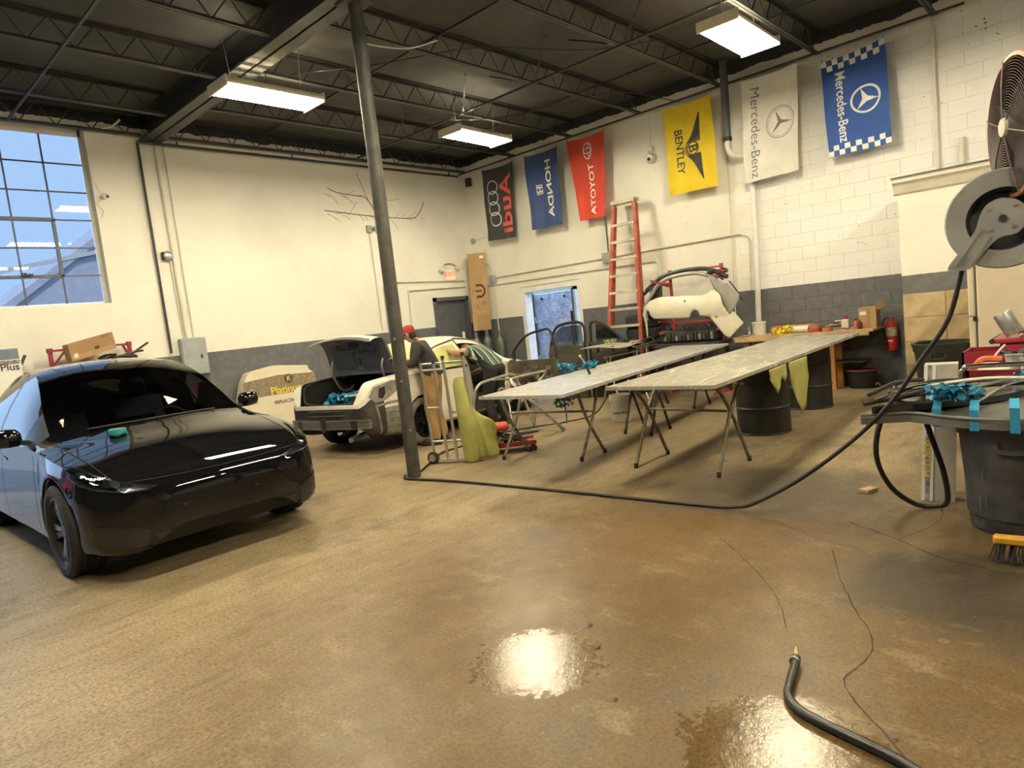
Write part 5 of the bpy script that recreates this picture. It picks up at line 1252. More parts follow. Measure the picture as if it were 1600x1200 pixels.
for x, y in ((-.16, .24), (.17, -.02)):
    w_ = MB().lathe([(.02, -.02), (.06, -.02), (.072, -.012), (.072, .012), (.06, .02), (.02, .02)], 24, axis='x').xf(lambda p: V(p.x * .9 + p.y * -.3 + x, p.y * .95 + y, p.z + .072)).build('wheel', m_tire, r, 40)
    MB().lathe([(.0, -.018), (.045, -.022), (.045, .022), (.0, .018)], 10, axis='x').xf(lambda p: V(p.x * .9 + p.y * -.3 + x, p.y * .95 + y, p.z + .072)).build('hub', m_alt, w_)
r = thing('film_roll', 'standing roll of olive green masking film with a loose sheet peeling off', 'masking film', (5.12, 5.56, 0))
MB().lathe([(.02, .012), (.098, .012), (.103, .03), (.098, .5), (.085, .90), (.055, .985), (.035, .985), (.035, .90), (.02, .9)], 28).xf(lambda p: V(p.x - .10 * p.z, p.y + .0 - .02 * p.z, p.z)).build('roll', m_olive, r, 50)
def flap(u, v):
    top = V(-.03, -.08, .66) + V(.22, -.15, -.27) * u; bot = V(.02, -.09, .02) + V(.16, -.10, .02) * u
    p = bot.lerp(top, v); return p + V(.05 * math.sin(u * 7 + v * 3), .03 * math.sin(u * 5 + v * 6), 0) * u
o = MB().grid(flap, 14, 14).build('loose_sheet', m_olive, r, 60); o.modifiers.new('th', 'SOLIDIFY').thickness = .003
m_redv = M('red_vinyl', (.50, .05, .03), .45, var=.15); m_redp2 = M('red_paint_worn', (.28, .04, .035), .5, var=.35)
r = thing('creeper_seat', 'rolling mechanic seat with red padded top and red tray', 'stool', (5.70, 5.48, 0), math.radians(-43))
MB().rings([[V(-.20 + .01 + a * .17 * k, b * .15 * k, z) for a, b in [(max(-1, min(1, 1.25 * math.cos(t))), max(-1, min(1, 1.25 * math.sin(t)))) for t in [i * math.pi / 12 for i in range(24)]]] for z, k in ((.275, .94), (.29, 1.0), (.32, 1.0), (.345, .9), (.35, .7))]).build('seat_pad', m_redv, r, 50)
MB().obox((-.30, -.10, .27), (.20, -.10, .10), .03, .03).obox((-.30, .10, .27), (.20, .10, .10), .03, .03).build('scissor_leg', m_dirtd, r)
MB().obox((-.05, -.10, .27), (-.22, -.10, .10), .02, .02).obox((-.05, .10, .27), (-.22, .10, .10), .02, .02).build('strut', m_galv, r)
MB().box(-.30, .28, -.17, .17, .075, .10).box(-.30, .28, -.17, -.155, .10, .125).box(-.30, .28, .155, .17, .10, .125).box(-.30, -.285, -.17, .17, .10, .125).build('tray', m_redp2, r)
for x, y in ((-.26, -.15), (-.26, .15), (.25, -.15), (.25, .15)):
    MB().cyl((x, y - .013, .035), (x, y + .013, .035), .035, n=16).cyl((x, y, .035), (x, y, .08), .01, n=6).build('castor', m_black, r, 40)
MB().box(-.1, .0, -.06, .04, .10, .15).cyl((.05, .05, .10), (.05, .05, .18), .03).build('loose_tools', m_dirtd, r)
# hoses on the floor under the panels
def hose(name, pts, r_, mat, label, cat='hose', smooth=8, n=8):
    p0 = Vector(pts[0]); o = MB().tube([Vector(p) - p0 for p in pts], r_, n, smooth).build(name, mat, None, 60, p0); return tag(o, label, cat)
hose('air_hose', [(4.42, 5.72, .012), (4.9, 6.05, .012), (5.4, 6.35, .012), (6.3, 6.28, .012), (6.75, 5.98, .012), (6.4, 6.0, .03), (6.0, 6.3, .012)], .012, m_black, 'thin black hose running on the floor from the post towards the sedan')
hose('air_hose', [(6.3, 6.6, .012), (6.9, 6.3, .012), (7.4, 6.0, .012), (7.6, 5.62, .10), (7.65, 5.40, .35)], .010, m_black, 'black hose looping under the rear panel')
# ------------------------------------------------------------------ ladder, tyres, spare doors, fender
m_lad = M('red_fibreglass', (.36, .075, .04), .55, var=.3, scale=8); m_step = M('dusty_aluminium_step', (.52, .47, .35), .6, .1, var=.3)
r = thing('step_ladder', 'tall folded red fibreglass step ladder leaning on the right wall', 'ladder', (10.2, 6.7, 0))
def lr(z, s): return V(-.12 + .52 * z / 3.5 , (.42 - .19 * z / 3.5) if s > 0 else (-.37 + .17 * z / 3.5), z)
for s in (1, -1):
    MB().obox(lr(0, s), lr(3.46, s), .068, .045, (1, 0, 0)).build('front_rail', m_lad, r)
    MB().obox(lr(0.02, s) + V(.17, 0, 0), lr(3.4, s) + V(.07, 0, 0), .025, .05, (1, 0, 0)).build('rear_rail', m_lad, r)
    MB().box(-.05, .05, -.03, .03, 0, .05).xf(lambda p: p + lr(0, s)).build('foot', m_black, r)
for k in range(1, 11):
    z = .305 * k; a, b = lr(z, 1), lr(z, -1); MB().obox(a + V(.0, 0, 0), b, .09, .045, (0, 0, 1)).build('step', m_step, r)
a, b = lr(3.46, 1), lr(3.46, -1); MB().obox(a + V(.03, .03, 0), b + V(.03, -.03, 0), .18, .07, (0, 0, 1)).build('top_cap', m_step, r)
for k in range(6):
    t = thing('stored_tyre', ('bottom', 'second lowest', 'third lowest', 'third highest', 'second highest', 'top')[k] + ' black tyre of the stack behind the ladder', 'tyre', (10.56, 6.52, .115 + .23 * k), 0, 'tyres stacked behind the ladder')
    MB().lathe([(.18, -.08), (.2, -.1), (.28, -.112), (.31, -.09), (.315, -.05), (.308, -.04), (.315, -.03), (.315, .03), (.308, .04), (.315, .05), (.31, .09), (.28, .112), (.2, .1), (.18, .08), (.18, -.08)], 32).build('carcass', m_tire, t, 35)
def flat_part(poly, x0, x1): return MB().prism(poly, lambda u, v, d: (d, u, v), x0, x1)
m_blkdoor = M('black_door_paint', (.012, .012, .013), .25, var=.4, coat=.6); m_brd = M('dusty_brown_door', (.07, .062, .042), .4, .2, var=.5, scale=4)
m_dglass = thin_glass('grey_door_glass', (.45, .47, .48)); m_bluegl = thin_glass('blue_door_glass', (.12, .17, .25))
def spare_door(x, y, pts_panel, pts_frame, glass, mp, mf, mg, label, rz=0.0):
    r = thing('spare_car_door', label, 'car door', (x, y, 0), rz)
    flat_part(pts_panel, -.05, .05).build('panel', mp, r)
    MB().tube([V(0, a, b) for a, b in pts_frame], .028, 6, 4).build('window_frame', mf, r, 50)
    flat_part(glass, -.004, .004).build('glass', mg, r)
    q = random.Random(int(x * 100 + y * 10))
    for k in range(5):
        u = q.uniform(min(p[0] for p in pts_panel) + .12, max(p[0] for p in pts_panel) - .12); v = q.uniform(.35, .8); a, b = q.uniform(.04, .12), q.uniform(.03, .07)
        flat_part([(u - a, v - b), (u + a, v - b), (u + a * .8, v + b), (u - a * .9, v + b * .8)], -.058, -.05).build('access_cover', m_dirtd, r)
    return r
spare_door(9.62, 7.55, [(.46, .0), (-.36, .0), (-.37, .96), (.40, .98), (.45, .7)], [(.40, .96), (.30, 1.24), (.12, 1.36), (-.34, 1.35), (-.35, .96), (-.14, .96), (-.12, 1.34)], [(.36, .97), (.27, 1.22), (.1, 1.33), (-.32, 1.33), (-.33, .97)], m_brd, m_black, m_dglass, 'dusty brown spare car door standing behind the open sedan door', .05)
spare_door(9.70, 6.75, [(.40, .0), (-.40, .0), (-.55, .45), (-.45, .98), (.38, 1.0)], [(.36, 1.0), (.33, 1.34), (.10, 1.32), (-.12, 1.20), (-.32, 1.05), (-.40, .99)], [(.24, 1.0), (.22, 1.31), (.10, 1.30), (-.10, 1.19), (-.28, 1.05), (-.30, 1.0)], m_blkdoor, m_black, m_bluegl, 'glossy black spare car door with dark blue sloping window', -.08)
m_gpan = M('dusty_grey_panel', (.50, .48, .38), .4, .15, var=.25)
r = thing('car_fender', 'grey car fender panel lying on a stand in front of the ladder', 'car part', (9.25, 6.22, .82))
fo = [(-.55, .30), (-.45, .42), (-.10, .40), (.45, .28), (.85, .12), (.80, -.06), (.2, -.22), (-.25, -.28), (-.50, -.12)]
def fpt(u, v, d): return V(u, v, .16 - .12 * (u * .6) ** 2 - .30 * max(0, -v) ** 1.3 - .10 * max(0, v - .2) + d)
o = MB().prism([(p.x, p.y) for p in catmull([V(a, b, 0) for a, b in fo], 3, True)], fpt, 0, .012); o.build('skin', m_gpan, r, 50)
for x, y in ((-.3, -.1), (.3, -.1), (-.3, .2)): MB().cyl((x, y, .05), (x, y, .14), .02).build('bracket', m_dirtd, r)
MB().ball((-.42, -.16, .12), .022).build('bolt_hole', m_black, r)
tag(crumple(MB(), (0, 0, 0), .10, 14, 21, .6).build('rag', M('yellow_green_rag', (.42, .42, .20), .9, var=.4), None, None, (9.28, 6.40, .985)), 'yellowish rag lying on the grey fender', 'rag')
r = thing('panel_stand', 'silver trestle carrying the grey fender near the ladder', 'stand', (9.25, 6.2, 0))
for x in (-.35, .45):
    for s in (-1, 1): MB().cyl((x + s * .18, s * .30, 0), (x - s * .1, -s * .12, .80), .014, n=8).build('leg', m_legs, r, 50)
MB().cyl((-.45, 0, .79), (.6, 0, .79), .016, n=8).build('top_bar', m_legs, r, 50)
r = thing('trim_frame', 'dark trim frame of thin rods lying beside the fender', 'car part', (9.75, 5.95, .90), -.15)
MB().tube([(-.5, -.15, 0), (-.3, .05, .03), (.4, .2, .10), (.55, .1, .08), (.0, -.1, .03)], .018, 6, 5, True).build('outer_rod', m_dirtd, r, 50)
for a, b in (((-.3, -.1, .0), (.0, .1, .05)), ((.1, -.06, .04), (.3, .16, .08))): MB().cyl(a, b, .010, n=6).build('cross_rod', m_rimd, r)
r = thing('panel_stand', 'thin stand holding the trim frame behind the rear panel', 'stand', (9.75, 5.95, 0))
for x, y in ((-.3, -.12), (.3, -.1), (.3, .2), (-.3, .1)): MB().cyl((x * 1.2, y * 1.4, 0), (x * .8, y * .8, .86), .012, n=6).build('leg', m_legs, r)
MB().cyl((-.35, 0, .868), (.35, .05, .868), .014, n=6).build('top_bar', m_legs, r)
# ------------------------------------------------------------------ red rack with tail section and bumper cover
m_red = M('red_rack_paint', (.42, .05, .035), .5, var=.25)
r = thing('parts_rack', 'red steel rack behind the cream bumper cover', 'rack', (10.45, 5.36, 0))
for y in (.47, -.47):
    MB().box(-.02, .02, y - .02, y + .02, 0, 2.08).build('upright', m_red, r); MB().box(-.55, .3, y - .02, y + .02, 0, .04).build('base', m_red, r)
    MB().cyl((.0, y, 2.10), (.0, y, 2.02), .035, n=10).build('socket', m_red, r)
    for z in (1.0, 1.2, 1.86): MB().obox((0, y, z), (-.42, y + (.05 if y > 0 else -.05), z + .05), .03, .03).build('arm', m_red, r)
MB().box(-.015, .015, -.47, .47, 2.04, 2.07).build('top_bar', m_red, r); MB().box(-.015, .015, -.47, .47, 1.17, 1.20).build('middle_bar', m_red, r)
MB().obox((-.1, .8, 1.96), (-.1, .45, 1.83), .03, .04).build('hook_arm', m_red, r)
m_cov = M('cream_bumper_plastic', (.72, .68, .53), .3, var=.06, coat=.3)
BO = [(5.95, 1.64), (5.8, 1.66), (5.36, 1.64), (5.03, 1.61), (4.96, 1.64), (4.9, 1.68), (4.82, 1.65), (4.75, 1.58), (4.72, 1.44), (4.65, 1.26), (4.59, 1.31), (4.47, 1.11), (4.68, .89), (4.75, .95), (4.89, 1.17), (4.95, 1.26), (5.1, 1.29), (5.11, 1.37), (5.16, 1.4), (5.22, 1.36), (5.28, 1.27), (5.39, 1.27), (5.98, 1.30), (6.05, 1.36), (6.07, 1.44), (6.14, 1.46), (6.18, 1.34), (6.21, .96), (6.23, .96), (6.26, 1.39), (6.18, 1.52), (6.07, 1.61)]
def fillmap(poly, fn, sub=.05):
    me = bpy.data.meshes.new('d'); me.from_pydata([(a, b, 0) for a, b in poly], [], [tuple(range(len(poly)))]); bm = bmesh.new(); bm.from_mesh(me); bpy.data.meshes.remove(me)
    bmesh.ops.triangulate(bm, faces=bm.faces)
    for _ in range(5):
        ed = [e for e in bm.edges if e.calc_length() > sub]
        if not ed: break
        bmesh.ops.subdivide_edges(bm, edges=ed, cuts=1); bmesh.ops.triangulate(bm, faces=[f for f in bm.faces if len(f.verts) > 3])
    bm.verts.index_update(); mb = MB(); mb.add([fn(v.co.x, v.co.y) for v in bm.verts], [tuple(v.index for v in f.verts) for f in bm.faces]); bm.free(); return mb
def bmap(y, z):
    t = (y - 5.36) / .9; x = .22 * abs(t) ** 2.4 + .10 * max(0, z - 1.5) * 4 * max(0, z - 1.5) - .05 * math.sin(max(0, min(1, (z - 1.25) / .4)) * math.pi)
    return V(x, y - 5.36, z - .89)
r = thing('bumper_cover', 'cream white bumper cover with two exhaust cut-outs hung on the red rack', 'car part', (9.98, 5.36, .89))
o = fillmap(BO, bmap).build('cover', m_cov, r, 60); o.modifiers.new('th', 'SOLIDIFY').thickness = .008
fillmap([(5.10, 1.525), (5.06, 1.535), (4.93, 1.50), (4.95, 1.49)], lambda a, b: bmap(a, b) - V(.008, 0, 0)).build('reflector_slot', m_offw, r); fillmap([(5.34, 1.55), (5.31, 1.57), (5.30, 1.545), (5.325, 1.53)], lambda a, b: bmap(a, b) - V(.008, 0, 0)).build('tow_eye_hole', m_black, r)
r = thing('car_tail_section', 'cut silver rear body section with dark ragged top edge above the bumper cover', 'car part', (10.22, 5.36, 0))
m_silv = M('silver_body_paint', (.40, .39, .36), .35, .3, var=.15)
bd = [(6.27, 1.30), (6.27, 1.54), (6.11, 1.75), (5.98, 1.89), (5.83, 1.97), (5.59, 2.01), (5.27, 2.01), (5.04, 1.94), (4.89, 1.87)]
MB().tube([V(.06, a - 5.36, b - .02) for a, b in bd], .035, 8, 4).build('opening_frame', m_silv, r, 50)
MB().tube([V(.14, a - 5.36, b + .025) for a, b in ((6.27, 1.77), (6.07, 1.9), (5.91, 1.98), (5.61, 2.03), (5.22, 2.03), (5.0, 1.97), (4.76, 1.84))], .04, 6, 4).build('dark_edge', m_dirtd, r, 50)
crumple(MB(), (.14, -.45, 1.93), .16, 16, 31, .5).build('torn_lining', m_dirtd, r)
MB().tube([V(.12, a - 5.36, b) for a, b in ((6.32, 1.74), (6.26, 1.78), (6.18, 1.85))], .03, 6, 4).build('torn_seal', m_black, r)
qd = [(5.02, 1.90), (4.87, 1.86), (4.70, 1.77), (4.56, 1.56), (4.57, 1.49), (4.62, 1.39), (4.73, 1.25), (4.81, 1.46), (4.84, 1.59), (4.94, 1.70)]
o = fillmap(qd, lambda a, b: V(.02 + .5 * max(0, 4.95 - a) ** 2, a - 5.36, b)).build('quarter_panel', m_silv, r, 60); o.modifiers.new('th', 'SOLIDIFY').thickness = .01
MB().tube([V(.12, a - 5.36, b) for a, b in ((4.72, 1.79), (4.58, 1.58), (4.53, 1.46))], .012, 6, 4).build('rubber_strip', m_black, r)
MB().prism([(.72, 1.35), (.90, 1.40), (.80, 1.85), (.60, 1.85), (.62, 1.5)], lambda u, v, d: (d, u, v), .1, .16).build('inner_pillar', m_dirtd, r)
r = thing('engine_subframe', 'dark underbody parts stored on the rack below the bumper cover', 'car part', (10.30, 5.36, 0))
MB().box(-.16, .10, -.45, .60, .86, 1.08, .03).build('cradle', m_dirtd, r)
q = random.Random(12)
for k in range(14):
    y = -.40 + .07 * k; h = q.uniform(.05, .14); MB().box(-.21, -.16, y, y + q.uniform(.02, .05), .90, .92 + h).build('fin', m_dirtd if k % 3 else m_bare, r)
for y in (-.3, .1, .45): MB().cyl((-.05, y, 1.08), (-.05, y + .05, 1.14), .05, n=10).build('mount', m_dirtd, r)
MB().box(-.35, .15, -.55, .65, .80, .858).build('shelf_board', m_dirtd, r); 
for y in (-.5, .58): MB().box(-.33, -.28, y, y + .05, 0, .80).box(.08, .13, y, y + .05, 0, .80).build('shelf_leg', m_dirtd, r)
# ------------------------------------------------------------------ work bench on the right wall and what lies on it
m_wood = M('pale_plywood', (.46, .33, .18), .65, var=.3, scale=5); m_owood = M('orange_timber', (.48, .22, .06), .65, var=.25, scale=6)
m_card = M('cardboard', (.40, .255, .12), .8, var=.12, scale=4); m_card2 = M('cardboard_brown', (.33, .20, .10), .8, var=.12, scale=4)
r = thing('work_bench', 'plywood work bench with orange timber leg against the grey wall band', 'workbench', (10.52, 3.68, 0))
MB().box(-.34, .33, -1.05, .98, .855, .885).build('top', m_wood, r); MB().obox((-.34, -1.0, .83), (-.34, .95, .83), .03, .05).build('apron', m_wood, r)
for x, y in ((-.10, -.42), (.25, -.42), (-.22, .80), (.25, .80)): MB().box(x - .04, x + .04, y - .045, y + .045, 0, .855).build('leg', m_owood, r)
MB().box(-.12, .30, -.85, -.30, .40, .42).build('low_shelf', m_dirtd, r)
def on_bench(name, x, y, label, cat): return thing(name, label, cat, (x, y, .885))
def pailm(r, R, h, mat): MB().lathe([(0, 0), (R * .92, 0), (R * .94, .01), (R, h - .02), (R * 1.04, h - .02), (R * 1.04, h), (R * .95, h), (R * .88, .02), (0, .02)], 24).build('body', mat, r, 30)
r = on_bench('paint_pail', 10.46, 4.34, 'white paint pail at the far end of the work bench', 'bucket'); pailm(r, .105, .20, m_pail); MB().lathe([(.108, .195), (.112, .20), (.1, .212), (0, .212)], 24).build('lid', m_pail, r, 30)
r = on_bench('spray_can', 10.42, 4.49, 'small silver can left of the paint pail', 'can'); MB().lathe([(0, 0), (.033, 0), (.033, .05), (.028, .07), (.036, .09), (.036, .13), (.02, .145), (0, .145)], 16).build('body', m_galv, r, 30)
r = on_bench('paper_plate', 10.28, 4.50, 'flat pale dish on the bench corner', 'dish'); MB().lathe([(0, .005), (.05, .005), (.08, .02), (.083, .02), (.05, 0), (0, 0)], 20).build('plate', m_offw, r, 30)
r = on_bench('wooden_crate', 10.62, 3.92, 'low orange wooden box behind the yellow cloth', 'box')
MB().box(-.10, .12, -.38, .26, 0, .11).build('box', m_owood, r); lettering(MB(), 'TRISTONE', .07, lambda a, b: V(-.102, -.06 - a, .06 + b), .01).build('lettering', m_blkp, r)
tag(crumple(MB(), (0, 0, 0), .14, 26, 14, .8).build('cloth', M('yellow_cloth', (.72, .56, .02), .8, var=.25), None, 40, (10.36, 3.95, .886)), 'bright yellow cloth crumpled on the work bench', 'cloth')
r = on_bench('cardboard_tube', 10.38, 3.66, 'pale cardboard tube lying end-on on the bench', 'tube')
MB().lathe([(.035, 0), (.052, 0), (.052, .34), (.035, .34), (.035, 0)], 20, axis='y').xf(lambda p: V(p.x * .9 + p.y * .25, p.y - .12 - p.x * .25, p.z + .052)).build('tube', m_offw, r, 30)
MB().cyl((.0, -.1, .052), (.02, -.05, .052), .034).build('bore', m_black, r)
m_tapr = M('maroon_tape', (.30, .06, .04), .5); m_tapb = M('brown_tape', (.38, .15, .07), .5)
def tape(x, y, z, R, h, mat, label):
    t = thing('tape_roll', label, 'tape roll', (x, y, z)); MB().lathe([(R * .6, 0), (R, 0), (R, h), (R * .6, h), (R * .6, 0)], 24).build('tape', mat, t, 30); MB().lathe([(R * .55, .001), (R * .62, .001), (R * .62, h + .001), (R * .55, h + .001), (R * .55, .001)], 24).build('core', m_card, t, 30)
tape(10.36, 3.46, .886, .10, .05, m_tapr, 'dark maroon tape roll at the bottom of the small pile'); tape(10.36, 3.45, .9365, .085, .06, m_tapb, 'reddish tape roll lying on the maroon one'); tape(10.32, 3.27, .886, .075, .05, m_tapb, 'brown tape roll beside the pile, nearer the bottles')
r = on_bench('trim_scraps', 10.66, 3.30, 'heap of pale and dark trim scraps at the back of the bench', 'scraps')
for k in range(7):
    a = .4 * k; MB().obox((-.12 + .02 * k, .18 - .05 * k, .02 + .018 * k), (.10 - .02 * k, -.16 + .02 * k, .03 + .016 * k), .03, .014).build('strip', (m_offw, m_dirtd, m_wood)[k % 3], r)
def bottle(x, y, z, h, R, mat, capm, label, sq=False, name='bottle', cat='bottle'):
    b = thing(name, label, cat, (x, y, z))
    if sq: MB().box(-R, R, -R, R, 0, h * .72, .012).build('body', mat, b)
    else: MB().lathe([(0, 0), (R, 0), (R, h * .62), (R * .9, h * .7), (R * .35, h * .82), (R * .35, h * .86), (0, h * .86)], 18).build('body', mat, b, 35)
    MB().cyl((0, 0, h * (.72 if sq else .84)), (0, 0, h), R * (.6 if sq else .42), n=14).build('cap', capm, b, 35); return b
b = bottle(10.44, 3.05, .886, .21, .05, m_pail, m_redp2, 'white square jug with dark red cap on the bench', True, 'jug', 'jug')
MB().tube([(.04, 0, .15), (.075, 0, .17), (.075, 0, .09), (.05, 0, .07)], .010, 6, 4).build('handle', m_pail, b)
bottle(10.40, 2.90, .886, .15, .035, M('brick_label', (.40, .10, .07), .5), m_black, 'short reddish bottle next to the square jug'); bottle(10.36, 2.835, .886, .13, .028, M('wine_bottle', (.10, .01, .015), .3), m_redp2, 'dark wine-red small bottle nearest the cardboard box'); bottle(10.50, 2.86, .886, .16, .03, m_dirtd, m_redp2, 'dark bottle with red cap behind the short reddish bottle')
r = on_bench('cardboard_box', 10.56, 2.76, 'small cardboard box standing at the right end of the bench', 'box')
MB().box(-.10, .12, -.11, .12, 0, .29).build('carton', m_card, r); MB().box(-.103, -.10, -.03, .005, .0, .29).build('tape_strip', m_card2, r); MB().box(-.103, -.1, .02, .10, .19, .24).build('label', m_white, r)
MB().obox((-.1, -.11, .29), (-.02, -.2, .34), .01, .10).build('flap', m_card, r); MB().obox((-.1, .0, .295), (.12, .0, .30), .20, .006).build('top_flap', m_card, r)
r = on_bench('wire_offcut', 10.3, 2.98, 'small tangle of dark wire at the bench edge', 'wire'); MB().tube([(0, 0, .01), (.03, .04, .03), (.0, .08, .02), (-.04, .05, .04), (-.02, 0, .01)], .006, 5, 4).build('coil', m_redp2, r)
# under the bench
r = thing('plastic_tub', 'black plastic tub with red rim on the floor under the bench end', 'tub', (10.62, 2.92, 0))
MB().rings([[V(a * .17 * k, b * .20 * k, z) for a, b in [(math.cos(t), math.sin(t)) for t in [i * math.pi / 12 for i in range(24)]]] for z, k in ((0, .82), (.02, .85), (.26, 1.0), (.26, .95), (.04, .8))], caps=True).build('body', m_black, r, 30)
MB().tube([V(.172 * math.cos(t), .202 * math.sin(t), .265) for t in [i * math.pi / 12 for i in range(24)]], .012, 6, 0, True).build('rim', m_redp2, r, 50)
MB().tube([(-.10, -.20, .05), (-.15, -.24, .09), (-.12, -.27, .04)], .010, 6, 4).build('handle', M('pink_wire', (.5, .2, .18), .5), r)
tag(crumple(MB(), (0, 0, 0), .12, 8, 3, .2).build('paper_scrap', m_white, None, None, (10.55, 2.48, .002)), 'crumpled white paper scrap on the floor below the extinguisher', 'paper')
# fire extinguisher
m_ext = M('extinguisher_red', (.52, .02, .015), .3, var=.1, coat=.5)
r = thing('fire_extinguisher', 'red fire extinguisher hanging on the grey wall band', 'fire extinguisher', (10.79, 2.54, .52))
MB().lathe([(0, 0), (.07, 0), (.076, .012), (.076, .36), (.06, .41), (.025, .43), (.025, .46), (0, .46)], 28).build('cylinder', m_ext, r, 35)
MB().cyl((0, 0, .45), (0, 0, .49), .02).obox((.02, .02, .49), (-.03, -.10, .50), .025, .012).obox((.02, .02, .495), (-.02, -.10, .545), .025, .012).build('valve_and_lever', m_galv, r)
MB().tube([(0, .02, .47), (-.03, .08, .46), (-.03, .11, .36), (-.02, .10, .22), (-.02, .085, .16)], .010, 6, 5).build('hose', m_black, r, 50)
lab = MB(); lab.rings([[V(.0772 * math.cos(t), .0772 * math.sin(t), z) for t in [2.0 + i * .12 for i in range(20)]] for z in (.21, .335)], closed=False, caps=False); lab.build('label', M('extinguisher_label', (.62, .58, .42), .5, col2=(.2, .18, .12), scale=40), r)
lab = MB(); lab.rings([[V(.0772 * math.cos(t), .0772 * math.sin(t), z) for t in [2.6 + i * .1 for i in range(10)]] for z in (.13, .155)], closed=False, caps=False); lab.build('badge', m_white, r)
MB().box(.06, .105, -.03, .03, .25, .35).build('wall_hook', m_black, r)
# ------------------------------------------------------------------ in front of the booth
m_fr = M('almond_enamel', (.68, .60, .44), .4, var=.04)
r = thing('refrigerator', 'almond coloured refrigerator seen from its side, behind the red chest', 'refrigerator', (8.72, .86, 0))
MB().box(0, .68, -.36, .36, .03, 1.66, .015).build('cabinet', m_fr, r); MB().box(.01, .67, .38, .44, .06, 1.04, .01).build('door', m_fr, r); MB().box(.01, .67, .38, .44, 1.055, 1.65, .01).build('freezer_door', m_fr, r)
MB().box(.02, .66, .36, .38, .06, 1.65).build('gasket', m_dgrey, r); MB().box(0, .03, .37, .40, 1.0, 1.05).build('hinge', m_black, r)
for y in (-.3, .3): MB().box(.05, .6, y - .03, y + .03, 0, .03).build('foot', m_black, r)
m_green = M('dark_green_plastic', (.022, .027, .024), .45, var=.3)
def bin_(x, y, h, R0, R1, mat, label, name='trash_can', ribs=True):
    r = thing(name, label, 'trash can', (x, y, 0)); n = 48; rg = []
    for z, k in ((0.0, .94), (.02, 1.0)): rg.append((z, R0 * k))
    for i in range(1, 8): rg.append((.02 + (h - .12) * i / 7, R0 + (R1 - R0) * i / 7))
    rings_ = []
    for z, R in rg:
        row = []
        for i in range(n):
            t = 2 * math.pi * i / n; f = 1.0
            if ribs and .03 < z < h - .12: f = 1 - .022 * (1 if (i % 8) in (0, 1, 2) else 0)
            row.append(V(R * f * math.cos(t), R * f * math.sin(t), z))
        rings_.append(row)
    MB().rings(rings_, caps=False).add(rings_[0], [tuple(range(n))]).build('barrel', mat, r, 35)
    MB().lathe([(R1, h - .10), (R1 + .012, h - .10), (R1 + .014, h - .03), (R1 + .028, h - .03), (R1 + .03, h), (R1 - .01, h), (R1 - .012, h - .1), (R1 - .03, .1), (0, .06)], n).build('rim', mat, r, 35)
    for s in (0, math.pi):
        MB().tube([V((R1 + .01) * math.cos(s + a), (R1 + .01) * math.sin(s + a), z) for a, z in ((-.25, h - .12), (-.2, h - .17), (.2, h - .17), (.25, h - .12))], .016, 6, 3).build('handle', mat, r, 50)
    return r
bin_(9.10, 1.62, .76, .22, .29, m_green, 'dark green trash can standing in front of the tan tiles')
m_gcan = M('scuffed_grey_can', (.055, .056, .065), .55, var=.6, scale=7, bmp=.15)
can = bin_(4.86, .50, .69, .255, .30, m_gcan, 'scuffed dark grey trash can with a car panel lying on top')
m_reel0 = M('scratch_grey', (.2, .2, .2), .7); q = random.Random(4)
for k in range(8):
    a = math.pi + q.uniform(-1.0, 1.0); z = q.uniform(.12, .5); l = q.uniform(.04, .16); Rz = .262 + .05 * z / .69
    MB().box(-.001, .001, -.0014, .0014, 0, l).xf(lambda p: V((Rz + .003 + p.x) * math.cos(a) - p.y * math.sin(a), (Rz + .003 + p.x) * math.sin(a) + p.y * math.cos(a), p.z + z)).build('scratch', m_reel0, can)
# car panel with trims, tape and film on the grey can
m_pgrey = M('grey_panel_paint', (.15, .148, .145), .4, .1, var=.2); m_bluet = M('bright_blue_tape', (.03, .30, .56), .6)
hp = [(4.50, 1.26), (4.62, 1.02), (4.50, .78), (4.44, .55), (4.46, .25), (5.9, .15), (6.0, .75), (5.4, 1.02)]
c = V(5.1, .7, .69); r = thing('car_hood', 'dark car hood panel balanced on the grey trash can, edged with blue tape', 'car part', c)
MB().prism([(a - c.x, b - c.y) for a, b in hp], lambda u, v, d: (u, v, d + .02 * math.sin(u * 2)), .0, .045).build('panel', m_pgrey, r)
MB().tube([V(a - c.x, b - c.y, .040) for a, b in hp[:5]], .010, 8, 4).build('rolled_edge', M('matte_grey_edge', (.16, .155, .15), .5), r, 50)
MB().prism([(-.58, .50), (-.42, .25), (-.1, -.1), (.5, -.4), (.8, -.3), (.5, .15), (.0, .28)], lambda u, v, d: (u, v, d), .05, .09).build('inner_panel', m_blkdoor, r)
for i, (x, y, tall) in enumerate(((4.585, .86, .06), (4.49, .66, .08), (4.455, .47, .12))):
    MB().obox((x - c.x - .026, y - c.y, -.03), (x - c.x - .026, y - c.y, .05 + tall * .5), .045, .003, (1, 0, 0)).obox((x - c.x - .026, y - c.y, .065), (x - c.x + .16, y - c.y + .02, .085 + tall * .4), .045, .003).build('blue_tape_strip', m_bluet, r)
r = thing('trim_bundle', 'bundle of long black trim strips and pale rods on the dark car panel', 'car parts', (5.0, .80, .79))
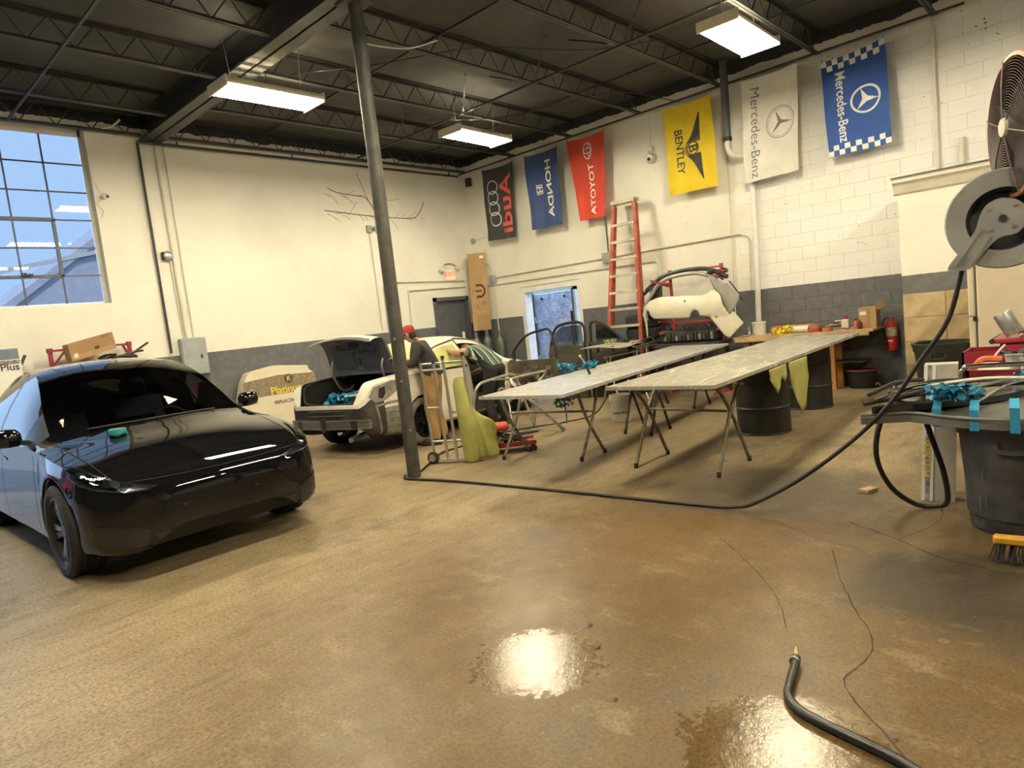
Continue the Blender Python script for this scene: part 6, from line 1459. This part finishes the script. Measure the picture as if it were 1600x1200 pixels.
for k, (a, b, rr, mt) in enumerate((((-.42, .46, .0), (.35, -.40, .02), .012, m_black), ((-.36, .30, .025), (.5, -.2, .03), .014, m_black), ((-.40, .40, .02), (.2, .0, .05), .008, m_chr), ((-.3, .1, .02), (.55, -.5, .05), .010, m_galv), ((-.2, .36, .03), (.4, .0, .03), .018, m_black), ((-.35, -.12, .0), (.5, -.42, .03), .008, m_chr), ((-.05, .3, .04), (.15, -.45, .07), .012, m_offw), ((-.3, .46, .04), (.25, .26, .06), .014, m_black))):
    a, b = Vector(a), Vector(b); MB().tube([a, a.lerp(b, .5) + V(.02, .03 * (k % 3 - 1), .03), b], rr, 6, 5).build('strip', mt, r, 50)
tag(crumple(MB(), (0, 0, 0), .13, 46, 61, .6).build('masking_film_bunch', m_film, None, 30, (4.72, .80, .80)), 'large bunch of crumpled blue film on the dark car panel', 'masking film')
tag(crumple(MB(), (0, 0, 0), .08, 14, 62, .8).build('masking_film_bunch', m_film, None, 30, (5.42, .50, .80)), 'small blue film scrap near the right edge, behind the taped panel', 'masking film')
# black rubber weather strip looping down
hose('rubber_loop', [(5.05, .98, .83), (4.82, 1.10, .80), (4.72, 1.20, .66), (4.72, 1.24, .42), (4.86, 1.20, .18), (4.98, 1.09, .04), (5.02, .98, .025), (4.98, .90, .08), (4.90, .90, .30), (4.84, .95, .55), (4.84, .99, .74), (4.95, .99, .83)], .017, m_black, 'black rubber strip hanging in a long loop from the car panel to the floor', 'rubber strip')
# tall printed carton behind
r = thing('long_carton', 'long narrow white carton with yellow lettering leaning behind the rubber loop', 'box', (5.22, 1.0, 0), math.radians(8))
def lean(p): return V(p.x + .22 * p.z, p.y - .05 * p.z, p.z)
MB().box(0, .14, -.10, .10, .0, .93).xf(lean).build('carton', M('worn_grey_card', (.46, .42, .36), .75, var=.15), r)
m_pat = M('printed_pattern', (.05, .05, .05), .7, col2=(.45, .43, .40), scale=22)
MB().box(-.004, .0, .045, .10, .0, .93).xf(lean).build('white_side', m_white, r); MB().box(-.006, -.004, .052, .078, .0, .93).xf(lean).build('pattern_band', m_pat, r)
MB().box(-.005, -.001, .03, .045, .0, .93).xf(lean).build('torn_edge', m_white, r)
lettering(MB(), 'WILDBIRD', .062, lambda a, b: lean(V(-.008, .066 + b, .30 + a)), .01).build('lettering', M('yellow_print', (.75, .55, .03), .5), r)
MB().box(-.003, -.001, -.07, -.03, .60, .66).xf(lean).build('symbol_box', m_dgrey, r)
# service cart with chrome handle and clutter, red tool chest behind
r = thing('service_cart', 'maroon service cart with bent chrome handle and cluttered top', 'cart', (6.45, .55, 0))
m_mar = M('maroon_enamel', (.20, .025, .03), .4, var=.2)
MB().box(-.28, .38, -.55, .38, .74, .77).build('top_tray', m_offw, r); MB().box(-.30, -.28, -.55, .40, .66, .79).box(-.30, .40, .38, .40, .66, .79).build('tray_lip', m_mar, r)
MB().box(-.28, .38, -.55, .38, .30, .33).build('lower_tray', m_mar, r)
for x, y in ((-.28, .38), (.36, .38), (-.28, -.53), (.36, -.53)): MB().box(x - .015, x + .015, y - .015, y + .015, .05, .76).build('post', m_mar, r); MB().cyl((x, y - .012, .03), (x, y + .012, .03), .03, n=14).build('castor', m_black, r, 40)
MB().tube([(-.34, .42, .50), (-.36, .43, .74), (-.38, .40, .81), (-.38, .30, .835), (-.38, -.6, .855)], .018, 8, 5).build('handle', m_chr, r, 50)
def on_cart(name, x, y, label, cat): return thing(name, label, cat, (x, y, .77))
m_clear = M('cloudy_plastic', (.62, .62, .58), .3, var=.1, trans=.5)
for x, y, R, h, lab in ((6.28, .66, .055, .12, 'cloudy plastic mixing cup standing on the service cart'), (6.22, .57, .05, .10, 'cloudy plastic cup in front of the mixing cup')):
    t = on_cart('plastic_cup', x, y, lab, 'cup'); MB().lathe([(0, 0), (R * .75, 0), (R, h), (R * 1.08, h), (R * .95, h - .005), (R * .7, .006), (0, .006)], 22).build('cup', m_clear, t, 30); MB().lathe([(R * 1.0, h - .012), (R * 1.06, h - .012), (R * 1.06, h - .006), (R, h - .006)], 22).build('ridge', m_clear, t)
t = on_cart('orange_gun', 6.35, .82, 'orange trigger tool on the service cart', 'tool'); m_or = M('orange_plastic', (.75, .16, .05), .4)
MB().tube([(0, .10, .0), (0, .08, .06), (0, .03, .09), (.0, -.08, .085)], .018, 8, 4).build('grip', m_or, t, 50); MB().tube([(0, -.02, .08), (.02, -.05, .13), (.02, -.10, .19)], .008, 6, 4).build('spout', m_offw, t)
t = on_cart('spray_gun', 6.50, .50, 'chrome paint spray gun with dark cup on the service cart', 'spray gun')
MB().lathe([(0, 0), (.05, 0), (.05, .10), (.02, .12), (0, .12)], 18).build('cup', m_dirtd, t, 30); MB().cyl((0, 0, .12), (0, 0, .17), .02).obox((-.08, .03, .19), (.07, -.03, .20), .035, .045).build('body', m_chr, t); MB().tube([(.05, -.03, .2), (.07, -.05, .14), (.07, -.06, .08)], .014, 6, 4).build('handle', m_chr, t, 50); MB().lathe([(.018, 0), (.03, .01), (.03, .03), (.0, .03)], 14, axis='x').xf(lambda p: V(p.x - .11, p.y + .035, p.z + .19)).build('air_cap', m_chr, t, 40)
tag(crumple(MB(), (0, 0, 0), .15, 26, 71, .7).build('rag', M('grey_blue_rag', (.10, .13, .16), .85, var=.5), None, 40, (6.62, .64, .772)), 'heap of dark grey-blue rags at the back of the service cart', 'rag')
bottle(6.62, .44, .77, .24, .04, M('yellow_bottle', (.70, .50, .03), .4), m_blkp, 'yellow bottle standing behind the spray gun'); bottle(6.20, .44, .77, .12, .028, m_white, m_white, 'small white bottle right of the plastic cups'); bottle(6.18, .375, .77, .11, .026, m_white, m_dgrey, 'small white bottle nearest the right edge of the picture')
m_chest = M('chest_red', (.30, .022, .045), .35, var=.2, coat=.4)
r = thing('tool_chest', 'dark red tool chest with an open red drawer beside the service cart', 'tool chest', (7.25, .41, 0))
MB().box(-.25, .25, -.45, .42, .06, .91, .01).build('cabinet', m_chest, r); MB().box(-.28, .28, -.48, .47, .91, .95, .012).build('lid', m_chest, r); MB().cyl((-.28, .47, .93), (.28, .47, .93), .022, n=10).build('bumper', m_black, r, 50)
for z in (.2, .45, .7): MB().box(-.262, -.25, -.40, .38, z, z + .2, .004).build('drawer_front', m_chest, r); MB().obox((-.275, -.3, z + .15), (-.275, .28, z + .15), .015, .02).build('drawer_pull', m_galv, r)
dw = MB()
for b in ((-.22, .22, .42, .70, .66, .67), (-.22, -.205, .42, .70, .66, .84), (.205, .22, .42, .70, .66, .84), (-.22, .22, .685, .70, .66, .84)): dw.box(*b)
dw.build('open_drawer', m_chest, r)
for x, y in ((-.2, -.4), (.2, -.4), (-.2, .36), (.2, .36)): MB().cyl((x, y - .015, .03), (x, y + .015, .03), .03, n=12).build('castor', m_black, r, 40)
r = thing('steel_can', 'grey steel cylinder leaning tilted on the red tool chest', 'can', (7.06, .745, .95))
MB().lathe([(.0, 0), (.068, 0), (.07, .008), (.07, .20), (.066, .208), (.064, .2), (.0, .19)], 26).xf(lambda p: V(p.x, p.y * math.cos(.45) + p.z * math.sin(.45) - .02, max(0, p.z * math.cos(.45) - p.y * math.sin(.45) + .03))).build('can', m_galv, r, 35)
r = thing('pink_rag_pack', 'pale pink pack beside the tilted steel cylinder', 'rag', (7.1, .62, .95)); crumple(MB(), (0, 0, .0), .10, 14, 81, .9).build('pack', M('pink_pack', (.55, .32, .27), .6, var=.3), r)
# ------------------------------------------------------------------ hose reel and drum fan on the near post
m_reel = M('grey_reel_enamel', (.38, .39, .39), .38, .15, var=.15); m_reeld = M('reel_inner', (.09, .095, .12), .45)
r = thing('hose_reel', 'large grey hose reel with bracket arms mounted on the near post', 'hose reel', (4.52, .50, 1.82), math.radians(6))
def ax(prof, n=44): return MB().lathe(prof, n, axis='x')
ax([(.255, -.085), (.262, -.08), (.255, -.072), (.165, -.060), (.165, -.075), (.255, -.085)]).build('front_flange', m_reel, r, 40); ax([(.255, .085), (.262, .08), (.0, .06), (.0, .075), (.255, .085)]).build('rear_flange', m_reel, r, 40)
ax([(.168, -.066), (.150, -.02), (.150, .06), (.0, .06)]).build('drum', m_reeld, r, 40)
hcoil = MB()
for k in range(4): hcoil.tube([V(-.045 + .028 * k, .18 * math.cos(a), .18 * math.sin(a)) for a in [i * math.pi / 14 for i in range(28)]], .013, 6, 0, True)
hcoil.build('wound_hose', m_black, r, 50)
ap = [(0.085, .06), (.075, -.055), (.06, -.10), (.235, -.255), (.235, -.29), (.21, -.315), (.11, -.315), (-.02, -.085), (-.085, -.04), (-.085, .05), (-.03, .09), (.04, .09)]
apf = lambda u, v, d: V(d, u, v)
MB().prism([(p.x, p.y) for p in catmull([V(a, b, 0) for a, b in [(.0, .105), (.07, .08), (.105, .01), (.125, -.05), (.20, -.155), (.245, -.215), (.245, -.245), (.15, -.245), (.09, -.17), (.02, -.10), (-.06, -.085), (-.10, -.02), (-.08, .07)]], 3, True)], apf, -.115, -.105).build('arm_plate', m_reel, r)
MB().prism([(-.05, .06), (-.52, .09), (-.52, -.05), (-.06, -.06)], apf, -.112, -.106).build('mount_plate', m_reel, r)
for (a, b), (a2, b2) in (((.10, -.05), (.215, -.22)), ((.06, -.09), (.15, -.225))): MB().obox((-.119, a, b), (-.119, a2, b2), .010, .014, (1, 0, 0)).build('arm_rib', m_reel, r)
for a, b in ((.055, .055), (-.055, .06), (.06, -.055), (-.045, -.05), (.19, -.215), (.22, -.225), (.165, -.19)): MB().cyl((-.116, a, b), (-.124, a, b), .010, n=6).build('bolt', m_galv, r)
MB().cyl((-.13, 0, 0), (.09, 0, 0), .018, n=12).build('axle', m_dirtd, r, 40)
for y in (.235, .165): MB().cyl((-.11, y, -.235), (.03, y, -.235), .012, n=10).build('guide_roller', m_chr, r, 40)
hose('reel_hose', [(4.50, .66, 1.66), (4.50, .69, 1.58), (4.51, .77, 1.30), (4.51, .91, 1.08), (4.51, 1.09, .81), (4.51, 1.33, .555), (4.50, 1.66, .285), (4.50, 1.97, .09), (4.52, 2.15, .025), (4.50, 2.45, .014), (4.46, 3.18, .014), (4.40, 4.2, .014), (4.33, 5.0, .014), (4.24, 5.52, .014), (4.22, 5.68, .014), (4.30, 5.79, .014)], .0135, m_black, 'long black air hose sweeping from the reel down across the floor to the post')
m_fano = M('faded_orange_ring', (.50, .22, .12), .5, var=.25, scale=5); m_blade = M('grey_fan_blade', (.10, .10, .11), .5, var=.2)
fan = thing('drum_fan', 'large round industrial fan with faded orange ring high on the near post', 'fan', (4.50, .355, 2.285), math.radians(24))
FR = .345
def fax(prof, n=48): return MB().lathe(prof, n, axis='y')
fax([(FR, .10), (FR + .018, .095), (FR + .018, .07), (FR + .004, .06), (FR + .004, -.12), (FR + .016, -.13), (FR + .016, -.15), (FR - .004, -.15), (FR - .006, .08), (FR, .10)]).build('drum_ring', m_fano, fan, 35)
gw = MB()
for k in range(22):
    rr = .06 + k * (FR - .07) / 21; gw.tube([V(rr * math.cos(a), .10 + .03 * (1 - (rr / FR) ** 2), rr * math.sin(a)) for a in [i * math.pi / 20 for i in range(40)]], .0016, 4, 0, True)
gw.build('grille_wires', M('brown_wire', (.16, .12, .11), .5), fan)
fax([(FR - .008, .085), (FR - .008, -.149), (.0, -.149)]).build('lining', M('fan_lining', (.05, .05, .055), .6), fan, 40)
for k in range(6):
    a = k * math.pi / 3 + .3; MB().tube([V(rr * math.cos(a), .102 + .032 * (1 - (rr / FR) ** 2), rr * math.sin(a)) for rr in (.03, .15, .25, FR + .012)], .004, 5).build('grille_spoke', MATS['brown_wire'], fan)
MB().lathe([(0, .145), (.045, .143), (.05, .13), (.05, .12)], 20, axis='y').build('badge', m_offw, fan, 40)
for k in range(3):
    a0 = k * 2 * math.pi / 3
    MB().grid(lambda u, v: V((.05 + u * .27) * math.cos(a0 + (v - .5) * (1.5 - .3 * u)), .02 + (v - .5) * .12, (.05 + u * .27) * math.sin(a0 + (v - .5) * (1.5 - .3 * u))), 6, 8).build('blade', m_blade, fan, 60)
MB().cyl((0, -.14, 0), (0, .02, 0), .075, n=20).build('motor', m_dirtd, fan, 40); fax([(.02, -.155), (FR, -.155)]).build('rear_guard', m_blade, fan)
MB().obox((0, -.14, .0), (-.19, -.27, .0), .05, .05).build('mount_arm', m_dirtd, fan)
# ------------------------------------------------------------------ broom, foreground hose, floor scraps
m_brs = M('grey_bristle', (.08, .075, .065), .9, var=.5, scale=60)
r = thing('push_broom', 'broom with yellow-orange head and dark bristles at the lower right edge', 'broom', (4.22, .36, 0), math.radians(94))
MB().box(-.22, .20, -.03, .03, .105, .15, .01).build('head', M('yellow_broom_head', (.62, .33, .03), .45), r); q = random.Random(9); bm_ = MB()
for k in range(150):
    u = q.uniform(-.21, .19); v = q.uniform(-.024, .024); bm_.cyl((u, v, .108), (u * 1.16 + q.uniform(-.012, .012), v * 2.0 + q.uniform(-.012, .012), q.uniform(.0, .02)), .0035, .0025, n=4, caps=False)
o = bm_.build('bristles', m_brs, r); o['kind'] = 'stuff'
MB().cyl((-.02, 0, .15), (-.45, .25, 1.25), .013, n=10).build('handle', m_wood, r, 40)
hz = hose('water_hose', [(2.675, 1.055, .03), (2.62, 1.04, .024), (2.50, 1.015, .02), (2.40, .985, .019), (2.335, .92, .019), (2.30, .82, .019), (2.27, .70, .019), (2.235, .57, .019), (2.15, .40, .019), (2.0, .2, .019)], .0185, M('wet_black_hose', (.02, .02, .022), .35, var=.3), 'thick black hose with metal clamp lying on the wet floor in the foreground', n=12)
MB().lathe([(.019, 0), (.0215, 0), (.0215, .014), (.019, .014), (.019, 0)], 16, axis='x').xf(lambda p: V(p.x - .035, p.y - .004, p.z - .003)).build('clamp', m_galv, hz, 40)
MB().cyl((0, 0, 0), (.035, .012, .008), .010, n=8).cyl((.035, .012, .008), (.06, .02, .012), .006, n=8).build('brass_barb', M('brass', (.45, .30, .12), .35, .8), hz, 40)
tag(MB().obox((-.06, .02, .015), (.06, -.02, .012), .07, .025).build('wood_chip', m_wood, None, None, (5.30, 1.46, 0)), 'small pale wood block lying on the floor near the rubber loop', 'wood block')
tag(MB().add([(0, 0, .004), (.03, .01, .012), (.045, -.012, .004), (.015, -.03, .008), (.02, -.01, .0)], [(0, 1, 2), (0, 2, 3), (3, 4, 0), (2, 4, 3)]).build('blue_scrap', m_film, None, None, (1.28, 1.72, 0)), 'tiny blue tape scrap on the floor at the bottom edge', 'scrap')
for x, y, s, lab in ((2.52, 2.02, .022, 'dark leaf-like scrap near the left glint on the wet floor'), (2.36, 1.86, .026, 'dark flat scrap right of the left glint on the wet floor'), (2.05, 1.55, .016, 'tiny dark scrap on the wet floor nearest the camera')):
    tag(MB().add([(-s, 0, .002), (0, s * .6, .008), (s, 0, .002), (0, -s * .6, .006)], [(0, 1, 2, 3)]).build('floor_scrap', m_dirtd, None, None, (x, y, 0)), lab, 'scrap')
# ------------------------------------------------------------------ left side: boxes and rack behind the black car
r = thing('parts_rack', 'dark red rack against the far wall under the big window', 'rack', (2.90, 10.90, 0))
m_mrk = M('dark_red_rack', (.30, .03, .06), .5, var=.2)
for x in (-.50, .50):
    MB().box(x - .025, x + .025, -.02, .02, 0, 1.86).build('upright', m_mrk, r); MB().box(x - .02, x + .02, -.55, .15, 0, .04).build('base', m_mrk, r); MB().cyl((x, 0, 1.86), (x, 0, 1.80), .04, n=10).build('socket', m_mrk, r)
    MB().obox((x, 0, 1.60), (x + (.18 if x < 0 else -.1), -.05, 1.82), .02, .03).build('brace', m_mrk, r)
MB().box(-.5, .5, -.015, .015, 1.81, 1.84).build('top_bar', m_mrk, r); MB().box(-.5, .5, -.5, 0, 1.48, 1.50).build('shelf', m_dirtd, r)
MB().obox((.52, -.02, 1.68), (.76, -.02, 1.82), .02, .03).build('hook_arm', m_dirtd, r)
r = thing('cardboard_box', 'brown cardboard box lying tilted on the rack above the black car', 'box', (2.84, 10.72, 1.84))
th = math.radians(12.5); rot = lambda p: V(p.x * math.cos(th) - p.z * math.sin(th) + p.z * .12, p.y, p.x * math.sin(th) + p.z * math.cos(th))
MB().box(-.29, .29, -.14, .14, -.13, .11).xf(rot).build('carton', m_card2, r); MB().box(-.288, .288, -.142, -.14, -.13, -.06).xf(rot).build('lower_band', m_card, r)  # second box: strip of paler cardboard along the lower front
lettering(MB(), 'BALL', .045, lambda a, b: rot(V(.18 + a, -.143, .085 + b)), .005).build('lettering', m_dirtd, r); MB().box(-.25, -.20, -.143, -.141, -.10, -.04).xf(rot).build('arrow_mark', m_offw, r); MB().box(.02, .08, -.143, -.141, -.06, -.02).xf(rot).build('icon', m_dirtd, r)
r = thing('scrap_trim', 'dark plastic and chrome trim piled under the tilted cardboard box', 'car parts', (2.92, 10.68, 1.50))
MB().box(-.40, .42, -.16, .14, .0, .10, .03).build('tray', m_dirtd, r); q = random.Random(6)
for k in range(9):
    x = q.uniform(-.35, .45); a = V(x, q.uniform(-.16, 0), .12); b = a + V(q.uniform(.1, .3), q.uniform(-.05, .05), q.uniform(.0, .10)); MB().tube([a, a.lerp(b, .5) + V(0, 0, .03), b], q.uniform(.012, .03), 6, 3).build('trim', (m_black, m_chr, m_dirtd, m_black, M('copper_trim', (.35, .14, .08), .4, .4))[k % 5], r, 50)
r = thing('printed_carton', 'white printed carton with dark top at the left edge below the window', 'box', (1.72, 10.80, 1.30))
MB().box(-.28, .30, -.12, .12, 0, .46).build('carton', m_white, r); MB().box(-.282, .285, -.122, .122, .46, .60).build('dark_top', M('blue_grey_print', (.16, .20, .27), .6), r); MB().box(-.28, .29, -.124, -.12, .40, .45).build('pattern_band', m_pat, r)
lettering(MB(), 'Plus', .13, lambda a, b: V(.17 + a, -.126, .36 + b), .012).build('lettering', m_blkp, r); MB().obox((.30, -.08, .38), (.36, -.08, .50), .05, .03).build('strap', m_dirtd, r)
r = thing('carton_stand', 'plain low table hidden behind the black car, under the printed carton', 'table', (1.72, 10.80, 0)); MB().box(-.32, .34, -.2, .2, 1.26, 1.30).build('top', m_wood, r)
for x in (-.28, .30):
    for y in (-.16, .16): MB().box(x - .02, x + .02, y - .02, y + .02, 0, 1.26).build('leg', m_wood, r)
# big body-panel carton leaning behind the two cars
BX = [(5.11, 1.13), (5.18, 1.16), (5.64, 1.22), (6.23, 1.15), (6.24, 1.08), (6.33, 1.00), (6.36, .0), (4.94, .0), (4.91, .70), (5.01, .99)]
r = thing('bumper_carton', 'big white bumper carton with yellow lettering leaning on the far wall between the cars', 'box', (5.62, 10.70, 0))
bf = lambda u, v, d: V(u - 5.62, d + .14 * v, v)
MB().prism(BX, bf, .0, .20).build('carton', M('cream_card', (.66, .60, .45), .7, var=.06), r)
m_pat2 = M('hatch_print', (.30, .24, .15), .7, col2=(.12, .09, .06), scale=35)
MB().prism([(5.015, 1.0), (5.63, 1.05), (6.325, 1.01), (6.335, .74), (6.02, .72), (4.925, .72)], bf, -.004, .0).build('pattern_band', m_pat2, r)
MB().prism([(5.82 + .085 * math.cos(a), .965 + .08 * math.sin(a)) for a in [k * math.pi / 12 for k in range(24)]], bf, -.008, -.004).build('badge', M('badge_black', (.04, .035, .02), .5), r)
lettering(MB(), 'K', .13, lambda a, b: bf(5.82 + a, .965 + b, -.011), .012).build('badge_letter', M('badge_yellow', (.72, .52, .04), .5), r)
lettering(MB(), 'Platinum', .185, lambda a, b: bf(5.44 + a, .785 + b, -.009), .022, align='LEFT').build('lettering', MATS['badge_yellow'], r)
lettering(MB(), 'Plus', .12, lambda a, b: bf(5.98 + a, .69 + b, -.009), .012, align='LEFT').build('lettering', m_blkp, r)
lettering(MB(), 'REPLACEMENT', .085, lambda a, b: bf(5.47 + a, .585 + b, -.006), .006, align='LEFT', sx=.95).build('lettering', m_blkp, r)
# ------------------------------------------------------------------ far corner: gas cylinders and tall carton on top
m_gas = M('grey_cylinder_paint', (.11, .115, .12), .4, .2, var=.3); m_gas2 = M('green_cylinder_paint', (.09, .105, .08), .4, .2, var=.3)
for x, y, h, mt, lab in ((10.44, 10.78, 1.36, m_gas, 'dark grey gas cylinder in the far corner, nearest the grey door'), (10.62, 10.62, 1.38, m_gas, 'grey gas cylinder in the middle of the corner group'), (10.74, 10.34, 1.34, m_gas2, 'greenish gas cylinder nearest the white doorway'), (10.14, 10.86, 1.40, m_offw, 'slim pale gas cylinder just in front of the grey door')):
    R = .105 if mt is not m_offw else .07
    g_ = thing('gas_cylinder', lab, 'gas cylinder', (x, y, 0), 0, 'gas cylinders in the far corner')
    MB().lathe([(0, 0), (R, 0), (R, h - .30), (R * .9, h - .22), (R * .55, h - .14), (R * .38, h - .11), (R * .38, h - .09), (0, h - .09)], 24).build('bottle', mt, g_, 40); MB().lathe([(R * .45, h - .12), (R * .45, h - .03), (R * .35, h), (0, h)], 18).build('cap', mt, g_, 40)
tc = thing('tall_carton', 'tall narrow brown carton with dark round emblem standing on the gas cylinders', 'box', (10.59, 10.70, 1.385), math.radians(-46))
def tl_(p): return V(p.x + .02 * p.z, p.y + .06 * p.z, p.z)
MB().box(-.20, .20, -.07, .09, 0, 1.72).xf(tl_).build('carton', m_card, tc); MB().box(.07, .16, -.073, -.07, 1.60, 1.66).xf(tl_).build('label', m_white, tc)
MB().box(-.10, .19, -.073, -.07, .0, .36).xf(tl_).build('scuffed_patch', m_card2, tc)
em = MB(); c0 = (.02, .88)
def em_seg(r0, r1, a0, a1, n=14):
    vs = []
    for i in range(n + 1):
        a = a0 + (a1 - a0) * i / n
        for rr in (r0, r1): vs.append(tl_(V(c0[0] + rr * math.cos(a), -.074, c0[1] + rr * math.sin(a) * 1.25)))
    em.add(vs, [(2 * i, 2 * i + 1, 2 * i + 3, 2 * i + 2) for i in range(n)])
em_seg(.085, .125, -2.2, 2.2); em.add([tl_(V(a, -.074, b)) for a, b in ((-.08, .865), (.06, .865), (.06, .90), (-.08, .90))], [(0, 1, 2, 3)])
for zz in (1.0, .73): em.add([tl_(V(a, -.074, b)) for a, b in ((-.07, zz), (.0, zz), (.0, zz + .035), (-.07, zz + .035))], [(0, 1, 2, 3)])
em.build('emblem', M('dark_brown_print', (.05, .03, .02), .7), tc)
lettering(MB(), 'mopar', .055, lambda a, b: tl_(V(-.135 - b, -.074, .88 + a)), .004).build('lettering', m_redp2, tc)
lettering(MB(), '1', .12, lambda a, b: tl_(V(-.06 + a, -.074, .52 + b)), .006).build('numeral', MATS['dark_brown_print'], tc)
lettering(MB(), 'O', .10, lambda a, b: tl_(V(.09 + a, -.074, .60 + b)), .0).build('symbol', MATS['dark_brown_print'], tc)
# red car parked outside the open garage door
rc = CarBody(4.5, ztop=[(0, .56), (.03, .64), (.12, .72), (.8, .90), (1.1, .96), (1.5, 1.18), (1.85, 1.36), (2.4, 1.43), (3.0, 1.37), (3.75, 1.06), (4.3, 1.0), (4.5, .72)], zbot=[(0, .42), (.05, .28), (.6, .19), (4.0, .21), (4.5, .40)],
    w=[(0, .50), (.15, .77), (.8, .88), (3.0, .885), (4.2, .84), (4.5, .60)], belt=[(0, .56), (.35, .74), (1.2, .88), (3.0, .965), (4.2, .95), (4.5, .70)], rail_w=[(0, .42), (.8, .69), (1.5, .66), (2.0, .56), (3.0, .55), (3.75, .66), (4.5, .50)],
    rail_z=[(0, .56), (.35, .775), (1.1, .93), (1.85, 1.31), (2.5, 1.375), (3.0, 1.31), (3.75, 1.02), (4.5, .70)], axles=(.9, 3.6), arch_r=.36, axle_z=.32)
redc = thing('red_car', 'red car parked outdoors beyond the open garage door', 'car', (-1.4, 14.4, -.05), math.radians(78))
for k, mb in rc.build(lambda q, t, s: 'glass' if (3.05 < t < 3.9 and 1.6 < q < 3.3) or (t > 4.1 and (1.15 < q < 1.85 or 3.0 < q < 3.7)) else 'body').items():
    mb.build(k, m_roofg if k == 'glass' else M('red_car_paint', (.55, .012, .015), .25, var=.05, coat=.8), redc, 40)
for sd in (-1, 1):
    for y in (.9, 3.6): wheel(redc, sd * .77, y, .32, .2, sd, spokes=5)
